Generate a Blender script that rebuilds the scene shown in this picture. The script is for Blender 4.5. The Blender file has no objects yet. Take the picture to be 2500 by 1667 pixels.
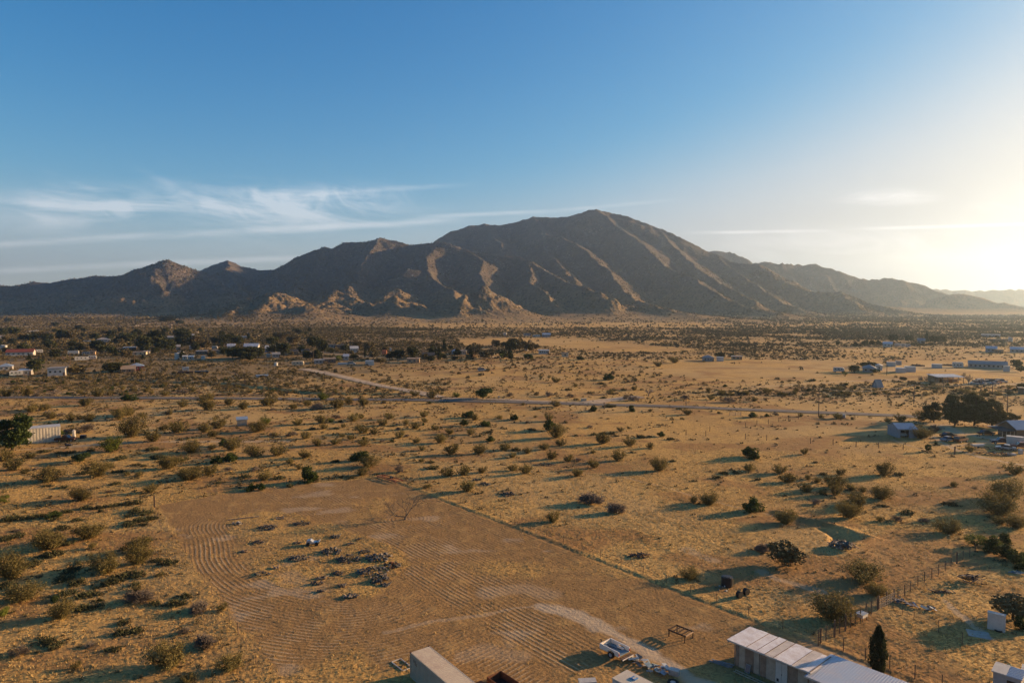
import bpy, bmesh, math, random
import numpy as np
from mathutils import Vector, Matrix
R = math.radians
random.seed(7); RNG = np.random.default_rng(7)
S = bpy.context.scene
COL = S.collection

# ------------------------------------------------------------------ camera
CAMH = 38.0; PITCH = R(3.04); FPX = 1667.0
cam = bpy.data.cameras.new('camera'); cam.lens = 24.0; cam.sensor_width = 36.0
cam.clip_start = 0.5; cam.clip_end = 40000
camo = bpy.data.objects.new('camera', cam); COL.objects.link(camo)
camo.location = (0, 0, CAMH); camo.rotation_euler = (R(90) - PITCH, 0, 0)
S.camera = camo

# ------------------------------------------------------------------ sun, sky, exposure
SUN_AZ = R(68.5); SUN_EL = R(11.3)          # azimuth measured from +Y towards +X
sun = bpy.data.lights.new('sun', 'SUN'); sun.energy = 5.0; sun.angle = R(0.6); sun.color = (1.0, 0.64, 0.32)
suno = bpy.data.objects.new('sun', sun); COL.objects.link(suno)
sdir = Vector((math.sin(SUN_AZ) * math.cos(SUN_EL), math.cos(SUN_AZ) * math.cos(SUN_EL), math.sin(SUN_EL)))
suno.rotation_euler = sdir.to_track_quat('Z', 'Y').to_euler(); suno.location = (300, 120, 200)
S.view_settings.view_transform = 'Standard'; S.view_settings.look = 'None'
S.view_settings.exposure = 1.42; S.view_settings.gamma = 1.0
S.render.engine = 'CYCLES'
S.cycles.max_bounces = 6; S.cycles.diffuse_bounces = 2; S.cycles.glossy_bounces = 2
S.cycles.transparent_max_bounces = 8; S.cycles.volume_bounces = 1; S.cycles.caustics_reflective = False
S.cycles.caustics_refractive = False; S.cycles.use_denoising = True

W = bpy.data.worlds.new('World'); S.world = W; W.use_nodes = True
nt = W.node_tree; nt.nodes.clear()
class NB:
    """small node-expression builder"""
    def __init__(s, nt): s.nt = nt
    def n(s, t, **k):
        nd = s.nt.nodes.new(t)
        for a, b in k.items(): setattr(nd, a, b)
        return nd
    def put(s, sock, v):
        if isinstance(v, bpy.types.NodeSocket): s.nt.links.new(v, sock)
        elif isinstance(v, (tuple, list)) and len(v) == 3 and sock.type == 'RGBA': sock.default_value = (*v, 1)
        else: sock.default_value = v
    def m(s, op, a, b=0.0, c=0.0, clamp=False):
        nd = s.n('ShaderNodeMath', operation=op, use_clamp=clamp)
        s.put(nd.inputs[0], a); s.put(nd.inputs[1], b); s.put(nd.inputs[2], c)
        return nd.outputs[0]
    def ss(s, v, a, b, lo=0.0, hi=1.0):
        nd = s.n('ShaderNodeMapRange', interpolation_type='SMOOTHSTEP')
        for i, q in enumerate((v, a, b, lo, hi)): s.put(nd.inputs[i], q)
        return nd.outputs[0]
    def mix(s, f, a, b, mode='MIX'):
        nd = s.n('ShaderNodeMix', data_type='RGBA', blend_type=mode)
        s.put(nd.inputs[0], f); s.put(nd.inputs[6], a); s.put(nd.inputs[7], b)
        return nd.outputs[2]
    def vec(s, x, y, z):
        nd = s.n('ShaderNodeCombineXYZ')
        for i, q in enumerate((x, y, z)): s.put(nd.inputs[i], q)
        return nd.outputs[0]
    def noise(s, v, scale, detail=2.0, rough=0.5, dist=0.0, dim='3D'):
        nd = s.n('ShaderNodeTexNoise', noise_dimensions=dim)
        if v is not None: s.put(nd.inputs['Vector'], v)
        s.put(nd.inputs['Scale'], scale); s.put(nd.inputs['Detail'], detail)
        s.put(nd.inputs['Roughness'], rough); s.put(nd.inputs['Distortion'], dist)
        return nd.outputs['Fac']
    def attr(s, name):
        return s.n('ShaderNodeAttribute', attribute_name=name).outputs['Fac']

b = NB(nt)
sky = b.n('ShaderNodeTexSky', sky_type='NISHITA', sun_disc=False, sun_elevation=SUN_EL, sun_rotation=SUN_AZ,
          altitude=900.0, air_density=1.0, dust_density=0.7, ozone_density=2.3)
tc = b.n('ShaderNodeTexCoord'); sep = b.n('ShaderNodeSeparateXYZ'); b.put(sep.inputs[0], tc.outputs['Generated'])
dx, dy, dz = sep.outputs
front = b.m('GREATER_THAN', dy, 0.05)
U = b.m('DIVIDE', dx, b.m('MAXIMUM', dy, 0.05)); V = b.m('DIVIDE', dz, b.m('MAXIMUM', dy, 0.05))
def SU(px): return (px - 1250) / 1664.0
def SV(py): return (745 - py) / 1660.0
def streak(pts, width, nscale=6.0, strength=1.0, thr=0.25):
    """a contrail or wisp following a line across the sky"""
    (x0, y0), (x1, y1) = pts
    sl = (SV(y1) - SV(y0)) / (SU(x1) - SU(x0))
    line = b.m('ADD', b.m('MULTIPLY', b.m('SUBTRACT', U, SU(x0)), sl), SV(y0))
    wob = b.m('MULTIPLY', b.m('SUBTRACT', b.noise(b.vec(U, 3.1 + y0, 0.0), 2.2, 2), 0.5), width * 1.2)
    d = b.m('ABSOLUTE', b.m('SUBTRACT', b.m('SUBTRACT', V, line), wob))
    core = b.ss(d, 0.0, width, 1.0, 0.0)
    e = 60 / 1664
    win = b.m('MULTIPLY', b.ss(U, SU(x0) - e, SU(x0) + e * 2), b.ss(U, SU(x1) - e * 2, SU(x1) + e, 1.0, 0.0))
    nz = b.ss(b.noise(b.vec(b.m('MULTIPLY', U, nscale), b.m('MULTIPLY', V, nscale * 7), y0 * 0.37), 2.0, 4, 0.6), thr, 0.75)
    return b.m('MULTIPLY', b.m('MULTIPLY', core, win), b.m('MULTIPLY', nz, strength))
def blob(cx, cy, rx, ry):
    a = b.m('DIVIDE', b.m('SUBTRACT', U, SU(cx)), rx / 1664); c = b.m('DIVIDE', b.m('SUBTRACT', V, SV(cy)), ry / 1664)
    return b.ss(b.m('SQRT', b.m('ADD', b.m('MULTIPLY', a, a), b.m('MULTIPLY', c, c))), 0.1, 1.0, 1.0, 0.0)
def addm(*a):
    r = a[0]
    for q in a[1:]: r = b.m('ADD', r, q)
    return r
warp = b.noise(b.vec(U, V, 1.0), 5.0, 3, 0.6)
cv = b.vec(b.m('ADD', b.m('MULTIPLY', U, 5.0), b.m('MULTIPLY', V, 6.0)), b.m('ADD', b.m('MULTIPLY', V, 26.0), b.m('MULTIPLY', U, 2.0)), warp)
cirr = b.ss(b.noise(cv, 1.0, 6, 0.62, 0.8), 0.36, 0.74)
cv2 = b.vec(b.m('ADD', b.m('MULTIPLY', U, 17.0), b.m('MULTIPLY', V, 8.0)), b.m('MULTIPLY', V, 20.0), warp)
puff = b.ss(b.noise(cv2, 1.1, 5, 0.6, 1.0), 0.38, 0.75)
m_cirrus = b.m('MULTIPLY', cirr, addm(b.m('MULTIPLY', blob(620, 505, 560, 85), 1.1), b.m('MULTIPLY', blob(170, 510, 330, 85), 1.05), b.m('MULTIPLY', blob(700, 560, 700, 120), 0.25)))
m_puff = b.m('MULTIPLY', puff, addm(b.m('MULTIPLY', blob(590, 500, 165, 58), 1.1), b.m('MULTIPLY', blob(850, 495, 250, 50), 0.9), b.m('MULTIPLY', blob(290, 515, 80, 35), 0.7)))
m_right = b.m('MULTIPLY', cirr, addm(b.m('MULTIPLY', blob(2150, 485, 180, 28), 1.3), b.m('MULTIPLY', blob(2100, 610, 520, 80), 0.9), b.m('MULTIPLY', blob(2430, 510, 120, 20), 0.4)))
m_lines = addm(streak([(-150, 606), (1130, 540)], 0.0085, 5, 0.75, 0.1), streak([(1020, 532), (1360, 518)], 0.005, 5, 0.7, 0.1),
               streak([(1340, 520), (1630, 494)], 0.0045, 6, 0.65, 0.15), streak([(-150, 665), (800, 628)], 0.0075, 4, 0.8, 0.1),
               streak([(1690, 570), (2010, 566)], 0.0036, 5, 1.3, 0.0), streak([(2090, 561), (2700, 543)], 0.0038, 5, 1.6, 0.0),
               streak([(720, 478), (1130, 455)], 0.006, 6, 0.45, 0.2), streak([(-50, 485), (260, 520)], 0.009, 5, 0.7, 0.2),
               streak([(120, 420), (330, 500)], 0.008, 5, 0.3, 0.3), streak([(360, 425), (560, 520)], 0.01, 6, 0.4, 0.25))
mask = b.m('MULTIPLY', front, b.m('MULTIPLY', b.m('MINIMUM', addm(m_cirrus, m_puff, m_right, m_lines), 1.0), 1.0))
final = b.mix(1.0, sky.outputs[0], (0.98, 0.96, 1.02), 'MULTIPLY')
lb = b.n('ShaderNodeRGBToBW'); b.put(lb.inputs[0], final); hs = b.n('ShaderNodeHueSaturation'); b.put(hs.inputs['Color'], final)
b.put(hs.inputs['Saturation'], b.ss(lb.outputs[0], 2.3, 5.2, 1.34, 0.08))   # clear blue away from the sun, milky near it
b.put(hs.inputs['Value'], b.ss(lb.outputs[0], 2.2, 5.2, 1.30, 0.74))
sc_ = b.n('ShaderNodeSeparateColor'); b.put(sc_.inputs[0], hs.outputs[0]); cm = b.n('ShaderNodeCombineColor')
for i, mx_ in enumerate((5.2, 5.2, 5.35)):       # the sky near the sun saturates softly, as in haze
    q = sc_.outputs[i]; b.put(cm.inputs[i], b.m('DIVIDE', q, b.m('POWER', b.m('ADD', 1.0, b.m('POWER', b.m('DIVIDE', q, mx_), 2.4)), 1 / 2.4)))
cl = b.mix(1.0, b.mix(1.0, cm.outputs[0], (0.55, 0.55, 0.55), 'MULTIPLY'), (3.3, 3.2, 3.2), 'ADD')
bg = b.n('ShaderNodeBackground'); b.put(bg.inputs[0], b.mix(mask, cm.outputs[0], cl)); bg.inputs[1].default_value = 0.06
wo = b.n('ShaderNodeOutputWorld'); nt.links.new(bg.outputs[0], wo.inputs[0])

# ------------------------------------------------------------------ pixel <-> ground helpers (2500 px wide photo)
SP, CP = math.sin(PITCH), math.cos(PITCH)
def ray(px, py):
    u = px - 1250.0; v = py - 833.5
    return u, FPX * CP - v * SP, -(v * CP + FPX * SP)     # x, y(forward), z
def G(px, py, z=0.0):
    x, y, zz = ray(px, py); t = (z - CAMH) / zz
    return (x * t, y * t)
def AT(px, py, Y):
    x, y, zz = ray(px, py); t = Y / y
    return (x * t, Y, CAMH + zz * t)
def P(x, y, z=0.0):
    """world point -> photo pixel"""
    c = y * CP - (z - CAMH) * SP; d = y * SP + (z - CAMH) * CP
    return 1250 + FPX * x / c, 833.5 - FPX * d / c

# ------------------------------------------------------------------ numpy noise
def _h(x, y, s):
    n = (x * 374761393 + y * 668265263 + s * 974634777) & 0xffffffff
    n = ((n ^ (n >> 13)) * 1274126177) & 0xffffffff
    n = n ^ (n >> 16)
    return (n & 0xffff) / 32767.5 - 1.0
def vn(x, y, s=0):
    xi = np.floor(x).astype(np.int64); yi = np.floor(y).astype(np.int64)
    fx = x - xi; fy = y - yi
    fx = fx * fx * fx * (fx * (fx * 6 - 15) + 10); fy = fy * fy * fy * (fy * (fy * 6 - 15) + 10)
    a = _h(xi, yi, s); b_ = _h(xi + 1, yi, s); c = _h(xi, yi + 1, s); d = _h(xi + 1, yi + 1, s)
    return (a + (b_ - a) * fx) * (1 - fy) + (c + (d - c) * fx) * fy
def fbm(x, y, o=4, s=0, g=0.5):
    r = 0; a = 1; t = 0
    for i in range(o):
        r = r + a * vn(x, y, s + i * 17); t += a; a *= g; x = x * 2.03 + 3.7; y = y * 2.03 - 1.9
    return r / t
def sst(v, a, c):
    t = np.clip((v - a) / (c - a), 0, 1); return t * t * (3 - 2 * t)
def segdist(x, y, pts, closed=False):
    """distance to a polyline and the running length along it"""
    best = np.full(x.shape, 1e9); run = np.zeros(x.shape); acc = 0
    pp = list(pts) + ([pts[0]] if closed else [])
    for (x0, y0), (x1, y1) in zip(pp[:-1], pp[1:]):
        ex, ey = x1 - x0, y1 - y0; L = math.hypot(ex, ey)
        t = np.clip(((x - x0) * ex + (y - y0) * ey) / (L * L), 0, 1)
        d = np.hypot(x - x0 - t * ex, y - y0 - t * ey)
        k = d < best; best = np.where(k, d, best); run = np.where(k, acc + t * L, run); acc += L
    return best, run
def inpoly(x, y, pts):
    r = np.zeros(x.shape, bool); n = len(pts)
    for i in range(n):
        x0, y0 = pts[i]; x1, y1 = pts[(i + 1) % n]
        c = ((y0 > y) != (y1 > y)) & (x < (x1 - x0) * (y - y0) / ((y1 - y0) or 1e-9) + x0)
        r ^= c
    return r
def GP(l): return [G(*q) for q in l]

WASH = GP([(300, 926), (381, 931), (450, 934), (540, 937), (640, 949), (760, 960), (880, 962), (950, 963)])
EDGE = GP([(935, 1165), (2165, 1637)])
FIELD = GP([(382, 1232), (650, 1188), (935, 1165), (2165, 1637), (2500, 1900), (700, 1900), (690, 1667), (560, 1510), (470, 1380)])
def chaikin(p, n=2):
    for _ in range(n): p = [q for i in range(len(p)) for q in (((p[i][0] * 3 + p[(i + 1) % len(p)][0]) / 4, (p[i][1] * 3 + p[(i + 1) % len(p)][1]) / 4), ((p[i][0] + p[(i + 1) % len(p)][0] * 3) / 4, (p[i][1] + p[(i + 1) % len(p)][1] * 3) / 4))]
    return p
ISLE = chaikin(GP([(550, 1268), (640, 1248), (740, 1262), (830, 1292), (925, 1316), (995, 1362), (990, 1405), (900, 1458), (840, 1462), (740, 1440), (650, 1415), (590, 1375), (575, 1320)]))
BERM = GP([(1900, 1252), (1960, 1268), (2060, 1292), (2135, 1318), (2090, 1333), (2040, 1343)])
PIT = GP([(1985, 1284), (2060, 1302), (2122, 1318), (2080, 1331), (2035, 1336)])
def hz(x, y):
    """ground height (smooth part)"""
    x = np.asarray(x, float); y = np.asarray(y, float); r = np.hypot(x, y)
    h = 0.35 * fbm(x / 60, y / 60, 3, 5) * (1 - sst(r, 900, 1600))
    h = h + 1.6 * fbm(x / 420, y / 420, 3, 9) * sst(r, 250, 700) * (1 - sst(r, 2500, 4000))
    if r.size < 50 or True:
        d, _ = segdist(x, y, WASH); h = h - 1.1 * (1 - sst(d + 1.5 * vn(x / 5, y / 5, 3), 1.0, 5.0)) * (d < 20)
        d, _ = segdist(x, y, BERM); h = h + 0.45 * np.exp(-(d / 1.1) ** 2)
        d, _ = segdist(x, y, PIT, True); ins = inpoly(x, y, PIT); h = h - np.where(ins, 0.75 * sst(d + 0.5 * vn(x, y, 8), 0, 2.4), 0)
    return h
def Z(x, y): return float(hz(np.array([x]), np.array([y]))[0])
def GZ(px, py):
    x, y = G(px, py); z = Z(x, y)
    for _ in range(2): x, y = G(px, py, z); z = Z(x, y)
    return x, y, z

# ------------------------------------------------------------------ scene-object helpers
def tag(o, label=None, cat=None, group=None, kind=None):
    if label: o['label'] = label
    if cat: o['category'] = cat
    if group: o['group'] = group
    if kind: o['kind'] = kind
    return o
def mesh_np(name, v, f, mat=None, smooth=False):
    v = np.asarray(v, np.float32); f = np.asarray(f, np.int32); k = f.shape[1]
    me = bpy.data.meshes.new(name)
    me.vertices.add(len(v)); me.vertices.foreach_set('co', v.ravel())
    me.loops.add(f.size); me.loops.foreach_set('vertex_index', f.ravel())
    me.polygons.add(len(f)); me.polygons.foreach_set('loop_start', np.arange(0, f.size, k, dtype=np.int32))
    try: me.polygons.foreach_set('loop_total', np.full(len(f), k, np.int32))
    except Exception: pass
    if mat is not None:
        for q in (mat if isinstance(mat, (list, tuple)) else [mat]): me.materials.append(q)
    if smooth: me.polygons.foreach_set('use_smooth', np.ones(len(f), bool))
    me.update(calc_edges=True)
    return me
def link(name, me, parent=None, loc=None, rz=0.0):
    o = bpy.data.objects.new(name, me); COL.objects.link(o)
    if parent: o.parent = parent
    if loc is not None: o.location = loc
    if rz: o.rotation_euler = (0, 0, rz)
    return o
def empty(name, loc, rz=0.0):
    o = link(name, None, None, loc, rz); o.empty_display_size = 0.3; return o

# ------------------------------------------------------------------ materials
MATS = {}
def newmat(name):
    m = bpy.data.materials.new(name); m.use_nodes = True; m.node_tree.nodes.clear(); MATS[name] = m
    return m, NB(m.node_tree)
def out(b, col, rough=0.8, metal=0.0, bump=None, spec=0.3, sub=None, trans=0.0):
    p = b.n('ShaderNodeBsdfPrincipled'); b.put(p.inputs['Base Color'], col); b.put(p.inputs['Roughness'], rough)
    b.put(p.inputs['Metallic'], metal); p.inputs['Specular IOR Level'].default_value = spec
    if bump is not None:
        h, st, dist = bump
        bp = b.n('ShaderNodeBump'); bp.inputs['Strength'].default_value = st; bp.inputs['Distance'].default_value = dist
        b.put(bp.inputs['Height'], h); b.nt.links.new(bp.outputs[0], p.inputs['Normal'])
    o = b.n('ShaderNodeOutputMaterial'); sh = p.outputs[0]
    if trans:
        t = b.n('ShaderNodeBsdfTranslucent'); b.put(t.inputs[0], col)
        mx = b.n('ShaderNodeMixShader'); mx.inputs[0].default_value = trans
        b.nt.links.new(sh, mx.inputs[1]); b.nt.links.new(t.outputs[0], mx.inputs[2]); sh = mx.outputs[0]
    b.nt.links.new(sh, o.inputs['Surface'])
def pos(b): return b.n('ShaderNodeNewGeometry').outputs['Position']
def simple(name, c, rough=0.7, metal=0.0, var=0.25, scale=1.5, c2=None, bump=0.0, spec=0.3):
    """procedural paint / metal / wood with dirt-like variation"""
    m, b = newmat(name); tc = b.n('ShaderNodeTexCoord').outputs['Object']
    n1 = b.noise(tc, scale, 5, 0.6); n2 = b.noise(tc, scale * 7, 3, 0.6)
    f = b.ss(b.m('ADD', b.m('MULTIPLY', n1, 0.65), b.m('MULTIPLY', n2, 0.35)), 0.38, 0.64)
    c2 = c2 or tuple(q * (1 - var) for q in c)
    out(b, b.mix(f, c, c2), rough, metal, (n2, bump, 0.05) if bump else None, spec)
    return m
def leafmat(name, c1, c2, trans=0.25):
    m, b = newmat(name); ps = pos(b)
    f = b.ss(b.noise(ps, 1.3, 2), 0.35, 0.65); g = b.ss(b.noise(ps, 9.0, 2), 0.3, 0.7)
    oi = b.n('ShaderNodeObjectInfo').outputs['Random']
    c = b.mix(b.m('ADD', b.m('MULTIPLY', f, 0.5), b.m('MULTIPLY', g, 0.5)), c1, c2)
    k = b.m('ADD', b.m('MULTIPLY', oi, 0.5), 0.75)
    cc = b.mix(1.0, c, b.vec(k, k, b.m('MULTIPLY', k, 0.95)), 'MULTIPLY')
    out(b, cc, 0.85, 0, None, 0.15, trans=trans); return m

# --- ground
m, b = newmat('ground_mat')
ps = pos(b)
plough, furrow, pale, dirt, scrub = (b.attr(k) for k in ('plough', 'furrow', 'pale', 'dirt', 'scrub'))
sx = b.n('ShaderNodeSeparateXYZ'); b.put(sx.inputs[0], ps)
tuftv = b.vec(b.m('MULTIPLY', sx.outputs[0], 1.0), b.m('MULTIPLY', sx.outputs[1], 1.35), 0.0)
t1 = b.noise(tuftv, 2.6, 4, 0.65); t2 = b.noise(ps, 0.33, 4, 0.6); t3 = b.noise(ps, 0.035, 4, 0.55); t4 = b.noise(ps, 0.011, 3, 0.6)
grass = b.mix(b.ss(t1, 0.40, 0.58), (0.21, 0.122, 0.040), (0.64, 0.395, 0.125))
grass = b.mix(b.ss(t2, 0.40, 0.68), grass, (0.47, 0.28, 0.085))
t5 = b.noise(b.vec(b.m('MULTIPLY', sx.outputs[0], 0.5), b.m('MULTIPLY', sx.outputs[1], 1.2), 3.0), 1.1, 5, 0.7)
grass = b.mix(b.ss(t5, 0.50, 0.66, 0.0, 0.75), grass, (0.20, 0.118, 0.045))
grass = b.mix(b.m('MULTIPLY', b.ss(t3, 0.46, 0.62), 0.65), grass, (0.30, 0.185, 0.075))
grass = b.mix(b.m('MULTIPLY', b.ss(t4, 0.45, 0.60), 0.55), grass, (0.45, 0.30, 0.125))
dirtc = b.mix(b.ss(t1, 0.35, 0.65), (0.30, 0.155, 0.058), (0.22, 0.115, 0.045))
c = b.mix(b.m('MULTIPLY', dirt, b.ss(t2, 0.25, 0.6, 0.5, 1.0)), grass, dirtc)
scrubc = b.mix(b.ss(t2, 0.4, 0.6), (0.13, 0.095, 0.045), (0.22, 0.15, 0.07))
c = b.mix(b.m('MULTIPLY', scrub, b.ss(t3, 0.3, 0.6, 0.55, 1.0)), c, scrubc)
pl = b.mix(b.ss(t1, 0.36, 0.64), (0.205, 0.118, 0.046), (0.32, 0.19, 0.075))
pl = b.mix(b.ss(t2, 0.5, 0.72), pl, (0.38, 0.23, 0.085))
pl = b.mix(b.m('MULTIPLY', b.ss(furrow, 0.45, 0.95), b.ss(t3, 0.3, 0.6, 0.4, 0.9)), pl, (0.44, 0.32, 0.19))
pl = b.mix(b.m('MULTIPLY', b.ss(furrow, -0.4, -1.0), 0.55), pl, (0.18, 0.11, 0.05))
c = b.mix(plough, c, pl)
c = b.mix(b.m('MULTIPLY', pale, b.ss(t1, 0.2, 0.5, 0.6, 1.0)), c, b.mix(t2, (0.48, 0.37, 0.245), (0.40, 0.295, 0.185)))
hh = b.m('ADD', b.m('MULTIPLY', t1, 0.12), b.m('MULTIPLY', t2, 0.25))
out(b, c, 0.95, 0, (hh, 0.8, 0.9), 0.1)

# --- mountains
m, b = newmat('mountain_mat'); ps = pos(b)
n1 = b.noise(ps, 0.006, 4, 0.6); n2 = b.noise(ps, 0.05, 4, 0.6); n3 = b.noise(ps, 0.16, 3, 0.7)
rock = b.mix(b.ss(n1, 0.38, 0.62), (0.105, 0.082, 0.062), (0.078, 0.066, 0.056))
rock = b.mix(b.ss(n2, 0.42, 0.68), rock, (0.125, 0.097, 0.072))
vor = b.n('ShaderNodeTexVoronoi', feature='F1'); b.put(vor.inputs['Vector'], ps); vor.inputs['Scale'].default_value = 0.10
bush = b.m('MULTIPLY', b.ss(vor.outputs['Distance'], 0.28, 0.5, 1.0, 0.0), b.ss(b.noise(ps, 0.012, 3), 0.25, 0.6, 0.35, 1.0))
c = b.mix(b.m('MULTIPLY', bush, 0.8), rock, (0.045, 0.048, 0.026))
vor2 = b.n('ShaderNodeTexVoronoi', feature='F1'); b.put(vor2.inputs['Vector'], ps); vor2.inputs['Scale'].default_value = 0.075
boul = b.m('MULTIPLY', b.ss(vor2.outputs['Distance'], 0.16, 0.30, 1.0, 0.0), b.ss(b.noise(ps, 0.009, 4, 0.65), 0.46, 0.62))
c = b.mix(b.m('MULTIPLY', boul, 0.8), c, (0.25, 0.21, 0.17))
sz_ = b.n('ShaderNodeSeparateXYZ'); b.put(sz_.inputs[0], ps)
c = b.mix(b.m('MULTIPLY', b.ss(b.m('ADD', sz_.outputs[2], b.m('MULTIPLY', n2, 10.0)), 4.0, 26.0, 1.0, 0.0), 0.85), b.mix(b.ss(b.m('ADD', sz_.outputs[2], b.m('MULTIPLY', b.m('SUBTRACT', n1, 0.5), 120.0)), 40.0, 110.0, 0.75, 0.0), c, b.mix(b.m('MULTIPLY', bush, 0.8), (0.21, 0.145, 0.078), (0.06, 0.058, 0.03))), b.mix(b.ss(n2, 0.4, 0.65), (0.36, 0.24, 0.11), (0.25, 0.17, 0.085)))
out(b, c, 0.95, 0, (b.m('ADD', b.m('MULTIPLY', n3, 0.6), b.m('ADD', n2, b.m('MULTIPLY', bush, 0.25))), 0.75, 6.0), 0.05)

m, b = newmat('asphalt_mat'); ps = pos(b)
out(b, b.mix(b.ss(b.noise(ps, 0.4, 5, 0.7), 0.35, 0.65), (0.115, 0.100, 0.085), (0.155, 0.132, 0.110)), 0.9, 0, None, 0.2)
m, b = newmat('dirt_road_mat'); ps = pos(b)
out(b, b.mix(b.ss(b.noise(ps, 0.35, 5, 0.7), 0.35, 0.65), (0.46, 0.36, 0.25), (0.34, 0.25, 0.165)), 0.95, 0, (b.noise(ps, 1.5, 4), 0.5, 0.3), 0.1)
# ================================================================== GROUND
def polar(r_list, az0, az1, n):
    a = np.linspace(R(az0), R(az1), n); rr, aa = np.meshgrid(np.asarray(r_list), a, indexing='ij')
    return rr * np.sin(aa), rr * np.cos(aa)
def gridfaces(nr, nc):
    i = np.arange(nr - 1)[:, None] * nc + np.arange(nc - 1)[None, :]
    return np.stack([i, i + 1, i + nc + 1, i + nc], -1).reshape(-1, 4)[:, ::-1]
def lograd(a, c, s):
    n = int(math.log(c / a) / s) + 1
    return list(a * np.exp(np.linspace(0, math.log(c / a), n + 1)))
EX, EY = EDGE[1][0] - EDGE[0][0], EDGE[1][1] - EDGE[0][1]; EL = math.hypot(EX, EY)
def edge_s(x, y):   # perpendicular distance from the field's right edge, positive inside the field
    return ((x - EDGE[0][0]) * EY - (y - EDGE[0][1]) * EX) / EL * (-1)
_t = edge_s(*G(700, 1400))
if _t < 0:
    _e0 = edge_s
    def edge_s(x, y, f=_e0): return -f(x, y)
C_EDGE = float(edge_s(*G(985, 1385)))
TRUNK = G(989, 1268)
def furrow_phase(x, y):
    di, _ = segdist(x, y, ISLE, True); di = np.where(inpoly(x, y, ISLE), -di, di)
    dt = np.hypot(x - TRUNK[0], (y - TRUNK[1])) - 1.5
    k = 4.0
    di = -np.log(np.exp(-np.clip(di, -20, 60) / k) + np.exp(-np.clip(dt, -3, 60) / k)) * k
    dl = C_EDGE + 11.0 - edge_s(x, y)
    ph = np.where(edge_s(x, y) < C_EDGE + 3, dl, di); ph = np.where(dt < 3.0, dt, ph)
    ph = ph + 0.35 * fbm(x / 9, y / 9, 2, 31)
    return ph
TRACKS = [  # (pixel polyline, half width m, strength) bare pale wheel tracks and paths on the ground
    ([(1320, 1478), (1410, 1500), (1500, 1545), (1600, 1600), (1700, 1660), (1800, 1730)], 1.15, 1.0),
    ([(940, 1545), (1060, 1515), (1180, 1500), (1260, 1482), (1330, 1476)], 0.4, 0.4),
    ([(1200, 1445), (1290, 1435), (1340, 1450)], 1.8, 0.35),
    ([(1140, 1600), (1190, 1585), (1260, 1600)], 1.2, 0.3),
    ([(2275, 1066), (2318, 1090), (2345, 1103), (2400, 1119), (2500, 1137), (2600, 1150)], 0.8, 0.8),
    ([(2318, 1090), (2365, 1088), (2420, 1080), (2470, 1095)], 1.8, 0.5),
    ([(2300, 1040), (2345, 1058), (2390, 1064), (2440, 1070)], 3.2, 0.75),
    ([(2180, 1075), (2230, 1092), (2262, 1100)], 0.5, 0.4),
    ([(1860, 1398), (1900, 1415), (1960, 1432), (2010, 1446)], 0.9, 0.45),
    ([(1680, 1345), (1740, 1368)], 1.2, 0.4),
    ([(2310, 1470), (2340, 1500), (2370, 1525), (2420, 1560)], 0.5, 0.7),
    ([(2070, 930), (2190, 925), (2243, 933), (2330, 937), (2420, 942), (2500, 935)], 2.0, 0.55),
    ([(1840, 945), (1950, 938), (2070, 930)], 1.6, 0.4),
    ([(40, 1100), (130, 1095), (260, 1085), (400, 1080), (700, 1078)], 1.3, 0.55),
    ([(1490, 1158), (1640, 1195), (1700, 1215), (1790, 1238), (1900, 1262)], 0.3, 0.4),
    ([(2180, 905), (2260, 893), (2330, 900), (2480, 905)], 8.0, 0.35),
    ([(760, 860), (900, 872), (1000, 880)], 5.0, 0.35),
    ([(540, 822), (620, 822)], 8.0, 0.3),
    ([(1206, 872), (1290, 872)], 2.5, 0.6),
]
TR = [(GP(a), w, s) for a, w, s in TRACKS]
OPEN_FIELD = GP([(1120, 828), (1260, 823), (1380, 824), (1700, 853), (1640, 861), (1500, 860), (1330, 846), (1130, 843)])
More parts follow.
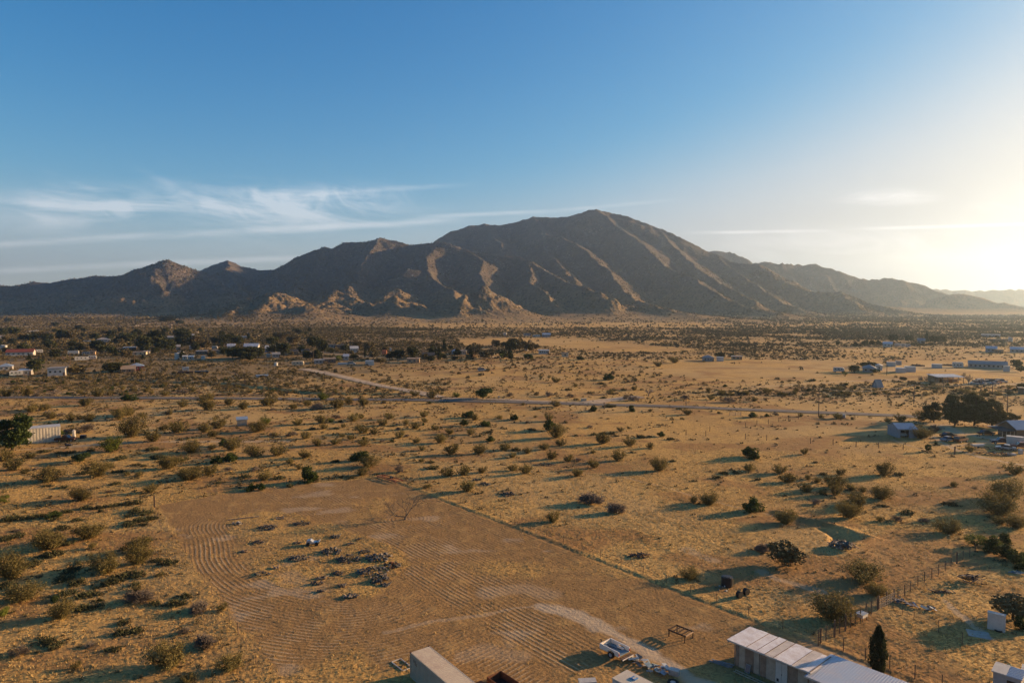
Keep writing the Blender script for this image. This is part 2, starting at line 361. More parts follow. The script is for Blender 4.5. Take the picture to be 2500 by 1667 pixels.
def masks(x, y):
    r = np.hypot(x, y); o = {}
    ds, _ = segdist(x, y, FIELD, True); ins = inpoly(x, y, FIELD); sd = np.where(ins, ds, -ds)
    di, _ = segdist(x, y, ISLE, True); sdi = np.where(inpoly(x, y, ISLE), -di, di)
    wob = 0.5 * fbm(x / 3, y / 3, 3, 41)
    wi = 1.6 * fbm(x / 3.5, y / 3.5, 4, 49)
    pm = sst(sd + wob, -0.2, 0.9) * np.maximum(sst(sdi + wi, -0.6, 1.0), 0.55 * sst(fbm(x / 4, y / 4, 3, 51), -0.15, 0.35))
    px = 1250 + FPX * x / np.maximum(y, 1); py = 745 + FPX * CAMH / np.maximum(y, 1)
    pm = pm * (1 - 0.75 * sst(fbm(x / 14, y / 14, 3, 43) + sst(y, 76, 66) * 0.9, 0.35, 0.8))
    o['plough'] = pm
    es = edge_s(x, y); am = (1 - 0.75 * np.exp(-((es - C_EDGE - 3) / 1.0) ** 2)) * (0.75 + 0.25 * sst(es, 4, 16)) * (1 - 0.75 * sst(x + 0.35 * y, 30, 40) * sst(y, 108, 92)) * (0.8 + 0.2 * sst(fbm(x / 7, y / 7, 3, 45), -0.35, 0.25))
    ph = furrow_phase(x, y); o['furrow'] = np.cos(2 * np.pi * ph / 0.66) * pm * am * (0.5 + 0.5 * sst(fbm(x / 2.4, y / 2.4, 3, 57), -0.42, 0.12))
    pa = np.zeros(x.shape)
    for a, w, s in TR:
        d, _ = segdist(x, y, a)
        near = d < w * 4 + 3
        pa = np.maximum(pa, np.where(near, s * (1 - sst(d + 0.8 * w * fbm(x / (w * 2.5), y / (w * 2.5), 3, 47), w * 0.5, w * 1.3)), 0))
    pa = np.maximum(pa, 0.45 * pm * sst(fbm(x / 8, y / 5, 4, 53), 0.34, 0.55))
    o['pale'] = pa
    o['dirt'] = sst(fbm(x / 16, y / 12, 4, 59), 0.10, 0.45) * (1 - sst(r, 500, 900)) * 0.8
    sc = sst(r, 330, 520) * 0.5 + 0.1 * sst(r, 700, 1100) + 0.5 * fbm(x / 140, y / 190, 3, 61)
    sc = sc + 0.6 * sst(-x, -60, 120) * sst(y, 290, 400) * (1 - 0.5 * sst(y, 900, 1200)) - 0.75 * sst(x, -40, 100) * (1 - sst(y, 430, 520)) - 0.5 * sst(x, 150, 350) * (1 - sst(y, 560, 640))
    sc = sc * (1 - inpoly(x, y, OPEN_FIELD) * 0.95) - 0.5 * sst(r, 950, 1300) * sst(x, -250, -60) * (1 - sst(x, 500, 800))
    sc = sc - 0.45 * sst(px, 850, 1100) * (1 - sst(px, 1900, 2300)) * sst(r, 300, 500)
    o['scrub'] = np.clip(sc, 0, 0.9)
    return o
rads = lograd(40, 56, 0.006)[:-1] + lograd(56, 190, 0.0021)[:-1] + lograd(190, 700, 0.004)[:-1] + lograd(700, 9300, 0.012)
NC = 1150
gx, gy = polar(rads, -46, 46, NC)
gh = hz(gx, gy); mk = masks(gx, gy)
rr = np.hypot(gx, gy); fade = 1 - sst(rr, 150, 420)
flat = np.clip(mk['plough'] + mk['pale'], 0, 1)
tuss = np.abs(vn(gx / 0.33, gy / 0.42, 71)) * 0.6 + 0.4 * fbm(gx / 1.3, gy / 1.5, 2, 73)
gh = gh + fade * (0.10 * tuss * (1 - flat * 0.75)) + 0.022 * mk['furrow'] * (1 - sst(rr, 160, 200))
_e = edge_s(gx, gy); _k = sst(gy, 152, 147) * (rr < 260); gh = gh - 0.05 * np.exp(-((_e - 0.5) / 0.4) ** 2) * _k + 0.07 * np.exp(-((_e + 0.5) / 0.6) ** 2) * _k
me = mesh_np('ground', np.stack([gx, gy, gh], -1).reshape(-1, 3), gridfaces(len(rads), NC), MATS['ground_mat'], True)
for k, v in mk.items():
    a = me.attributes.new(k, 'FLOAT', 'POINT'); a.data.foreach_set('value', v.astype(np.float32).ravel())
tag(link('ground', me), 'dry golden grassland and bare desert soil', 'ground', kind='structure')
# the rest of the ground, out of the fine fan (sides and behind the camera), 4 cm lower where it meets it
def coarse(a0, a1, r0):
    x, y = polar(lograd(r0, 9300, 0.05), a0, a1, int(abs(a1 - a0) / 1.5) + 2)
    return x, y
vs, fs, off = [], [], 0
for a0, a1, r0 in ((46, 314, 1.0), (-46, 46, 1.0)):
    if a0 == 46: x, y = coarse(a0, a1, r0)
    else: x, y = polar(lograd(1.0, 40.0, 0.1), a0, a1, 64)
    h = hz(x, y)
    vs.append(np.stack([x, y, h], -1).reshape(-1, 3)); fs.append(gridfaces(*x.shape) + off); off += x.size
me = mesh_np('ground_beyond', np.concatenate(vs), np.concatenate(fs), MATS['ground_mat'], True)
tag(link('ground_around', me), 'dry grassland round about', 'ground', kind='structure')
del gx, gy, gh, rr, tuss, _e, flat, fade

def ribbon(pix, width, lift, name, mat, label, step=4.0, wob=0.0):
    pts = GP(pix); seg = []
    for (x0, y0), (x1, y1) in zip(pts[:-1], pts[1:]):
        n = max(1, int(math.hypot(x1 - x0, y1 - y0) / step))
        for i in range(n): seg.append((x0 + (x1 - x0) * i / n, y0 + (y1 - y0) * i / n))
    seg.append(pts[-1]); seg = np.array(seg)
    for _ in range(12):
        seg[1:-1] = 0.25 * seg[:-2] + 0.5 * seg[1:-1] + 0.25 * seg[2:]
    t = np.gradient(seg, axis=0); t /= np.linalg.norm(t, axis=1)[:, None]; nrm = np.stack([-t[:, 1], t[:, 0]], 1)
    K = 7; rows = []
    ww = width / 2 * (1 + wob * fbm(np.arange(len(seg)) / 3.0, np.zeros(len(seg)), 3, 5))
    for j in range(K):
        q = seg + nrm * (ww * (j / (K - 1) * 2 - 1))[:, None]
        hc = hz(seg[:, 0], seg[:, 1])
        crown = lift + 0.10 * (1 - (j / (K - 1) * 2 - 1) ** 2)
        rows.append(np.column_stack([q, np.maximum(hz(q[:, 0], q[:, 1]), hc) + crown + (0.12)]))
    v = np.stack(rows, 1).reshape(-1, 3)
    f = gridfaces(len(seg), K)
    n = v[f[0][1]] - v[f[0][0]]; m2 = v[f[0][2]] - v[f[0][0]]
    if np.cross(n, m2)[2] < 0: f = f[:, ::-1]
    return tag(link(name, mesh_np(name, v, f, MATS[mat], True)), label, 'road', kind='structure')
ribbon([(-500, 968), (0, 970), (600, 973), (850, 975), (1080, 978), (1200, 981), (1600, 991), (2000, 1008), (2250, 1018), (2500, 1029), (3000, 1050)], 6.3, 0.05, 'road', 'asphalt_mat', 'two lane asphalt road crossing the desert')
ribbon([(741, 900), (818, 916), (886, 933), (954, 946), (1020, 958), (1075, 971)], 6.5, 0.06, 'dirt_road', 'dirt_road_mat', 'pale dirt road leading from the town to the asphalt road', wob=0.25)
ribbon([(1436, 984), (1460, 978), (1500, 975), (1560, 968)], 7.0, 0.05, 'dirt_path', 'dirt_road_mat', 'pale gravel turn-off beside the asphalt road', wob=0.4)
ribbon([(1080, 973), (1200, 975), (1330, 981), (1440, 984)], 3.0, 0.03, 'road_shoulder', 'dirt_road_mat', 'pale gravel shoulder of the asphalt road', wob=0.5)

# ================================================================== MOUNTAINS
RIDGES = [  # (slope, [(px, py, forward distance m)...])
    # left range
    (0.49, [(-900, 690, 2500), (-500, 705, 2500), (-200, 702, 2575), (0, 696, 2650), (42, 696, 2650), (80, 686, 2650), (101, 691, 2650), (170, 680, 2650), (234, 673, 2620), (308, 673, 2620), (361, 648, 2620), (392, 636, 2620), (412, 634, 2620), (446, 646, 2620), (484, 662, 2620), (530, 695, 2500), (575, 722, 2350)]),
    (0.53, [(484, 660, 3175), (521, 645, 3175), (554, 636, 3175), (595, 650, 3175), (638, 659, 3175), (691, 654, 3175), (733, 638, 3100), (765, 611, 3025), (789, 604, 2950), (813, 608, 2950), (840, 593, 2950), (893, 588, 2950), (925, 579, 2950), (962, 587, 2950), (1005, 598, 2950), (1040, 592, 2875), (1063, 592, 2800), (1084, 592, 2770), (1110, 600, 2740), (1133, 607, 2710)]),
    (0.64, [(554, 636, 3175), (560, 680, 2725), (600, 715, 2425)]),
    (0.64, [(789, 604, 2950), (770, 650, 2650), (720, 700, 2350), (700, 715, 2200)]),
    (0.64, [(925, 579, 2950), (890, 640, 2575), (860, 690, 2275), (850, 705, 2125)]),
    (0.58, [(1063, 592, 2800), (1040, 640, 2500), (1036, 661, 2350), (1084, 693, 2170), (1100, 720, 1975)]),
    (0.68, [(990, 655, 2350), (1036, 661, 2350)]),
    (0.60, [(1133, 607, 2710), (1165, 626, 2575), (1182, 640, 2500), (1177, 667, 2350), (1195, 700, 2170)]),
    (0.58, [(1150, 612, 2800), (1205, 620, 2725), (1272, 626, 2680), (1296, 636, 2620), (1330, 660, 2425), (1374, 682, 2230), (1425, 701, 2050), (1490, 731, 1830)]),
    (0.68, [(1296, 636, 2620), (1300, 690, 2200), (1340, 730, 1900)]),
    # main mountain
    (0.55, [(1085, 592, 3550), (1127, 558, 3625), (1145, 549, 3670), (1180, 546, 3700), (1220, 549, 3730), (1276, 537, 3775), (1307, 529, 3775), (1355, 531, 3745), (1414, 523, 3700), (1440, 514, 3640), (1456, 512, 3640), (1488, 518, 3640), (1531, 526, 3580), (1594, 553, 3520), (1658, 579, 3400), (1701, 598, 3325), (1743, 617, 3250), (1792, 640, 3130), (1843, 644, 3070), (1870, 659, 2980), (1918, 686, 2890), (1972, 710, 2800), (2050, 713, 2755), (2084, 727, 2650), (2132, 744, 2500), (2200, 768, 2275)]),
    (0.60, [(1307, 529, 3775), (1330, 570, 3325), (1370, 580, 3190), (1405, 592, 3040), (1440, 615, 2890), (1480, 660, 2575), (1500, 685, 2395), (1517, 703, 2275), (1544, 728, 2095), (1600, 752, 1900)]),
    (0.68, [(1330, 600, 3100), (1345, 622, 2890), (1375, 650, 2650), (1394, 680, 2425)]),
    (0.58, [(1456, 512, 3640), (1510, 551, 3400), (1558, 582, 3220), (1578, 606, 3070), (1629, 650, 2770), (1697, 680, 2500), (1748, 711, 2275), (1830, 748, 2020), (1900, 768, 1850)]),
    (0.60, [(1594, 553, 3520), (1650, 610, 3175), (1730, 670, 2725), (1800, 712, 2425), (1850, 735, 2200)]),
    (0.60, [(1743, 617, 3250), (1800, 665, 2950), (1870, 715, 2575), (1960, 752, 2275)]),
    (0.60, [(1180, 546, 3700), (1200, 580, 3325), (1230, 600, 3100)]),
    (0.60, [(2050, 713, 2755), (2100, 752, 2350)]),
    (0.39, [(1380, 762, 1780), (1476, 742, 1850), (1595, 745, 1850), (1640, 758, 1800), (1690, 776, 1700)]),
    # front hills: crests run away from the camera so that their right flanks catch the low sun
    (0.36, [(636, 783, 1480), (652, 755, 1560), (672, 716, 1690), (690, 722, 1800), (730, 738, 1950)]),
    (0.45, [(560, 775, 1500), (585, 745, 1600), (620, 727, 1720)]), (0.42, [(742, 772, 1500), (752, 744, 1600), (775, 748, 1720), (800, 752, 1800)]),
    (0.40, [(690, 725, 1690), (735, 737, 1690), (790, 757, 1640), (850, 776, 1580)]),
    (0.46, [(792, 750, 1780), (806, 720, 1880), (824, 714, 1930), (850, 720, 2050)]), (0.46, [(824, 714, 1930), (870, 728, 1900), (910, 748, 1820)]),
    (0.46, [(945, 768, 1600), (955, 742, 1680), (973, 727, 1760), (985, 735, 1880)]), (0.46, [(973, 727, 1760), (1010, 745, 1720), (1045, 765, 1650)]),
    (0.48, [(930, 735, 1880), (955, 712, 2000), (973, 709, 2040), (1005, 716, 2150)]),
    (0.62, [(1118, 766, 1560), (1130, 732, 1630), (1143, 709, 1690)]), (0.60, [(1172, 712, 1690), (1184, 697, 1710), (1200, 718, 1830)]), (0.66, [(1160, 745, 1620), (1184, 700, 1700)]), (0.62, [(1205, 716, 1700), (1222, 730, 1680), (1246, 752, 1630)]),
    # right range and far ridges
    (0.62, [(1700, 640, 4600), (1734, 613, 4600), (1750, 611, 4600), (1785, 615, 4600), (1810, 625, 4550), (1835, 643, 4500)]),
    (0.64, [(1820, 655, 4000), (1846, 640, 4000), (1870, 638, 4000), (1905, 642, 4000), (1990, 644, 4000), (2025, 654, 3950), (2050, 663, 3900), (2100, 679, 3850), (2120, 682, 3850), (2160, 678, 3850), (2200, 680, 3800), (2260, 698, 3750), (2320, 718, 3650), (2400, 740, 3500)]),
    (0.60, [(2290, 722, 3400), (2320, 717, 3400), (2345, 715, 3400), (2400, 727, 3350), (2450, 738, 3300), (2500, 747, 3250), (2600, 762, 3100)]),
    (0.5, [(1990, 644, 4000), (1990, 644, 4001)]), (0.5, [(2160, 678, 3850), (2160, 678, 3851)]),
    (0.20, [(2060, 752, 2900), (2150, 748, 2900), (2300, 757, 2900), (2450, 757, 2900), (2700, 760, 2900)]),
    (0.40, [(2200, 704, 6300), (2275, 704, 6300), (2330, 706, 6300), (2380, 709, 6300), (2440, 706, 6300), (2500, 704, 6300), (2700, 700, 6300), (2900, 706, 6300)]),
]
def ridge_height(x, y, ridges, amp=1.0):
    wx = x + 20 * fbm(x / 170, y / 170, 3, 101) + 6 * fbm(x / 45, y / 45, 2, 103)
    wy = y + 40 * fbm(x / 190, y / 190, 3, 107) + 12 * fbm(x / 50, y / 50, 2, 109)
    H = np.full(x.shape, -160.0); D = np.full(x.shape, 1e6)
    K = 7.0
    for sl, pts in ridges:
        w = [AT(px, py, Y) for px, py, Y in pts]
        for (x0, y0, z0), (x1, y1, z1) in zip(w[:-1], w[1:]):
            ex, ey = x1 - x0, y1 - y0; L2 = ex * ex + ey * ey
            t = np.clip(((wx - x0) * ex + (wy - y0) * ey) / L2, 0, 1)
            d = np.hypot(wx - x0 - t * ex, wy - y0 - t * ey)
            z = z0 + (z1 - z0) * t
            h = z - sl * d * (1 + 0.00018 * d)
            k = np.maximum(H, h); H = k + np.exp(-np.abs(H - h) / K) * K * 0.35 * (np.minimum(H, h) > -100)
            D = np.minimum(D, d)
    hh = np.clip(H, 0, None); a = sst(D, 5, 130) * sst(hh, 0, 60)
    rn = 1 - np.abs(fbm(x / 130, y / 130, 4, 113)) * 2.2
    rn2 = 1 - np.abs(fbm(x / 42, y / 42, 3, 117)) * 2.2
    H = H + amp * (a * (rn - 0.55) * 22 + sst(hh, 0, 40) * ((rn2 - 0.5) * (1.6 + 4 * a) + fbm(x / 13, y / 13, 3, 119) * 1.7))
    H = H + fbm(x / 34, y / 34, 4, 121) * 14 * sst(hh, 3, 25) * (1 - sst(y, 1950, 2150))
    B = 34.0; H = np.where(H < B, B * np.exp((H - B) / (B * 1.25)), H) - 1.5
    return H
def mountain_mesh(r0, r1, s, a0, a1, n, ridges, name, label, amp=1.0):
    rads = lograd(r0, r1, s); x, y = polar(rads, a0, a1, n); H = ridge_height(x, y, ridges, amp)
    nc = x.shape[1]; f = gridfaces(len(rads), nc)
    hf = H.ravel(); keep = (hf[f] > -1.2).any(1); f = f[keep]
    used = np.unique(f); remap = np.zeros(hf.size, np.int64); remap[used] = np.arange(len(used))
    v = np.stack([x.ravel()[used], y.ravel()[used], hf[used]], -1)
    return tag(link(name, mesh_np(name, v, remap[f], MATS['mountain_mat'], True)), label, 'mountain', kind='structure')
mountain_mesh(1250, 4700, 0.0031, -46, 44, 1250, RIDGES[:-9], 'mountains', 'brown desert mountain range with rocky spurs and foothills')
mountain_mesh(2300, 5600, 0.006, 8, 60, 520, RIDGES[-9:-1], 'hills', 'hazy desert range beyond the valley')
mountain_mesh(5400, 9200, 0.010, 20, 46, 360, RIDGES[-1:], 'distant_ridge', 'pale distant ridge on the horizon', 0.8)
# ================================================================== VEGETATION
leafmat('olive_leaf', (0.185, 0.145, 0.052), (0.105, 0.088, 0.033))
leafmat('green_leaf', (0.060, 0.082, 0.020), (0.028, 0.042, 0.014))
leafmat('dark_leaf', (0.034, 0.044, 0.020), (0.018, 0.025, 0.013))
leafmat('bright_leaf', (0.150, 0.170, 0.028), (0.090, 0.110, 0.022))
leafmat('cactus_skin', (0.085, 0.082, 0.038), (0.045, 0.048, 0.024), 0.0)
leafmat('grey_twig', (0.20, 0.165, 0.14), (0.12, 0.096, 0.08), 0.0)
leafmat('brown_twig', (0.100, 0.068, 0.042), (0.055, 0.040, 0.028), 0.0)
leafmat('shade_leaf', (0.105, 0.098, 0.042), (0.060, 0.060, 0.027))
leafmat('tree_leaf', (0.062, 0.066, 0.026), (0.032, 0.038, 0.016))
leafmat('bark', (0.090, 0.066, 0.046), (0.055, 0.040, 0.030), 0.0)
leafmat('scrub_leaf', (0.145, 0.112, 0.052), (0.082, 0.067, 0.033), 0.0)
leafmat('straw', (0.52, 0.37, 0.165), (0.36, 0.245, 0.105), 0.2)
leafmat('stone_mat', (0.15, 0.135, 0.12), (0.07, 0.062, 0.055), 0.0)

def leaves(c, size, rng, flat=0.0):
    """one small triangle per centre"""
    n = len(c); a = rng.normal(size=(n, 3)); a /= np.linalg.norm(a, axis=1)[:, None]
    q = rng.normal(size=(n, 3)); q[:, 2] *= (1 - flat); b_ = np.cross(a, q); b_ /= np.linalg.norm(b_, axis=1)[:, None] + 1e-9
    s = size * rng.uniform(0.6, 1.35, (n, 1))
    v = np.stack([c - a * s * 0.5, c + a * s * 0.5, c + b_ * s * 0.85], 1).reshape(-1, 3)
    return v, np.arange(3 * n).reshape(-1, 3)
def prisms(p0, p1, r0, r1):
    """three-sided tapering sticks, vectorised"""
    p0 = np.asarray(p0, float); p1 = np.asarray(p1, float); d = p1 - p0; L = np.linalg.norm(d, axis=1)[:, None] + 1e-9; d = d / L
    up = np.tile([0.31, 0.17, 0.93], (len(d), 1)); k = np.abs((d * up).sum(1)) > 0.95; up[k] = [1, 0, 0]
    a = np.cross(d, up); a /= np.linalg.norm(a, axis=1)[:, None]; c = np.cross(d, a); vs = []
    r0 = np.broadcast_to(np.asarray(r0, float).reshape(-1, 1), (len(d), 1)); r1 = np.broadcast_to(np.asarray(r1, float).reshape(-1, 1), (len(d), 1))
    for p, r in ((p0, r0), (p1, r1)):
        for j in range(3):
            t = 2 * math.pi * j / 3; vs.append(p + (a * math.cos(t) + c * math.sin(t)) * r)
    v = np.stack(vs, 1).reshape(-1, 3); o = np.arange(len(d))[:, None] * 6
    f = np.concatenate([o + np.array(q) for q in ([0, 1, 4], [0, 4, 3], [1, 2, 5], [1, 5, 4], [2, 0, 3], [2, 3, 5])])
    return v, f
def cat(*vf):
    vs, fs, o = [], [], 0
    for v, f in vf:
        vs.append(v); fs.append(f + o); o += len(v)
    return np.concatenate(vs), np.concatenate(fs)
def two(name, va, ma, vb, mb):
    """a mesh of two materials (leaves, stems)"""
    v, f = cat(va, vb); me = mesh_np(name, v, f, [MATS[ma], MATS[mb]])
    me.polygons.foreach_set('material_index', np.r_[np.zeros(len(va[1]), np.int32), np.ones(len(vb[1]), np.int32)]); return me
# every prototype below is one unit wide; returns (leaves, stems)
def p_creosote(seed, nst=22, nl=1500, sz=0.062, spread=1.0):
    g = np.random.default_rng(seed); az = g.uniform(0, 2 * np.pi, nst); ti = g.uniform(0.05, 1.0, nst) ** 0.7 * 1.02
    L = g.uniform(0.5, 0.72, nst) * (1 - 0.12 * np.cos(az + seed)); r0 = g.uniform(0, 0.06, nst)
    p0 = np.stack([np.cos(az) * r0, np.sin(az) * r0, np.full(nst, -0.02)], 1)
    pm = p0 + np.stack([np.sin(ti) * np.cos(az), np.sin(ti) * np.sin(az), np.cos(ti)], 1) * (L * 0.55)[:, None]
    t2 = ti * 0.78; p1 = pm + np.stack([np.sin(t2) * np.cos(az + .2), np.sin(t2) * np.sin(az + .2), np.cos(t2)], 1) * (L * 0.5)[:, None]
    st = cat(prisms(p0, pm, 0.009, 0.006), prisms(pm, p1, 0.006, 0.003))
    k = g.integers(0, nst, nl); t = g.uniform(0.0, 1.0, nl) ** 0.75
    c = pm[k] + (p1[k] - pm[k]) * (t * 1.05)[:, None] + g.normal(size=(nl, 3)) * (0.035 + 0.03 * t)[:, None] * spread
    low = g.random(nl) < 0.3; c[low] = (p0[k] + (pm[k] - p0[k]) * g.uniform(0.45, 1, (nl, 1)) + g.normal(size=(nl, 3)) * 0.045)[low]
    c[:, 2] = np.abs(c[:, 2])
    return leaves(c, sz, g), st
def p_round(seed, nl=1100, sz=0.06, hf=0.62, clumps=14):
    g = np.random.default_rng(seed); cc = g.normal(size=(clumps, 3)); cc /= np.linalg.norm(cc, axis=1)[:, None]
    cc[:, 2] = np.abs(cc[:, 2]); cc = cc * g.uniform(0.12, 0.36, (clumps, 1)) * [1, 1, 1.25 * hf / 0.62] + [0, 0, 0.10]
    k = g.integers(0, clumps, nl); d = g.normal(size=(nl, 3)); d /= np.linalg.norm(d, axis=1)[:, None]
    rad = g.uniform(0.11, 0.2, clumps)[k][:, None]
    c = cc[k] + d * rad * g.uniform(0.55, 1.1, (nl, 1)); c[:, 2] = np.abs(c[:, 2]) + 0.01
    st = prisms(np.zeros((clumps, 3)) - [0, 0, 0.02], cc, 0.016, 0.006)
    return leaves(c, sz, g), st
def p_bare(seed, nst=16, twigs=7):
    g = np.random.default_rng(seed); P0, P1, r0, r1 = [], [], [], []
    for i in range(nst):
        a = g.uniform(0, 6.28); t = g.uniform(0.1, 1.15); d = np.array([math.sin(t) * math.cos(a), math.sin(t) * math.sin(a), math.cos(t) * 0.85])
        p = np.array([0, 0, -0.02]); q = p + d * g.uniform(0.22, 0.34); P0.append(p); P1.append(q); r0.append(0.014); r1.append(0.010)
        for j in range(twigs):
            e = d + g.normal(size=3) * 0.5; e[2] = abs(e[2]); e /= np.linalg.norm(e); s = q - d * g.uniform(0, 0.12); w = s + e * g.uniform(0.12, 0.26)
            P0.append(s); P1.append(w); r0.append(0.009); r1.append(0.005)
            for k in range(5):
                e2 = e + g.normal(size=3) * 0.55; e2 /= np.linalg.norm(e2); P0.append(s + (w - s) * g.uniform(0.4, 1)); P1.append(P0[-1] + e2 * g.uniform(0.06, 0.14)); r0.append(0.006); r1.append(0.004)
    st = prisms(P0, P1, r0, r1)
    k = g.integers(0, len(P1), 110); c = np.array(P1)[k] + g.normal(size=(110, 3)) * 0.03
    return leaves(c, 0.022, g), st
def p_cactus(seed, n=60):
    """clump of upright, jointed cholla arms"""
    g = np.random.default_rng(seed); P0, P1, r = [], [], []
    for i in range(n):
        a = g.uniform(0, 6.28); rr = g.uniform(0, 1) ** 0.6 * 0.40; p = np.array([rr * math.cos(a), rr * math.sin(a) * 0.8, 0.0])
        h = 0.13 + 0.20 * (1 - rr / 0.5) * g.uniform(0.4, 1.2); d = np.array([p[0] * 0.9, p[1] * 0.9, 0.5]) + g.normal(size=3) * 0.22; d[2] = abs(d[2]); d /= np.linalg.norm(d)
        q = p + d * h; P0.append(p); P1.append(q); r.append(0.022)
        for k in range(2):
            e = d + g.normal(size=3) * 0.7; e[2] = abs(e[2]) * 0.8; e /= np.linalg.norm(e); s = p + d * h * g.uniform(0.4, 1); P0.append(s); P1.append(s + e * g.uniform(0.06, 0.13)); r.append(0.018)
    st = prisms(P0, P1, r, np.array(r) * 0.8)
    c = np.array(P1)[g.integers(0, len(P1), 260)] + g.normal(size=(260, 3)) * 0.03; c[:, 2] = np.abs(c[:, 2])
    return leaves(c, 0.035, g), st
def p_tree(seed, kind='broad', nl=1500, sz=0.05):
    """unit: width 1, height 1; returns (leaves, wood)"""
    g = np.random.default_rng(seed); P0, P1, r0, r1 = [], [], [], []
    if kind == 'cypress':
        z = g.uniform(0.02, 1.0, nl); rad = 0.5 * np.clip(np.minimum((z + 0.12) * 3.2, (1.03 - z) * 2.3), 0, 1) ** 0.65; a = g.uniform(0, 6.28, nl)
        rr = rad * g.uniform(0.55, 1.06, nl) * (1 + 0.16 * np.sin(a * 3 + z * 14)); c = np.stack([rr * np.cos(a), rr * np.sin(a), z], 1)
        return leaves(c * [1, 1, 1], sz, g), prisms([[0, 0, -0.03]], [[0, 0, 0.85]], 0.06, 0.02)
    if kind == 'conifer':
        z = g.uniform(0.08, 1.0, nl) ** 0.85; a = g.uniform(0, 6.28, nl); tier = np.floor(z * 9)
        rad = 0.5 * (1.03 - z) ** 0.75 * (0.7 + 0.45 * _h(np.floor(a * 1.6).astype(np.int64), tier.astype(np.int64), seed)); rad = np.abs(rad)
        rr = rad * g.uniform(0.35, 1.05, nl); c = np.stack([rr * np.cos(a), rr * np.sin(a), z - rr * 0.12], 1); c[:, 2] = np.maximum(c[:, 2], 0.02)
        return leaves(c, sz, g), prisms([[0, 0, -0.03]], [[0, 0, 0.9]], 0.045, 0.012)
    base = {'broad': 0.22, 'low': 0.07, 'bare': 0.2, 'tall': 0.12}[kind]
    nc = {'broad': 17, 'low': 13, 'bare': 16, 'tall': 24}[kind]
    cc = g.normal(size=(nc, 3)); cc /= np.linalg.norm(cc, axis=1)[:, None]; cc *= g.uniform(0.3, 1.0, (nc, 1)) ** 0.5
    cc = cc * [0.36, 0.36, (0.86 - base) / 2] + [0, 0, base + (1 - base) / 2]
    if kind in ('broad', 'tall'): cc[:, 2] = np.clip(cc[:, 2], 0.2, 0.92)
    fork = np.array([g.normal() * 0.02, g.normal() * 0.02, base + 0.04]); P0.append([0, 0, -0.03]); P1.append(fork); r0.append(0.045); r1.append(0.032)
    for q in cc:
        m_ = fork + (q - fork) * 0.5 + g.normal(size=3) * 0.03; P0 += [fork, m_]; P1 += [m_, q]; r0 += [0.022, 0.012]; r1 += [0.012, 0.005]
        for _ in range(4 if kind != 'bare' else 14):
            s = m_ + (q - m_) * g.uniform(0, 1); e = (q - fork) + g.normal(size=3) * 0.25; e /= np.linalg.norm(e); P0.append(s); P1.append(s + e * g.uniform(0.08, 0.2)); r0.append(0.006); r1.append(0.002)
    wood = prisms(P0, P1, r0, r1)
    if kind == 'bare':
        ends = np.array(P1[1:]); k = g.integers(0, len(ends), 420); s = ends[k]; e = g.normal(size=(420, 3)); e[:, 2] = np.abs(e[:, 2]); e /= np.linalg.norm(e, axis=1)[:, None]
        wood = cat(wood, prisms(s, s + e * g.uniform(0.04, 0.1, (420, 1)), 0.0022, 0.001))
        return leaves(ends[g.integers(0, len(ends), 60)], 0.012, g), wood
    k = g.integers(0, nc, nl); d = g.normal(size=(nl, 3)); d /= np.linalg.norm(d, axis=1)[:, None]
    rad = g.uniform(0.12, 0.21, nc)[k][:, None] * (0.78 if kind == 'tall' else 1) * [1, 1, 0.85 if kind != 'tall' else 0.7]
    c = cc[k] + d * rad * g.uniform(0.5, 1.12, (nl, 1)) ** 0.8
    if kind in ('broad', 'tall'):   # some foliage hanging lower, uneven skirt
        m_ = g.random(nl) < (0.24 if kind == 'tall' else 0.18); c[m_] = c[m_] * [1.0, 1.0, 0.55]
    c[:, 2] = np.maximum(c[:, 2], 0.03)
    return leaves(c, sz, g), wood

PROTO = {}
def reg(kind, lst, lm, sm):
    out_ = []
    for i, (lv, st) in enumerate(lst):
        out_.append((two(kind, lv, lm, st, sm), mesh_np(kind + '_foliage', *lv, MATS[lm]), mesh_np(kind + '_stems', *st, MATS[sm])))
    PROTO[kind] = out_
reg('c', [p_creosote(i) for i in range(7)], 'olive_leaf', 'brown_twig')
reg('C', [p_creosote(20 + i, 34, 4600, 0.040, 1.25) for i in range(4)], 'olive_leaf', 'brown_twig')
reg('y', [p_creosote(50 + i, 26, 2200, 0.052, 1.3) for i in range(3)], 'bright_leaf', 'brown_twig')
reg('g', [p_round(i, 2200, 0.062) for i in range(5)], 'green_leaf', 'bark')
reg('b', [p_bare(i) for i in range(5)], 'grey_twig', 'grey_twig')
reg('B', [p_bare(30 + i, 26, 11) for i in range(3)], 'grey_twig', 'grey_twig')
reg('k', [p_cactus(i) for i in range(6)], 'cactus_skin', 'cactus_skin')
KN = {'c': 'creosote_bush', 'C': 'creosote_bush', 'y': 'creosote_bush', 'g': 'evergreen_shrub', 'b': 'bare_shrub', 'B': 'bare_shrub', 'k': 'cactus_clump'}
KCAT = {'creosote_bush': 'bush', 'evergreen_shrub': 'shrub', 'bare_shrub': 'shrub', 'cactus_clump': 'cactus'}
KDESC = {'c': 'olive brown desert bush', 'C': 'olive brown desert bush', 'y': 'yellow green desert bush', 'g': 'dark green rounded shrub', 'b': 'leafless grey twiggy shrub', 'B': 'leafless grey twiggy shrub', 'k': 'low dark cactus clump'}
KH = {'c': 1.0, 'C': 0.9, 'y': 0.85, 'g': 0.9, 'b': 0.95, 'B': 0.85, 'k': 0.95}
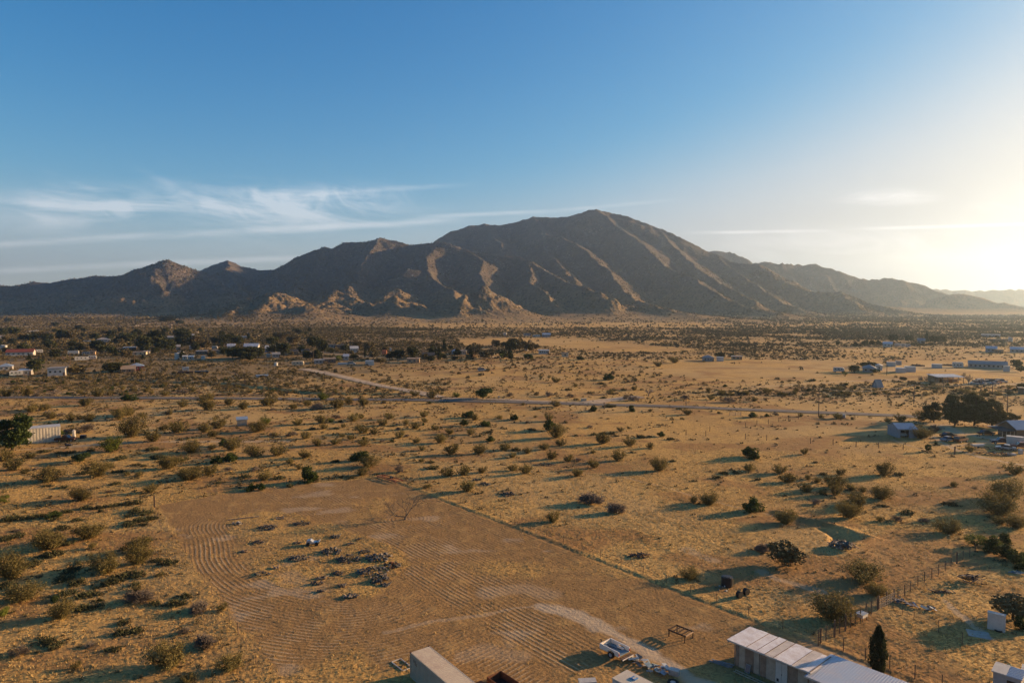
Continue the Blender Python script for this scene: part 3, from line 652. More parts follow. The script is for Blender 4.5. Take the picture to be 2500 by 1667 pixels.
CROPS = [  # (origin x, origin y, zoom, [(X, Y of base, width, kind)...]) digitised from the photograph
 (1400, 960, 3.36, [(165,155,90,'g'),(475,158,75,'g'),(630,160,40,'c'),(740,182,18,'g'),(937,182,75,'c'),(890,220,30,'c'),(1193,175,28,'c'),(1470,205,100,'g'),(1585,203,55,'g'),(1655,190,60,'b'),(1865,200,40,'c'),(2035,212,40,'c'),(2165,215,60,'y'),(2010,262,18,'c'),(140,290,75,'b'),(450,295,30,'c'),(165,350,55,'k'),(240,343,70,'k'),(310,342,70,'k'),(385,320,60,'c'),(355,360,45,'k'),(425,352,25,'k'),(715,362,85,'g'),(555,372,75,'k'),(625,365,50,'k'),(800,390,60,'k'),(968,390,32,'k'),(860,400,30,'b'),(240,420,130,'c'),(465,440,105,'c'),(625,458,60,'c'),(365,560,115,'c'),(160,498,45,'c'),(478,495,35,'k'),(700,645,165,'c'),(815,570,50,'k'),(170,620,100,'c'),(30,690,110,'c'),(40,560,70,'b'),(1455,540,185,'g'),(1893,512,60,'c'),(1440,645,105,'c'),(1690,665,110,'c'),(1755,735,115,'c'),(1330,665,60,'k'),(1235,670,70,'k'),(1180,705,70,'k'),(980,730,45,'k'),(1515,718,50,'k'),(1905,815,110,'c'),(2000,740,70,'c'),(1925,715,60,'c'),(2140,780,160,'c'),(2190,680,80,'c'),(2150,840,130,'c'),(2050,675,60,'k'),(2280,800,60,'c'),(2320,900,110,'c'),(1980,915,110,'b'),(2265,1030,170,'c'),(135,915,240,'B'),(345,990,200,'B'),(985,910,80,'c'),(1115,925,150,'c'),(1745,1080,160,'c'),(20,355,40,'k'),(1295,640,30,'k')]),
 (700, 960, 3.36, [(55,135,60,'c'),(240,140,110,'b'),(170,100,60,'c'),(420,130,110,'c'),(635,105,70,'c'),(795,90,50,'b'),(400,215,100,'b'),(545,235,110,'c'),(610,215,60,'c'),(290,255,90,'c'),(360,245,60,'y'),(90,265,100,'c'),(210,305,60,'k'),(305,300,70,'c'),(405,300,50,'k'),(845,220,80,'c'),(790,270,90,'c'),(995,198,40,'b'),(1125,200,80,'c'),(980,265,60,'c'),(1055,300,90,'c'),(1130,245,60,'c'),(620,335,110,'c'),(715,345,60,'c'),(45,360,100,'b'),(160,380,90,'c'),(455,365,50,'c'),(520,390,60,'c'),(400,430,80,'c'),(630,440,90,'c'),(250,440,90,'c'),(785,410,70,'b'),(925,375,80,'c'),(990,365,60,'b'),(910,310,60,'b'),(1060,415,70,'c'),(1110,475,60,'c'),(1260,415,110,'c'),(1220,310,60,'c'),(1340,340,80,'c'),(1510,345,80,'c'),(1500,205,130,'g'),(1450,275,100,'g'),(1625,275,120,'g'),(1540,225,80,'c'),(1865,225,100,'g'),(1745,215,60,'c'),(2150,235,90,'c'),(2040,205,30,'c'),(2290,250,30,'g'),(1975,250,50,'b'),(2010,310,80,'k'),(2160,310,175,'g'),(2220,370,150,'c'),(1670,400,100,'g'),(1780,470,110,'c'),(1880,470,95,'k'),(1855,530,80,'c'),(1975,495,90,'c'),(2110,465,90,'c'),(2245,435,90,'c'),(2175,545,90,'c'),(2305,565,90,'c'),(1350,505,120,'c'),(1580,500,110,'c'),(1665,330,50,'k'),(1785,300,30,'k'),(155,540,110,'c'),(25,590,70,'c'),(600,560,170,'g'),(670,612,170,'c'),(620,680,110,'c'),(400,575,80,'k'),(105,630,50,'c'),(180,735,215,'g'),(25,770,70,'k'),(450,700,60,'k'),(540,705,60,'k'),(1105,570,50,'c'),(1190,575,60,'k'),(1200,625,110,'k'),(920,655,130,'b'),(1320,690,120,'c'),(1450,680,110,'c'),(1605,660,90,'c'),(1850,640,90,'c'),(1965,665,110,'c'),(1150,790,60,'c'),(1480,820,140,'c'),(2190,1065,130,'c')]),
 (0, 980, 3.36, [(255,95,70,'c'),(360,80,80,'c'),(415,150,80,'c'),(500,125,70,'b'),(580,165,90,'c'),(650,155,50,'c'),(730,170,90,'c'),(970,155,110,'c'),(1060,120,80,'c'),(1170,135,60,'c'),(690,35,70,'c'),(690,265,180,'b'),(560,270,90,'b'),(475,290,80,'y'),(1080,300,200,'c'),(1250,340,130,'c'),(1345,240,70,'c'),(1460,265,130,'c'),(1390,115,60,'c'),(1500,50,80,'c'),(1710,75,90,'c'),(1870,30,60,'c'),(1995,65,70,'c'),(2190,40,80,'c'),(1790,230,130,'c'),(1680,265,100,'c'),(1750,300,80,'c'),(2110,260,150,'c'),(2180,195,90,'y'),(2230,290,70,'b'),(2240,80,60,'b'),(920,425,165,'y'),(750,420,60,'k'),(500,440,70,'k'),(570,436,70,'k'),(360,430,80,'k'),(235,480,80,'c'),(40,500,120,'c'),(110,575,130,'c'),(300,575,70,'b'),(400,670,200,'c'),(800,625,150,'c'),(680,605,80,'k'),(905,555,60,'c'),(970,590,80,'k'),(990,485,100,'k'),(1110,535,60,'k'),(1040,615,50,'c'),(1140,620,60,'c'),(1250,410,90,'k'),(1570,430,150,'c'),(1380,560,150,'c'),(1540,650,175,'c'),(1600,600,90,'c'),(1490,495,110,'k'),(1300,480,110,'k'),(1740,400,70,'c'),(1780,515,120,'g'),(1900,500,140,'g'),(1900,410,140,'c'),(1840,375,110,'g'),(2090,465,130,'c'),(2280,455,130,'c'),(1730,610,110,'c'),(1870,580,80,'b'),(2100,580,100,'b'),(2170,650,120,'c'),(2290,640,100,'k'),(2000,635,90,'k'),(2050,735,110,'g'),(2140,730,110,'g'),(1230,755,90,'c'),(890,755,60,'b'),(520,720,70,'k'),(670,820,160,'c'),(950,690,70,'k'),(80,985,110,'k'),(190,975,90,'k'),(270,965,90,'k'),(340,955,70,'k'),(440,965,110,'g'),(550,920,70,'k'),(700,890,80,'k'),(800,890,80,'k'),(860,880,70,'k'),(930,870,80,'k'),(1040,855,90,'k'),(1120,848,90,'k'),(1110,915,110,'k'),(1190,930,110,'k'),(1170,990,110,'k'),(1250,975,90,'k'),(1050,1030,100,'k'),(1120,1000,80,'k'),(1050,955,50,'k'),(440,985,60,'k'),(630,990,70,'k'),(520,1055,90,'k'),(740,1130,200,'c'),(1210,1150,90,'k'),(60,1145,100,'k'),(150,1120,90,'k')]),
 (0, 1180, 3.22, [(400,520,220,'c'),(520,490,100,'k'),(1075,545,170,'c'),(1190,550,50,'k'),(420,580,120,'k'),(350,590,90,'k'),(265,650,110,'k'),(90,760,240,'C'),(60,830,130,'k'),(830,705,220,'C'),(560,700,120,'k'),(500,770,130,'k'),(610,800,110,'k'),(1080,640,170,'c'),(1240,620,80,'k'),(1330,645,110,'k'),(950,760,130,'k'),(1060,740,130,'k'),(870,800,120,'k'),(180,920,220,'C'),(520,880,110,'k'),(660,900,110,'k'),(740,890,90,'k'),(1080,940,230,'B'),(1380,960,130,'k'),(1460,900,90,'k'),(1560,1010,200,'B'),(1210,960,90,'k'),(650,1000,110,'k'),(740,990,90,'k'),(470,1060,170,'C'),(30,1040,90,'y'),(960,1110,90,'k'),(960,1190,110,'k'),(1060,1175,110,'k'),(360,1250,130,'k'),(440,1290,110,'k'),(890,1320,90,'k'),(1320,1450,280,'C'),(1610,1290,230,'B'),(1810,1470,190,'C'),(1740,1000,80,'c'),(760,830,50,'k'),(1060,810,80,'k'),(150,1350,150,'b'),(700,1290,90,'b'),(620,640,60,'k'),(1450,1190,120,'b')]),
 (2000, 1000, 3.92, [(180,98,80,'c'),(228,98,40,'b'),(320,105,40,'c'),(655,130,60,'c'),(780,130,100,'c'),(980,120,110,'c'),(1110,230,150,'b'),(975,285,175,'c'),(727,362,15,'c'),(620,640,180,'c'),(755,640,80,'k'),(600,860,190,'c'),(415,795,80,'c'),(310,780,90,'c'),(380,940,160,'c'),(255,930,90,'c'),(605,935,70,'k'),(850,1005,110,'k'),(1245,925,120,'k'),(735,1080,140,'b'),(580,1075,70,'c'),(1000,1085,110,'b'),(1245,1190,200,'C'),(1780,875,260,'C'),(1720,1020,300,'C'),(1710,1100,110,'c'),(1900,1140,180,'C'),(1870,630,130,'c'),(1450,415,80,'c')]),
 (1640, 1160, 4.2, [(930,795,180,'B'),(190,1070,200,'C'),(1960,1090,370,'C'),(2110,1240,210,'C'),(1630,1480,420,'C')]),
 (1200, 760, 3.564, [(1020,605,105,'g'),(560,835,100,'c'),(950,640,60,'k'),(670,695,70,'k'),(1245,690,60,'c'),(1060,695,60,'k'),(1150,690,50,'k'),(730,665,50,'c'),(1190,620,50,'b'),(560,630,70,'c'),(500,590,40,'c'),(430,590,40,'c'),(770,435,90,'g'),(1450,490,80,'c'),(1590,460,80,'c'),(1910,775,70,'c'),(275,823,36,'c'),(400,862,70,'k'),(735,780,50,'k'),(980,760,50,'k'),(1380,805,35,'g'),(1240,782,120,'b'),(1180,770,110,'b'),(680,757,110,'b'),(500,750,110,'b'),(160,755,90,'b'),(2060,800,150,'b'),(1680,775,110,'b'),(2290,790,60,'c'),(1030,840,100,'k'),(1630,862,50,'k')]),
 (600, 760, 3.675, [(1890,778,72,'y'),(1665,788,105,'c'),(1520,768,90,'c'),(200,850,130,'c'),(690,800,110,'y'),(555,850,70,'c'),(925,840,90,'c'),(1060,850,80,'c'),(650,880,140,'b'),(430,880,70,'c'),(830,870,120,'b'),(1235,832,50,'c')]),
 (2060, 1240, 3.673, [(1330,400,190,'g'),(1430,450,200,'g'),(1540,500,190,'g'),(1600,560,130,'g'),(1590,1110,170,'g'),(1440,320,120,'g')]),
 (0, 760, 3.675, [(1160,805,130,'g'),(880,770,110,'c'),(770,850,90,'c'),(240,765,90,'c'),(60,770,100,'c'),(320,765,80,'b'),(500,765,130,'b'),(1480,765,80,'c'),(1640,745,110,'b'),(1820,825,110,'c'),(1880,800,90,'c'),(2060,840,80,'c'),(300,890,70,'c'),(400,890,70,'c'),(1870,890,110,'c'),(2180,885,80,'c'),(1510,930,90,'b'),(1080,955,120,'c'),(1160,930,90,'c'),(440,945,110,'b')]),
]
ITEMS = []      # everything that will be labelled from its surroundings: [object, px, py, description, noun key]
LAND = []       # (px, py, phrase) landmarks one can point at
PLANTS = []     # occupied footprints x, y, r
def put_plant(kind, x, y, w, hscale=1.0, parts=False, rz=None):
    pr = PROTO[kind]; i = RNG.integers(len(pr)); z = Z(x, y); rz = RNG.uniform(0, 6.28) if rz is None else rz
    q_ = RNG.uniform(0.84, 1.2); sc = (w * q_, w / q_, w * KH[kind] * hscale * RNG.uniform(0.85, 1.12))
    if parts:
        o = empty(KN[kind], (x, y, z - 0.03), rz); o.scale = sc
        link('foliage' if kind not in 'bB' else 'crown', pr[i][1], o); link('stems', pr[i][2], o)
    else:
        o = link(KN[kind], pr[i][0], None, (x, y, z - 0.03), rz); o.scale = sc
    o['category'] = KCAT[KN[kind]]; px, py = P(x, y, 0)
    ITEMS.append([o, px, py, kind, w, (x, y)]); PLANTS.append((x, y, w / 2)); return o
for ox, oy, zf, lst in CROPS:
    for X, Yb, Wd, kd in lst:
        px, py = ox + X / zf, oy + Yb / zf - 2; x, y = G(px, py); w = Wd / zf * math.hypot(x, y) / FPX * 0.97
        if kd == 'k': w *= 1.15
        wpx = Wd / zf
        k2 = {'c': 'C'}.get(kd, kd) if wpx > 42 else kd
        put_plant(k2, x, y, w, RNG.uniform(0.88, 1.12), parts=wpx > 36)
# ---- more bushes between the digitised ones, then the far scrub as one mass
AVOID = []   # (x0, x1, y0, y1) building footprints, filled by the builders
BAND = GP([(1440, 972), (1600, 962), (1800, 950), (2100, 936), (2230, 942), (2300, 962), (2520, 972), (2520, 1012), (2270, 1000), (2000, 988), (1700, 974)])
def dens(x, y):
    px = 1250 + FPX * x / y; r = np.hypot(x, y)
    n = fbm(x / 70, y / 70, 3, 201); n2 = fbm(x / 18, y / 24, 3, 203)
    left = px < 1250
    d = np.zeros(x.shape)
    z1 = (y < 265); d = np.where(z1, np.where(left, 0.6 + 1.3 * ((y < 130) & (px < 560)), 0.07), d)
    z2 = (y >= 265) & (y < 285); d = np.where(z2, np.where(px < 1150, 1.8, 0.25), d)
    z3 = (y >= 285) & (y < 345); d = np.where(z3, np.where(px < 1100, 4.0, 0.55 + 2.6 * sst(px, 1650, 2100)), d)
    z4 = (y >= 345) & (y < 470); d = np.where(z4, np.where(px < 820, 4.2, np.where(px < 1650, 0.8, 0.13)), d)
    z5 = (y >= 470) & (y < 620); d = np.where(z5, np.where(px < 1300, 4.5, 2.4) * np.where(px > 2050, 0.3, 1), d)
    z6 = (y >= 620) & (y < 1150); d = np.where(z6, 5.0 - 3.1 * sst(px + 200 * n, 950, 1150) + 1.1 * sst(px + 400 * n, 1500, 2000), d)
    z7 = y >= 1150; d = np.where(z7, 0.3 + 0.9 * (1 - sst(px + 300 * n, 700, 950) * (1 - sst(px + 400 * n, 1550, 2000))), d)
    d = np.where(z1 & left & (y > 190), 1.0, d)
    d = d * np.clip(1 + 1.5 * n + 0.9 * n2, 0.05, 3)
    d = np.where(inpoly(x, y, BAND), 4.5 * np.clip(1 + 1.5 * n2, 0.2, 2), d)
    d = np.where(inpoly(x, y, OPEN_FIELD), 0.03, d)
    ds, _ = segdist(x, y, FIELD, True); d = np.where(inpoly(x, y, FIELD) | (ds < 3), 0, d)
    for a, w, s in TR:
        q, _ = segdist(x, y, a); d = np.where(q < w + 1, 0, d)
    for a, w in ((GP([(-500, 968), (0, 970), (600, 973), (1200, 981), (1600, 991), (2000, 1008), (2500, 1029)]), 7), (GP([(741, 900), (818, 916), (954, 946), (1075, 971)]), 5)):
        q, _ = segdist(x, y, a); d = np.where(q < w, 0, d)
    d = np.where((px > 1700) & (y < 130), 0, d); d = np.where((px > 2280) & (y < 245) & (y > 180), 0, d)
    return d
def scatter(y0, y1, dmax, spread=0.86):
    A = (y1 * y1 - y0 * y0) * spread; n = int(A * dmax / 100)
    y = np.sqrt(RNG.uniform(y0 * y0, y1 * y1, n)); x = y * RNG.uniform(-spread, spread, n)
    k = RNG.uniform(0, dmax, n) < dens(x, y); return x[k], y[k]
# ================================================================== BUILDERS
simple('white_paint', (0.46, 0.44, 0.40), 0.55, var=0.16, scale=0.8)
simple('cream_paint', (0.52, 0.42, 0.29), 0.7, var=0.15, scale=0.8)
simple('tan_paint', (0.40, 0.27, 0.16), 0.75, var=0.2, scale=0.7)
simple('brown_paint', (0.17, 0.115, 0.075), 0.8, var=0.25, scale=0.7)
simple('grey_paint', (0.30, 0.285, 0.27), 0.7, var=0.2, scale=0.7)
simple('blue_paint', (0.23, 0.26, 0.29), 0.6, var=0.2, scale=0.7)
simple('green_paint', (0.12, 0.20, 0.14), 0.6, var=0.2, scale=0.7)
simple('salmon_paint', (0.50, 0.17, 0.09), 0.7, var=0.2, scale=0.7)
simple('red_paint', (0.28, 0.035, 0.03), 0.45, var=0.2)
simple('maroon_paint', (0.13, 0.03, 0.035), 0.35, var=0.2)
simple('navy_paint', (0.03, 0.045, 0.075), 0.3, var=0.2, spec=0.5)
simple('black_paint', (0.025, 0.025, 0.027), 0.45, var=0.3)
simple('silver_paint', (0.42, 0.43, 0.44), 0.35, 0.4, var=0.12)
simple('red_roofing', (0.20, 0.050, 0.032), 0.8, var=0.25)
simple('dark_roofing', (0.075, 0.068, 0.062), 0.85, var=0.3)
simple('grey_roofing', (0.26, 0.25, 0.24), 0.75, var=0.2)
simple('tan_roofing', (0.30, 0.22, 0.15), 0.8, var=0.2)
simple('metal_roofing', (0.47, 0.49, 0.52), 0.45, 0.25, var=0.18, scale=1.1, c2=(0.34, 0.33, 0.32))
simple('blue_roofing', (0.26, 0.32, 0.38), 0.45, 0.2, var=0.15)
simple('rust', (0.155, 0.062, 0.030), 0.85, var=0.5, scale=3.0)
simple('dark_rust', (0.050, 0.026, 0.018), 0.85, var=0.5, scale=3.0)
simple('window_glass', (0.030, 0.038, 0.048), 0.12, var=0.2, spec=0.6)
simple('tyre', (0.018, 0.018, 0.018), 0.85, var=0.3)
simple('wood_grey', (0.25, 0.20, 0.16), 0.85, var=0.4, scale=2.5)
simple('wood_brown', (0.17, 0.11, 0.07), 0.85, var=0.4, scale=2.5)
simple('wood_pale', (0.42, 0.34, 0.24), 0.85, var=0.3, scale=2.5)
simple('concrete', (0.40, 0.36, 0.31), 0.9, var=0.25)
simple('tarp_blue', (0.10, 0.22, 0.30), 0.6, var=0.35, scale=2.0)
simple('sheet_metal', (0.36, 0.39, 0.42), 0.5, 0.35, var=0.35, scale=2.0)
simple('dark_stone', (0.085, 0.076, 0.070), 0.9, var=0.4, scale=2.0)
simple('pale_stone', (0.22, 0.185, 0.15), 0.9, var=0.3, scale=2.0)
simple('soil', (0.20, 0.13, 0.08), 0.95, var=0.3, scale=1.0)
simple('lamp_red', (0.30, 0.02, 0.015), 0.4, var=0.1)
simple('straw_pile', (0.55, 0.38, 0.17), 0.95, var=0.3, scale=4.0)

class MB:
    def __init__(s): s.v, s.f = [], []
    def add(s, v, f):
        o = len(s.v); s.v += [tuple(q) for q in v]; s.f += [tuple(i + o for i in q) for q in f]; return s
    def box(s, x0, x1, y0, y1, z0, z1, M=None):
        v = [Vector((x, y, z)) for z in (z0, z1) for x, y in ((x0, y0), (x1, y0), (x1, y1), (x0, y1))]
        if M is not None: v = [M @ q for q in v]
        return s.add(v, [(3, 2, 1, 0), (4, 5, 6, 7), (0, 1, 5, 4), (1, 2, 6, 5), (2, 3, 7, 6), (3, 0, 4, 7)])
    def bar(s, p, q, w=0.05, h=None):
        p, q = Vector(p), Vector(q); d = q - p; L = d.length; M = Matrix.Translation(p) @ d.to_track_quat('X', 'Z').to_matrix().to_4x4()
        h = h or w; return s.box(0, L, -w / 2, w / 2, -h / 2, h / 2, M)
    def cyl(s, c, r, h, ax='z', n=14, r2=None):
        r2 = r if r2 is None else r2; v = []
        for k, rr in ((0, r), (1, r2)):
            for i in range(n):
                a = 2 * math.pi * i / n; x, y, z = rr * math.cos(a), rr * math.sin(a), k * h - (h / 2 if ax != 'z' else 0)
                v.append((x, y, z) if ax == 'z' else ((z, x, y) if ax == 'x' else (x, z, y)))
        v = [Vector(q) + Vector(c) for q in v]
        f = [(i, (i + 1) % n, n + (i + 1) % n, n + i) for i in range(n)] + [tuple(range(n))[::-1], tuple(range(n, 2 * n))]
        return s.add(v, f)
    def prism(s, prof, y0, y1, ax='y'):
        """extrude an (x, z) outline along y (or (y, z) along x)"""
        n = len(prof); v = [(a, y0, c) if ax == 'y' else (y0, a, c) for a, c in prof] + [(a, y1, c) if ax == 'y' else (y1, a, c) for a, c in prof]
        return s.add(v, [(i, (i + 1) % n, n + (i + 1) % n, n + i) for i in range(n)] + [tuple(range(n))[::-1], tuple(range(n, 2 * n))])
    def build(s, name, mat, parent=None, loc=None, rz=0.0, bevel=0.0):
        me = bpy.data.meshes.new(name); me.from_pydata(s.v, [], s.f)
        bm = bmesh.new(); bm.from_mesh(me); bmesh.ops.recalc_face_normals(bm, faces=bm.faces)
        if bevel: bmesh.ops.bevel(bm, geom=bm.edges[:], offset=bevel, segments=2, affect='EDGES', clamp_overlap=True)
        bm.to_mesh(me); bm.free(); me.materials.append(MATS[mat]); return link(name, me, parent, loc, rz)
def foot(x, y, hw, hd): AVOID.append((x - hw - 1, x + hw + 1, y - hd - 1, y + hd + 1))
def face(x, y, rz): return rz - math.atan2(x, y) * 0.85 + ((x * 7.3 + y * 3.1) % 1 - .5) * .22
def place(px0, px1, py, rz=0.0):
    x, y, z = GZ((px0 + px1) / 2, py); w = (px1 - px0) * y / FPX; return x, y, z, w
def windows(t, w, d, h, n, side=-1, zc=None, door=True, wm='window_glass'):
    ws = min(1.3, w / (n + 1) * 0.5); zc = zc or h * 0.58
    for i in range(n):
        x = -w / 2 + w * (i + 0.6) / (n + (0.6 if door else 0.2)) ; yy = side * d / 2
        fr = MB().box(x - ws / 2 - .07, x + ws / 2 + .07, min(yy, yy + side * .05), max(yy, yy + side * .05), zc - .52, zc + .52).build('window', 'white_paint', t)
        MB().box(x - ws / 2, x + ws / 2, min(yy + side * .052, yy + side * .07), max(yy + side * .052, yy + side * .07), zc - .45, zc + .45).build('pane', wm, fr)
    if door:
        x = w * 0.42; yy = side * d / 2
        MB().box(x - .45, x + .45, min(yy, yy + side * .05), max(yy, yy + side * .05), 0.02, 2.02).build('door', 'brown_paint', t)
def house(px0, px1, py, h, d, wall, roof, style, label, nwin=3, rz=0.0, cat='house', group=None, name=None, porch=False, rh=None, wfix=None):
    x, y, z, w = place(px0, px1, py)
    if wfix: w = wfix
    y += d / 2 * 0.9; x *= (y / (y - d * 0.45))
    t = empty(name or 'house', (x, y, z), face(x, y, rz)); w *= 0.90; h *= 0.9
    MB().box(-w / 2, w / 2, -d / 2, d / 2, -0.5, h).build('wall', wall, t)
    o = 0.35; rh = rh or {'gable': 0.22 * d, 'flat': 0.25, 'shed': 0.5, 'hip': 0.2 * d, 'gablex': 0.22 * w}[style]; m = MB(); H = h + 0.004
    if style == 'gable':
        m.prism([(-d / 2 - o, H - .08), (0, H + rh), (d / 2 + o, H - .08), (d / 2 + o, H + .10), (0, H + rh + .18), (-d / 2 - o, H + .10)], -w / 2 - o, w / 2 + o, 'x')
        MB().prism([(-d / 2, H), (d / 2, H), (0, H + rh - .02)], -w / 2 + .01, w / 2 - .01, 'x').build('gable', wall, t)
    elif style == 'gablex':
        m.prism([(-w / 2 - o, H - .08), (0, H + rh), (w / 2 + o, H - .08), (w / 2 + o, H + .10), (0, H + rh + .18), (-w / 2 - o, H + .10)], -d / 2 - o, d / 2 + o, 'y')
        MB().prism([(-w / 2, H), (w / 2, H), (0, H + rh - .02)], -d / 2 + .01, d / 2 - .01, 'y').build('gable', wall, t)
    elif style == 'flat': m.box(-w / 2 - o, w / 2 + o, -d / 2 - o, d / 2 + o, H, H + rh)
    elif style == 'shed':
        m.prism([(-d / 2 - o, H), (d / 2 + o, H + rh), (d / 2 + o, H + rh + .14), (-d / 2 - o, H + .14)], -w / 2 - o, w / 2 + o, 'x')
        MB().prism([(-d / 2 + .01, H), (d / 2 - .01, H), (d / 2 - .01, H + rh * .9)], -w / 2 + .01, w / 2 - .01, 'x').build('gable', wall, t)
    elif style == 'hip':
        a, c = w / 2 + o, d / 2 + o; k = min(a, c) * .95
        m.add([(-a, -c, H), (a, -c, H), (a, c, H), (-a, c, H), (-a + k, 0, H + rh), (a - k, 0, H + rh)], [(0, 1, 5, 4), (1, 2, 5), (2, 3, 4, 5), (3, 0, 4), (3, 2, 1, 0)])
    m.build('roof', roof, t)
    if nwin: windows(t, w, d, h, nwin, door=nwin > 1)
    if porch:
        MB().box(-w / 2, w / 2, -d / 2 - 2.2, -d / 2 - .36, h - .12, h).build('porch_roof', roof, t)
        for k in range(4):
            xx = -w / 2 + .1 + (w - .2) * k / 3; MB().box(xx - .06, xx + .06, -d / 2 - 2.1, -d / 2 - 1.98, 0, h - .124).build('post', 'wood_grey', t)
    tag(t, label, cat, group); foot(x, y, w / 2, d / 2 + 1); LAND.append(((px0 + px1) / 2, py, None, t)); return t
def caravan(px0, px1, py, label, wall='white_paint', stripe='blue_paint', motor=False, rz=0.0, L=None, cat=None, group=None, h=2.5):
    x, y, z, w = place(px0, px1, py); L = L or max(4.0, w); t = empty('motorhome' if motor else 'caravan', (x, y + 1.2, z), face(x, y, rz)); a = L / 2
    prof = [(-a, .55), (-a, h * .93), (-a + .25, h + .25), (a - (.9 if motor else .5), h + .25), (a - .05, h * .80), (a, h * .55), (a - .15, .55)]
    MB().prism(prof, -1.15, 1.15).build('body', wall, t)
    MB().box(-a + .1, a - .3, -1.175, -1.152, 1.05, 1.25).build('stripe', stripe, t)
    for k in range(3):
        xx = -a + L * (k + .7) / 3.6; MB().box(xx - .42, xx + .42, -1.18, -1.152, 1.55, 2.15).build('window', 'window_glass', t)
    MB().box(a * .15 - .3, a * .15 + .3, -1.176, -1.153, .62, 2.3).build('door', 'grey_paint', t) if L < 7 else None
    for xx in ((-a * .55, -a * .55 + .85) if not motor else (-a * .6, a * .62)):
        for yy in (-1.0, 1.0):
            wl = MB().cyl((xx, yy, .36), .36, .24, 'y').build('wheel', 'tyre', t); MB().cyl((xx, yy * 1.13, .36), .17, .03, 'y').build('rim', 'silver_paint', wl)
    if not motor: MB().bar((a - .15, 0, .5), (a + 1.1, 0, .5), .1).build('hitch', 'black_paint', t)
    tag(t, label, cat or ('motorhome' if motor else 'caravan'), group); foot(x, y + 1.2, a, 1.6); LAND.append(((px0 + px1) / 2, py, None, t)); return t
def car_at(x, y, z, rz, paint, label, kind='car', group=None, name=None):
    L, hw = {'car': (4.5, .86), 'pickup': (5.3, .92), 'van': (5.0, .95), 'suv': (4.6, .9)}[kind]; a = L / 2; t = empty(name or {'car': 'parked_car', 'pickup': 'pickup_truck', 'van': 'van', 'suv': 'off_roader'}[kind], (x, y, z), rz)
    low = {'car': [(-a, .35), (-a, .78), (-a + .9, .9), (a - 1.3, .92), (a - .1, .75), (a, .35)],
           'pickup': [(-a, .5), (-a, 1.05), (-a + 1.9, 1.05), (a - 1.5, 1.08), (a - .1, .95), (a, .5)],
           'van': [(-a, .4), (-a, 1.1), (a - 1.2, 1.15), (a - .1, .95), (a, .4)], 'suv': [(-a, .5), (-a, 1.1), (a - 1.3, 1.12), (a - .05, 1.0), (a, .5)]}[kind]
    top = {'car': [(-a + .75, .9), (-a + 1.3, 1.38), (a - 2.0, 1.4), (a - 1.25, .92)], 'pickup': [(-a + 1.95, 1.06), (-a + 2.05, 1.72), (a - 2.2, 1.74), (a - 1.5, 1.08)],
           'van': [(-a + .02, 1.1), (-a + .12, 1.95), (a - 1.7, 1.95), (a - 1.15, 1.15)], 'suv': [(-a + .05, 1.1), (-a + .2, 1.75), (a - 1.9, 1.75), (a - 1.35, 1.12)]}[kind]
    MB().prism(low, -hw, hw).build('body', paint, t, bevel=.05)
    cb = MB().prism(top, -hw + .08, hw - .08).build('cabin', 'window_glass', t)
    r0, r1 = top[1], top[2]; MB().box(r0[0], r1[0], -hw + .1, hw - .1, r0[1] + .003, r0[1] + .05).build('roof', paint, t)
    if kind == 'pickup': MB().box(-a + .12, -a + 1.85, -hw + .12, hw - .12, 1.052, 1.07).build('bed_floor', 'dark_rust', t)
    for xx in (-a + .85, a - .85):
        for yy in (-hw + .06, hw - .06):
            wl = MB().cyl((xx, yy, .34), .34, .22, 'y').build('wheel', 'tyre', t); MB().cyl((xx, yy + math.copysign(.115, yy), .34), .19, .02, 'y').build('rim', 'silver_paint', wl)
    for yy in (-hw * .7, hw * .7): MB().box(a - .02, a + .03, yy - .14, yy + .14, .62, .76).build('headlight', 'white_paint', t)
    tag(t, label, {'car': 'car', 'pickup': 'pickup truck', 'van': 'van', 'suv': 'car'}[kind], group); foot(x, y, 2.2, 1.2); return t
def car(px, py, rz, paint, label, kind='car', group=None, name=None):
    x, y, z = GZ(px, py); LAND.append((px, py, None, None)); return car_at(x, y + .6, z, rz, paint, label, kind, group, name)
def box_thing(name, px0, px1, py, h, d, mat, label, cat, rz=0.0, top=None, group=None, doors=True):
    x, y, z, w = place(px0, px1, py); t = empty(name, (x, y + d / 2, z), face(x, y, rz)); m = MB(); n = max(4, int(w / .35))
    prof = []
    for i in range(n + 1):     # corrugated sides
        xx = -w / 2 + w * i / n; prof.append((xx, -d / 2 + (.04 if i % 2 else 0)))
    v = [(a, c, 0) for a, c in prof] + [(w / 2, d / 2, 0), (-w / 2, d / 2, 0)]; k = len(v); v += [(a, c, h) for a, c, _ in v]
    m.add(v, [(i, (i + 1) % k, k + (i + 1) % k, k + i) for i in range(k)] + [tuple(range(k))[::-1]]); m.build('wall', mat, t)
    MB().box(-w / 2 - .03, w / 2 + .03, -d / 2 - .03, d / 2 + .03, h + .003, h + .08).build('roof', top or mat, t)
    if doors: MB().box(w / 2 + .002, w / 2 + .03, -d / 2 + .1, d / 2 - .1, .1, h - .1).build('door', mat, t)
    tag(t, label, cat, group); foot(x, y + d / 2, w / 2, d / 2); LAND.append(((px0 + px1) / 2, py, None, t)); return t
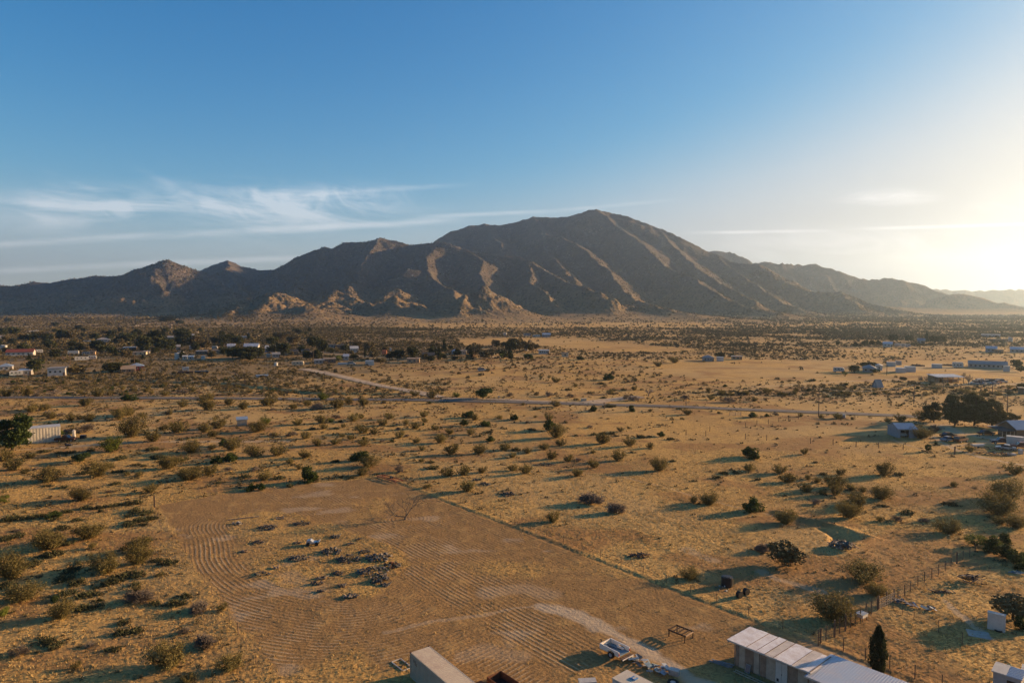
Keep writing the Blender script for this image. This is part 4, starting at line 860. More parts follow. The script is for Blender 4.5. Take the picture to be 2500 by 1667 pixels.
def tank(px, py, r, h, mat, label, horiz=False):
    x, y, z = GZ(px, py); t = empty('water_tank', (x, y + r, z))
    if horiz:
        MB().cyl((0, 0, r + .25), r, h, 'x', 20).build('tank_body', mat, t)
        for s in (-1, 1): MB().box(s * h * .3 - .1, s * h * .3 + .1, -r * .7, r * .7, 0, .45).build('leg', 'black_paint', t)
    else:
        MB().cyl((0, 0, 0), r, h, 'z', 20).build('tank_body', mat, t); MB().cyl((0, 0, h + .003), r * 1.02, .35, 'z', 20, r * .2).build('lid', mat, t)
    tag(t, label, 'water tank'); foot(x, y, r, r); LAND.append((px, py, None, t)); return t

# ---- trees
TPROTO = {}
def regt(kind, lst, lm, sm):
    TPROTO[kind] = [(mesh_np(kind + '_crown', *lv, MATS[lm]), mesh_np(kind + '_trunk', *st, MATS[sm])) for lv, st in lst]
regt('broad', [p_tree(i, 'broad', 1700, .10) for i in range(4)], 'tree_leaf', 'bark')
regt('greyish', [p_tree(40 + i, 'broad', 1400, .09) for i in range(3)], 'scrub_leaf', 'bark')
regt('big', [p_tree(10 + i, 'tall', 11000, .048) for i in range(4)], 'shade_leaf', 'bark')
regt('conifer', [p_tree(i, 'conifer', 1300, .075) for i in range(3)], 'dark_leaf', 'bark')
regt('pine', [p_tree(7, 'tall', 9000, .045)], 'green_leaf', 'bark')
regt('cypress', [p_tree(i, 'cypress', 3200, .085) for i in range(2)], 'dark_leaf', 'bark')
regt('low', [p_tree(i, 'low', 3600, .06) for i in range(3)], 'green_leaf', 'bark')
regt('lime', [p_tree(60 + i, 'low', 1500, .05) for i in range(2)], 'bright_leaf', 'bark')
regt('bare', [p_tree(70 + i, 'bare') for i in range(3)], 'brown_twig', 'grey_twig')
TNAME = {'broad': 'broadleaf_tree', 'greyish': 'broadleaf_tree', 'big': 'shade_tree', 'conifer': 'conifer_tree', 'pine': 'pine_tree', 'cypress': 'cypress_tree', 'low': 'mesquite_tree', 'lime': 'mesquite_tree', 'bare': 'bare_tree'}
TDESC = {'broad': 'bushy olive green tree', 'greyish': 'dull grey green tree', 'conifer': 'dark pointed evergreen tree', 'cypress': 'slim dark cypress', 'low': 'low spreading green tree', 'lime': 'low lime green tree', 'bare': 'leafless grey tree', 'big': 'tall spreading dark green tree'}
def tree(kind, px, py, wpx, hpx, label=None, seed=None):
    x, y, z = GZ(px, py); s = math.hypot(y, CAMH) / FPX; w = wpx * s; h = hpx * s
    pr = TPROTO[kind]; i = (RNG.integers(len(pr)) if seed is None else seed) % len(pr)
    t = empty(TNAME[kind], (x, y, z - .05), RNG.uniform(0, 6.28)); t.scale = (w, w, h); link('crown', pr[i][0], t); link('trunk', pr[i][1], t)
    t['category'] = 'tree'; PLANTS.append((x, y, w * .4))
    if label: t['label'] = label
    else: ITEMS.append([t, px, py, kind, w, (x, y)])
    return t
# ================================================================== FAR TOWN
house(20, 82, 869, 3.2, 9, 'white_paint', 'red_roofing', 'gable', 'long white house under a dark red roof at the west end of the town', 5)
house(72, 93, 812, 3, 7, 'white_paint', 'grey_roofing', 'flat', 'small white house alone on a bare tan lot below the dark slopes', 2)
house(219, 233, 866, 2.6, 4, 'tan_paint', 'tan_roofing', 'flat', 'small tan shed behind the two white motorhomes', 1, cat='shed', name='shed')
box_thing('storage_box', 148, 155, 880, 2.3, 2.5, 'brown_paint', 'dark brown storage box alone on the bare lot west of the motorhomes', 'storage box')
caravan(182, 212, 881, 'long white motorhome with blue stripe on the bare sandy lot', motor=True)
caravan(214, 232, 878, 'shorter white caravan parked at the east end of the motorhome on the lot', stripe='red_paint')
caravan(200, 216, 868, 'grey caravan parked behind the motorhomes', wall='grey_paint')
box_thing('truck_trailer', 165, 188, 865, 2.6, 2.5, 'white_paint', 'long white box trailer behind the sandy lot', 'trailer')
caravan(203, 219, 838, 'white caravan beside a slim cypress in the upper town', stripe='grey_paint')
house(302, 333, 856, 3.0, 8, 'brown_paint', 'white_paint', 'flat', 'brown house with a flat white roof below the tallest town trees', 3, porch=True)
house(325, 358, 868, 2.9, 7, 'cream_paint', 'tan_roofing', 'flat', 'cream block house glowing in the sun in front of the brown house', 2)
house(351, 366, 865, 2.6, 6, 'cream_paint', 'grey_roofing', 'flat', 'small cream annexe touching the block house', 1)
caravan(22, 49, 918, 'white caravan parked beside a grey carport shed', stripe='green_paint')
house(49, 78, 916, 2.8, 7, 'grey_paint', 'metal_roofing', 'shed', 'grey shed with pale metal roof next to the white caravan', 2, cat='shed', name='shed')
house(121, 162, 918, 4.6, 8, 'white_paint', 'grey_roofing', 'flat', 'tall white two storey house near the edge of the scrub', 3)
house(297, 330, 910, 2.3, 8, 'brown_paint', 'tan_roofing', 'gable', 'low brown ranch house with a wide pale roof', 2)
house(318, 351, 905, 3.0, 8, 'maroon_paint', 'blue_roofing', 'hip', 'low house with a blue grey hipped roof beside the pale roofed ranch', 3)
house(0, 30, 905, 2.8, 8, 'grey_paint', 'blue_roofing', 'hip', 'house with blue green hipped roof at the western edge', 2)
house(-15, 17, 829, 2.8, 8, 'white_paint', 'grey_roofing', 'gable', 'white house among trees high at the western edge', 2)
house(331, 340, 797, 3.2, 6, 'cream_paint', 'tan_roofing', 'flat', 'tan house alone at the foot of the dark mountain', 1)
house(237, 269, 836, 3.4, 9, 'blue_paint', 'grey_roofing', 'hip', 'blue grey house hidden among trees', 3)
house(418, 430, 828, 2.8, 6, 'cream_paint', 'white_paint', 'flat', 'flat pale shed between the dense town trees', 1, cat='shed', name='shed')
house(589, 607, 827, 2.8, 6, 'white_paint', 'metal_roofing', 'flat', 'pale flat roofed house by the boulder field', 2)
house(463, 474, 824, 3.0, 7, 'white_paint', 'grey_roofing', 'gable', 'white gabled cottage high among the boulders', 2)
tank(3, 851, 1.7, 3.0, 'white_paint', 'white round water tank at the western edge')
tank(9, 851, 1.6, 2.8, 'white_paint', 'second white water tank, just east of the other one')
caravan(84, 101, 862, 'white caravan parked behind the east gable of the red roofed house', stripe='grey_paint')
tank(377, 861, 1.7, 2.6, 'grey_paint', 'grey domed water tank east of the cream block house')
tank(394, 854, 1.6, 2.4, 'white_paint', 'white domed water tank in front of the dark pines')
house(410, 431, 829, 2.8, 7, 'green_paint', 'grey_roofing', 'gable', 'green cottage among the pines', 2)
house(430, 440, 853, 2.6, 7, 'grey_paint', 'grey_roofing', 'gable', 'grey cottage under the pines', 2)
car(440, 862, 0.1, 'white_paint', 'white car parked on the sand below the pines', 'suv')
tank(430, 877, 1.9, 4.2, 'white_paint', 'tall white water tank standing on a bare rise')
house(446, 457, 878, 2.4, 5, 'white_paint', 'white_paint', 'shed', 'small white shed east of the tall white tank', 1, cat='shed', name='shed')
house(460, 473, 878, 2.2, 5, 'grey_paint', 'metal_roofing', 'shed', 'small grey shed with shiny roof near the tall tank', 1, cat='shed', name='shed')
house(480, 506, 865, 2.7, 9, 'brown_paint', 'grey_roofing', 'flat', 'dark house with flat grey roof in the middle of town', 3)
house(462, 484, 852, 2.8, 8, 'blue_paint', 'grey_roofing', 'flat', 'blue house with flat grey roof behind the dark house', 2)
box_thing('storage_container', 467, 476, 853, 2.5, 2.6, 'white_paint', 'small white container beside the blue house', 'container')
tank(494, 877, 1.4, 2.2, 'white_paint', 'short white tank in front of the hedge of round trees')
house(517, 560, 864, 3.2, 9, 'tan_paint', 'tan_roofing', 'flat', 'long tan workshop with three dark bays in town', 4)
caravan(517, 529, 853, 'white caravan behind the tan workshop', stripe='grey_paint')
house(555, 575, 853, 3.2, 8, 'white_paint', 'metal_roofing', 'gable', 'white house behind the hedge of round trees', 2)
house(596, 633, 855, 3.6, 10, 'white_paint', 'metal_roofing', 'gable', 'long white mobile home with pale roof above the hedge', 4, porch=True)
house(648, 673, 860, 3.6, 9, 'blue_paint', 'white_paint', 'gable', 'pale blue house with white gable roof in the middle of town', 3)
house(664, 684, 873, 2.6, 6, 'grey_paint', 'grey_roofing', 'gable', 'grey shed in front of the pale blue house', 2, cat='shed', name='shed')
box_thing('garden_shed', 649, 658, 872, 2.3, 3, 'white_paint', 'little white shed touching the grey shed', 'shed')
house(705, 728, 867, 2.8, 7, 'brown_paint', 'dark_roofing', 'gable', 'dark brown house between tall trees east of the blue house', 2)
house(735, 755, 866, 2.8, 7, 'tan_paint', 'dark_roofing', 'gable', 'tan porch house under a dark roof between tall trees', 2, porch=True)
box_thing('garden_shed', 775, 782, 872, 2.4, 2.6, 'white_paint', 'white metal shed alone on a grey yard', 'shed')
house(767, 792, 888, 2.6, 8, 'grey_paint', 'grey_roofing', 'flat', 'grey flat roofed house, western half of a long pair', 2)
house(790, 820, 886, 2.9, 8, 'brown_paint', 'tan_roofing', 'flat', 'brown flat roofed house, eastern half of a long pair', 3)
house(838, 852, 880, 3.2, 6, 'grey_paint', 'metal_roofing', 'gable', 'grey barn with domed metal roof behind the white van', 1, cat='barn', name='barn')
box_thing('flat_trailer', 824, 849, 890, 1.0, 2.6, 'silver_paint', 'long low silver trailer in front of the grey barn', 'trailer')
car(858, 890, 0.05, 'white_paint', 'white van parked beside the bright container', 'van')
box_thing('shipping_container', 891, 911, 892, 2.9, 4, 'white_paint', 'bright white container standing at the town edge', 'container', top='metal_roofing')
house(854, 875, 861, 3.6, 8, 'white_paint', 'white_paint', 'gable', 'bright white house with white roof by a leafless yard', 3)
box_thing('garden_shed', 932, 943, 866, 3.2, 3, 'salmon_paint', 'salmon red metal shed on the dry grass', 'shed')
box_thing('garden_shed', 951, 955, 859, 3.2, 2, 'white_paint', 'tiny white hut behind the salmon shed', 'shed')
house(993, 1026, 886, 3.0, 8, 'tan_paint', 'tan_roofing', 'flat', 'tan flat roofed house with bright east wall', 2)
house(1030, 1062, 876, 2.8, 8, 'brown_paint', 'dark_roofing', 'gable', 'dark brown house behind the tan flat house', 3)
house(796, 820, 849, 2.8, 8, 'grey_paint', 'dark_roofing', 'flat', 'grey house with black flat roof at the back of town', 2)
house(820, 846, 849, 2.6, 8, 'brown_paint', 'dark_roofing', 'flat', 'long dark trailer home at the back of town', 3)
house(1103, 1122, 865, 2.9, 8, 'grey_paint', 'metal_roofing', 'hip', 'grey house with hipped metal roof at the east end of town', 2)
house(1122, 1140, 866, 3.2, 7, 'cream_paint', 'grey_roofing', 'flat', 'cream walled house joined to the hipped roof house', 2)
house(1053, 1066, 860, 2.6, 6, 'white_paint', 'grey_roofing', 'gable', 'small pale cottage behind the conifers', 1)
car(1177, 906, 0.15, 'white_paint', 'white camper van alone on the dry grass', 'van')
caravan(712, 740, 893, 'cream caravan wreck in the scrub beside the dirt road', wall='cream_paint', stripe='tan_paint')
tank(672, 893, 1.2, 1.8, 'white_paint', 'low white tank in the scrub west of the cream caravan')
box_thing('flat_trailer', 623, 652, 920, .9, 2.6, 'silver_paint', 'low flatbed trailer with pale ribs near dark brush', 'trailer')
box_thing('flat_trailer', 433, 466, 912, 1.0, 3, 'dark_rust', 'dark rusty flatbed trailer in the scrub', 'trailer')
box_thing('storage_box', 443, 458, 906, 2.2, 2.5, 'blue_paint', 'pale blue box beside the dark flatbed', 'storage box')
box_thing('flat_trailer', 474, 505, 911, 1.1, 3, 'black_paint', 'black flatbed wreck east of the rusty flatbed', 'trailer')
house(1314, 1341, 864, 3.0, 7, 'white_paint', 'metal_roofing', 'flat', 'long white mobile home east of the grey tree clump', 4)
house(1371, 1388, 871, 2.8, 6, 'cream_paint', 'dark_roofing', 'flat', 'small open fronted cream shed in thick brush', 1, cat='shed', name='shed')
house(1277, 1297, 820, 3.4, 8, 'grey_paint', 'dark_roofing', 'flat', 'grey house above the smooth tan field', 2)
caravan(1301, 1319, 823, 'white caravan above the smooth tan field', stripe='grey_paint')
house(1323, 1345, 823, 3.4, 8, 'blue_paint', 'metal_roofing', 'gable', 'pale blue house at the east end of the row above the field', 3)
house(1229, 1237, 819, 3.2, 5, 'white_paint', 'white_paint', 'flat', 'tiny white house west of the row above the field', 1)
house(1715, 1742, 882, 2.8, 8, 'grey_paint', 'grey_roofing', 'hip', 'grey hipped house west of a dark round tree', 3)
box_thing('shipping_container', 1752, 1768, 882, 2.8, 4, 'silver_paint', 'silver container under the dark round tree', 'container')
house(1785, 1812, 878, 2.4, 6, 'tan_paint', 'grey_roofing', 'flat', 'low tan shed east of the dark round tree', 2, cat='shed', name='shed')
tank(1286, 857, 1.3, 2.6, 'white_paint', 'white tank beside the big grey tree clump')
# ---- right hand valley
caravan(2038, 2063, 909, 'white motorhome parked west of the dark hedge', motor=True, stripe='grey_paint')
house(2106, 2138, 909, 2.6, 9, 'grey_paint', 'grey_roofing', 'hip', 'grey hipped house half hidden by dark shrubs', 2)
house(2138, 2154, 904, 2.8, 7, 'white_paint', 'white_paint', 'gablex', 'white gabled garage beside the grey hipped house', 1, cat='garage', name='garage')
box_thing('shipping_container', 2169, 2189, 895, 2.7, 3, 'white_paint', 'pale container in front of the dirt mounds', 'container')
box_thing('shipping_container', 2190, 2203, 891, 2.5, 3, 'grey_paint', 'grey container east of the pale one', 'container')
box_thing('stable', 2193, 2214, 910, 2.6, 4, 'silver_paint', 'western silver horse stall on the dry lot', 'stable')
box_thing('stable', 2215, 2238, 908, 2.9, 4, 'silver_paint', 'eastern silver horse stall, taller than its neighbour', 'stable')
box_thing('shipping_container', 2280, 2302, 899, 2.4, 3, 'white_paint', 'long white storage trailer on the dry lot', 'container', top='metal_roofing')
caravan(2330, 2353, 898, 'white fifth wheel caravan at the west end of the long grey house', h=3.2)
house(2367, 2454, 899, 2.6, 8, 'grey_paint', 'grey_roofing', 'gable', 'very long grey roofed ranch house across the valley', 8)
box_thing('garden_shed', 2456, 2468, 907, 3.2, 3, 'white_paint', 'white shed east of the very long ranch house', 'shed')
def aframe(px, py):
    x, y, z = GZ(px, py); t = empty('a_frame_hut', (x, y + 2, z), 0.25)
    MB().prism([(-1.7, 0), (1.7, 0), (0, 3.3)], -1.5, 1.5, 'x').build('wall', 'blue_paint', t)
    MB().prism([(-1.9, .1), (0, 3.5), (1.9, .1), (2.1, .1), (0, 3.8), (-2.1, .1)], -1.8, 1.8, 'x').build('roof', 'grey_roofing', t)
    MB().box(1.502, 1.53, -.5, .5, .1, 1.9).build('door', 'brown_paint', t); tag(t, 'little steep A shaped hut with blue roof beside the dark scrub', 'hut'); foot(x, y, 3, 3); LAND.append((px, py, None, t))
aframe(2148, 947)
def barn(px0, px1, py):
    x, y, z, w = place(px0, px1, py); t = empty('open_barn', (x, y + 4, z))
    MB().prism([(-4.4, 2.9), (4.4, 3.5), (4.4, 3.65), (-4.4, 3.05)], -w / 2 - .4, w / 2 + .4, 'x').build('roof', 'metal_roofing', t)
    MB().box(-w / 2, w / 2, 3.6, 3.75, 0, 3.25).build('wall', 'cream_paint', t)
    for k in range(6): MB().box(-w / 2 + w * k / 5 - .1, -w / 2 + w * k / 5 + .1, -4, -3.8, 0, 2.9).build('post', 'wood_grey', t)
    for k in range(3): MB().box(-w / 2 + .6 + k * w / 3, -w / 2 + w / 4 + k * w / 3, -1, 2, 0, 1.7).build('stall_wall', 'tan_paint', t)
    tag(t, 'long open barn under a pale metal roof with six posts', 'barn'); foot(x, y + 4, w / 2, 5); LAND.append(((px0 + px1) / 2, py, None, t))
barn(2288, 2353, 935)
JC = ['white_paint', 'navy_paint', 'silver_paint', 'blue_paint', 'white_paint', 'black_paint', 'silver_paint', 'maroon_paint', 'white_paint']
JL = ['white', 'dark blue', 'silver', 'pale blue', 'cream white', 'black', 'light silver', 'maroon', 'plain white']
for i in range(9):
    car(2380 + i * 8.4, 939 - (i % 3) * 2.2, 0.3 * (i % 4) - .4, JC[i], ['western end %s car in the car park east of the open barn', 'second from the west, %s car in the car park by the barn', 'third from the west, %s car in the car park by the barn', 'fourth from the west, %s car in the car park by the barn', 'middle %s car of nine parked east of the barn', 'fourth from the east, %s car in the car park by the barn', 'third from the east, %s car in the car park by the barn', 'second from the east, %s car in the car park by the barn', 'eastern end %s car in the car park by the barn'][i] % JL[i], ['car', 'suv', 'van'][i % 3], group='cars parked east of the open barn')
house(2488, 2512, 962, 2.6, 5, 'brown_paint', 'dark_roofing', 'flat', 'small dark shed at the far edge behind the utility poles', 1, cat='shed', name='shed')
house(2156, 2178, 847, 3.0, 8, 'white_paint', 'metal_roofing', 'gable', 'white house below the far conifer clump', 2)
caravan(2187, 2200, 846, 'white caravan east of the house below the conifers')
caravan(2203, 2213, 847, 'small white caravan in the middle of the far row', stripe='grey_paint')
caravan(2214, 2223, 848, 'last small white caravan of the far row', stripe='tan_paint')
house(2408, 2432, 860, 3.2, 8, 'blue_paint', 'metal_roofing', 'gable', 'pale blue metal house at the far east', 2)
house(2428, 2448, 862, 2.6, 7, 'brown_paint', 'dark_roofing', 'flat', 'dark flat building touching the pale blue metal house', 2)
house(2468, 2503, 861, 2.8, 8, 'grey_paint', 'metal_roofing', 'gable', 'grey metal roofed house cut by the eastern edge', 3)
house(2398, 2440, 823, 3.2, 9, 'blue_paint', 'metal_roofing', 'flat', 'long pale blue building far up the valley', 5)
house(2463, 2471, 834, 4.0, 6, 'white_paint', 'white_paint', 'gablex', 'bright white gabled house far up the valley', 1)
house(2420, 2458, 834, 2.6, 7, 'brown_paint', 'dark_roofing', 'flat', 'long dark building west of the bright gabled house', 3)
house(2240, 2258, 838, 3.2, 8, 'grey_paint', 'grey_roofing', 'gable', 'pale house deep inside the conifer clump', 2)

# ---- town trees (crop coordinates as for the bushes)
T1 = [(25,225,70,70,'broad'),(75,100,60,40,'broad'),(120,215,90,70,'broad'),(210,265,70,60,'greyish'),(280,265,80,60,'broad'),(350,255,90,70,'greyish'),(430,265,90,60,'broad'),(490,140,60,40,'broad'),(560,255,90,80,'broad'),(640,255,80,80,'greyish'),(600,90,30,20,'broad'),(710,350,70,60,'broad'),(640,365,50,50,'broad'),(850,250,70,50,'broad'),(863,275,14,60,'cypress'),(940,215,50,50,'greyish'),(1000,240,80,70,'broad'),(1080,280,70,50,'broad'),(1150,280,130,85,'broad'),(1230,225,80,60,'broad'),(1300,350,110,130,'broad'),(1390,330,130,140,'broad'),(1460,280,90,90,'conifer'),(1520,360,110,105,'broad'),(1640,270,120,110,'broad'),(1600,300,60,50,'broad'),(1740,320,130,90,'greyish'),(1850,340,100,70,'greyish'),(1500,110,130,60,'broad'),(1610,120,60,40,'broad'),(2060,290,100,75,'broad'),(2130,300,110,70,'broad'),(2010,400,80,80,'broad'),(2085,425,110,90,'broad'),(2190,425,110,90,'broad'),(2260,430,110,105,'broad'),(2320,420,90,80,'broad'),(315,560,120,130,'broad'),(1010,550,140,90,'broad'),(1115,540,90,70,'low'),(1210,470,60,40,'broad'),(690,565,130,85,'greyish'),(1900,420,80,60,'greyish'),(780,350,50,40,'greyish')]
for X, Yb, w, h, k in T1: tree(k, X / 3.675, 760 + Yb / 3.675, w * 1.25 / 3.675, h * 1.15 / 3.675)
T2 = [(90,420,140,90,'broad'),(340,405,90,120,'broad'),(500,380,60,70,'broad'),(690,380,90,110,'broad'),(620,330,100,90,'broad'),(430,300,100,80,'greyish'),(240,310,100,80,'broad'),(330,250,110,50,'greyish'),(580,310,60,70,'broad'),(1110,390,90,110,'greyish'),(1150,425,80,70,'greyish'),(1070,410,14,70,'cypress'),(1290,430,55,48,'broad'),(1500,430,90,110,'broad'),(1590,420,60,80,'bare'),(1735,440,48,112,'conifer'),(1780,370,70,110,'conifer'),(2010,380,60,70,'broad'),(2060,400,110,100,'greyish'),(2150,430,120,70,'greyish'),(2215,400,80,105,'bare'),(2310,420,70,60,'broad'),(830,450,60,50,'lime'),(970,430,70,40,'broad'),(1000,340,80,70,'greyish'),(1210,470,100,50,'greyish'),(1660,450,70,50,'broad'),(1880,432,55,26,'broad')]
for X, Yb, w, h, k in T2: tree(k, 600 + X / 3.675, 760 + Yb / 3.675, w * 1.25 / 3.675, h * 1.15 / 3.675)
T3 = [(245,340,110,120,'greyish'),(165,350,110,90,'broad'),(325,350,110,100,'greyish'),(0,400,60,80,'greyish'),(85,410,60,50,'lime'),(320,422,90,60,'low'),(390,330,60,50,'greyish'),(1990,405,110,50,'conifer'),(2085,402,70,40,'broad')]
for X, Yb, w, h, k in T3: tree(k if k != 'conifer' else 'broad', 1200 + X / 3.564, 760 + Yb / 3.564, w / 3.564, h / 3.564)
T4 = [(730,510,50,38,'broad'),(885,530,50,50,'broad'),(970,520,60,60,'broad'),(1030,515,60,50,'broad'),(1085,510,50,45,'broad'),(1215,480,90,70,'broad'),(1350,480,70,60,'broad'),(1505,485,60,90,'conifer'),(1570,490,80,70,'broad'),(1630,490,90,60,'broad'),(880,750,100,70,'broad'),(960,700,60,50,'broad'),(1030,700,90,50,'broad'),(1070,750,80,38,'low'),(800,770,70,30,'lime'),(1300,820,70,40,'greyish'),(1450,830,50,70,'bare'),(1500,830,45,60,'bare'),(1580,830,70,60,'bare'),(1830,800,50,60,'bare'),(1870,850,90,100,'bare'),(2290,715,100,90,'broad'),(2325,742,90,55,'low'),(2330,900,80,60,'broad')]
for X, Yb, w, h, k in T4: tree(k, 1840 + X / 3.564, 700 + Yb / 3.564, w / 3.564, h / 3.564)
tree('low', 1180, 974, 54, 31, 'wide spreading tree with many stems beyond the asphalt road')
tree('bare', 1584, 967, 38, 23, 'leafless dark spreading tree north of the asphalt road')
tree('bare', 733, 987, 42, 20, 'grey bare branching tree on the near verge of the road')
T5 = [(1060,650,250,320,'westernmost and lowest of the big yard trees, touching the road'), (1360,700,320,480,'second big yard tree from the west, standing behind the white drive'), (1640,705,330,500,'tallest of the big yard trees, in the middle of the row'), (1900,722,310,430,'fourth big yard tree from the west with dense dark crown'), (2150,740,230,250,'easternmost and smallest of the big yard trees beside the porch roof')]
for i, (X, Yb, w, h, lb) in enumerate(T5): tree('big', 2100 + X / 5.88, 920 + Yb / 5.88, w * 1.28 / 5.88, h / 5.88, lb, seed=i)
tree('pine', 30, 1099, 104, 102, 'big dark green pine shading the west end of the metal shed', 0)
tree('cypress', 2143, 1638, 33, 101, 'dark slender cypress column behind the long metal roof', 0)
tree('greyish', 1917, 1381, 92, 56, 'dark many stemmed tree between the pit and the black bales')
tree('greyish', 2475, 1514, 96, 60, 'dark spreading tree behind the pale cabinet', 2)
tree('lime', 2381, 1333, 66, 28, 'bright lime green low tree at the corner of the wire fence')
tree('lime', 2428, 1342, 50, 26, 'second lime green tree merging into the dark hedge')
tree('low', 196, 1128, 52, 24, 'small umbrella shaped tree south of the gravel track by the pine')
tree('lime', 12, 1229, 30, 22, 'small yellow green tree on a thin trunk at the western edge')
_x, _y = G(1838, 1250); _o = put_plant('g', _x, _y, 4.9, 1.05, True); ITEMS.pop(); _o['label'] = 'spiky bright green evergreen shrub spread wide on the open grass'
tree('low', 2267, 1102, 16, 20, 'small young tree on a thin trunk below the open shed')
tree('low', 2285, 1087, 9, 9, 'tiny round sapling behind the small young tree')
tree('broad', 2134, 939, 6, 5, 'tiny round tree west of the A shaped hut')

_g = np.random.default_rng(55)
for _i in range(150):
    px = _g.uniform(-20, 760) if _i < 120 else _g.uniform(760, 1260); py = _g.uniform(806, 882) if _i < 120 else _g.uniform(846, 880)
    x, y = G(px, py)
    if any(a < x < c and d_ < y < e for a, c, d_, e in AVOID) or any(math.hypot(x - a, y - c) < r + 2.5 for a, c, r in PLANTS[-260:]): continue
    hh = _g.uniform(3.5, 8.5); s_ = FPX / y
    tree(str(_g.choice(['broad', 'broad', 'greyish', 'broad', 'conifer'])), px, py, hh * _g.uniform(0.9, 1.5) * s_, hh * s_)
simple('container_paint', (0.40, 0.345, 0.26), 0.6, var=0.10, scale=0.9, c2=(0.36, 0.30, 0.22))
simple('container_roof', (0.58, 0.47, 0.32), 0.6, var=0.12, scale=0.6, c2=(0.47, 0.35, 0.245))
simple('wall_panel_dark', (0.25, 0.18, 0.13), 0.85, var=0.35, scale=1.6); simple('wall_panel_pale', (0.37, 0.31, 0.24), 0.85, var=0.3, scale=1.6)
simple('plank_grey', (0.22, 0.21, 0.21), 0.85, var=0.3, scale=3.0)
simple('shed_roof', (0.60, 0.60, 0.62), 0.5, 0.2, var=0.2, scale=1.3, c2=(0.47, 0.43, 0.42)); simple('shed_roof_dull', (0.44, 0.41, 0.39), 0.6, 0.15, var=0.25, scale=1.3)
simple('carport_roof', (0.36, 0.42, 0.49), 0.5, 0.2, var=0.2, scale=.5, c2=(0.42, 0.42, 0.44))
simple('trailer_white', (0.70, 0.64, 0.56), 0.45, var=0.12, scale=1.5, spec=0.4); simple('bed_blue', (0.20, 0.27, 0.30), 0.6, var=0.3, scale=2.5)
simple('rust_red', (0.17, 0.045, 0.03), 0.8, var=0.4, scale=3.0)
simple('rv_roof', (0.56, 0.49, 0.38), 0.7, var=0.12, scale=.8); simple('vent_blue', (0.10, 0.22, 0.42), 0.4, var=0.1)
simple('grey_pale', (0.50, 0.47, 0.42), 0.8, var=0.2, scale=1.2)
simple('shed_wall', (0.50, 0.46, 0.38), 0.6, var=0.15, scale=.7)
# ================================================================== NEAR OBJECTS
def thing(name, px, py, rz, label, cat, xy=None, land=None, group=None):
    if xy: x, y = xy; z = Z(x, y)
    else: x, y, z = GZ(px, py)
    px, py = P(x, y, 0); t = empty(name, (x, y, z), rz); tag(t, label, cat, group)
    if land: LAND.append((px, py, land, None))
    return t
AX = R(-48.5)
# ---- shipping container, lower edge of the picture
def container():
    L, w, h = 10.6, 2.26, 2.62; d = (0.595, -0.804); n = (0.804, 0.595)
    cx, cy = -10.47 + d[0] * L / 2 + n[0] * w / 2, 68.2 + d[1] * L / 2 + n[1] * w / 2
    t = thing('shipping_container', 0, 0, math.atan2(d[1], d[0]), 'tan corrugated shipping container cut by the bottom edge beside the ploughed rows', 'container', (cx, cy), 'the tan shipping container')
    a, c = L / 2, w / 2
    def corr(side):
        m = MB(); n_ = int(L / .27); pr = []
        for i in range(n_):
            x0 = -a + .08 + (L - .16) * i / n_; s = (L - .16) / n_
            pr += [(x0, 0), (x0 + s * .3, 0), (x0 + s * .5, .055), (x0 + s * .8, .055)]
        pr.append((a - .08, 0)); v = [(x, side * (c - .06 + q) if side > 0 else -(c - .06 + q), .14) for x, q in pr]; k = len(v); v += [(x, y, h - .12) for x, y, _ in v]
        m.add(v, [(i, i + 1, k + i + 1, k + i) for i in range(k - 1)]); return m.build('side_panel', 'container_paint', t)
    s1 = corr(-1); corr(1)
    for yy in (-c, c - .1): MB().box(-a, a, yy, yy + .1, 0, .14).build('bottom_rail', 'container_paint', t); MB().box(-a, a, yy, yy + .1, h - .12, h).build('top_rail', 'container_paint', t)
    m = MB(); nr = int(L / .3); v = []
    for i in range(nr + 1):
        for q in (0, .5): v.append((-a + .1 + (L - .2) * min(1, (i + q) / nr), h - .02 + (.03 if q else 0)))
    m.add([(x, -c + .1, z) for x, z in v] + [(x, c - .1, z) for x, z in v], [(i, i + 1, len(v) + i + 1, len(v) + i) for i in range(len(v) - 1)]); m.build('roof', 'container_roof', t)
    for sx in (-a - .01, a - .11):
        for sy in (-c - .01, c - .11):
            MB().box(sx, sx + .12, sy, sy + .12, 0, h + .02).build('corner_post', 'container_paint', t); MB().box(sx - .01, sx + .17, sy - .01, sy + .15, h - .09, h + .035).build('corner_casting', 'rust', t)
    MB().box(-a + .02, -a + .06, -c + .12, c - .12, .1, h - .1).build('end_panel', 'container_paint', t)
    for k in range(2): MB().box(a - .05, a, -c + .12 + k * (c - .1), -.02 + k * (c - .1), .1, h - .1).build('door', 'container_paint', t)
    m = MB()   # small stencilled marks near the far end of the shaded side
    for i, (q, z) in enumerate([(0, 0), (.16, 0), (.32, 0), (.50, 0), (0, -.16), (.18, -.16), (.36, -.16), (.52, -.16), (.70, -.16), (.34, -.32), (.52, -.32), (.70, -.32)]):
        m.box(-a + .72 + q, -a + .80 + q, -c - .012, -c - .008, 2.05 + z, 2.15 + z)
    m.build('stencil_mark', 'black_paint', t)
    foot(cx, cy, 4, 5)
container()

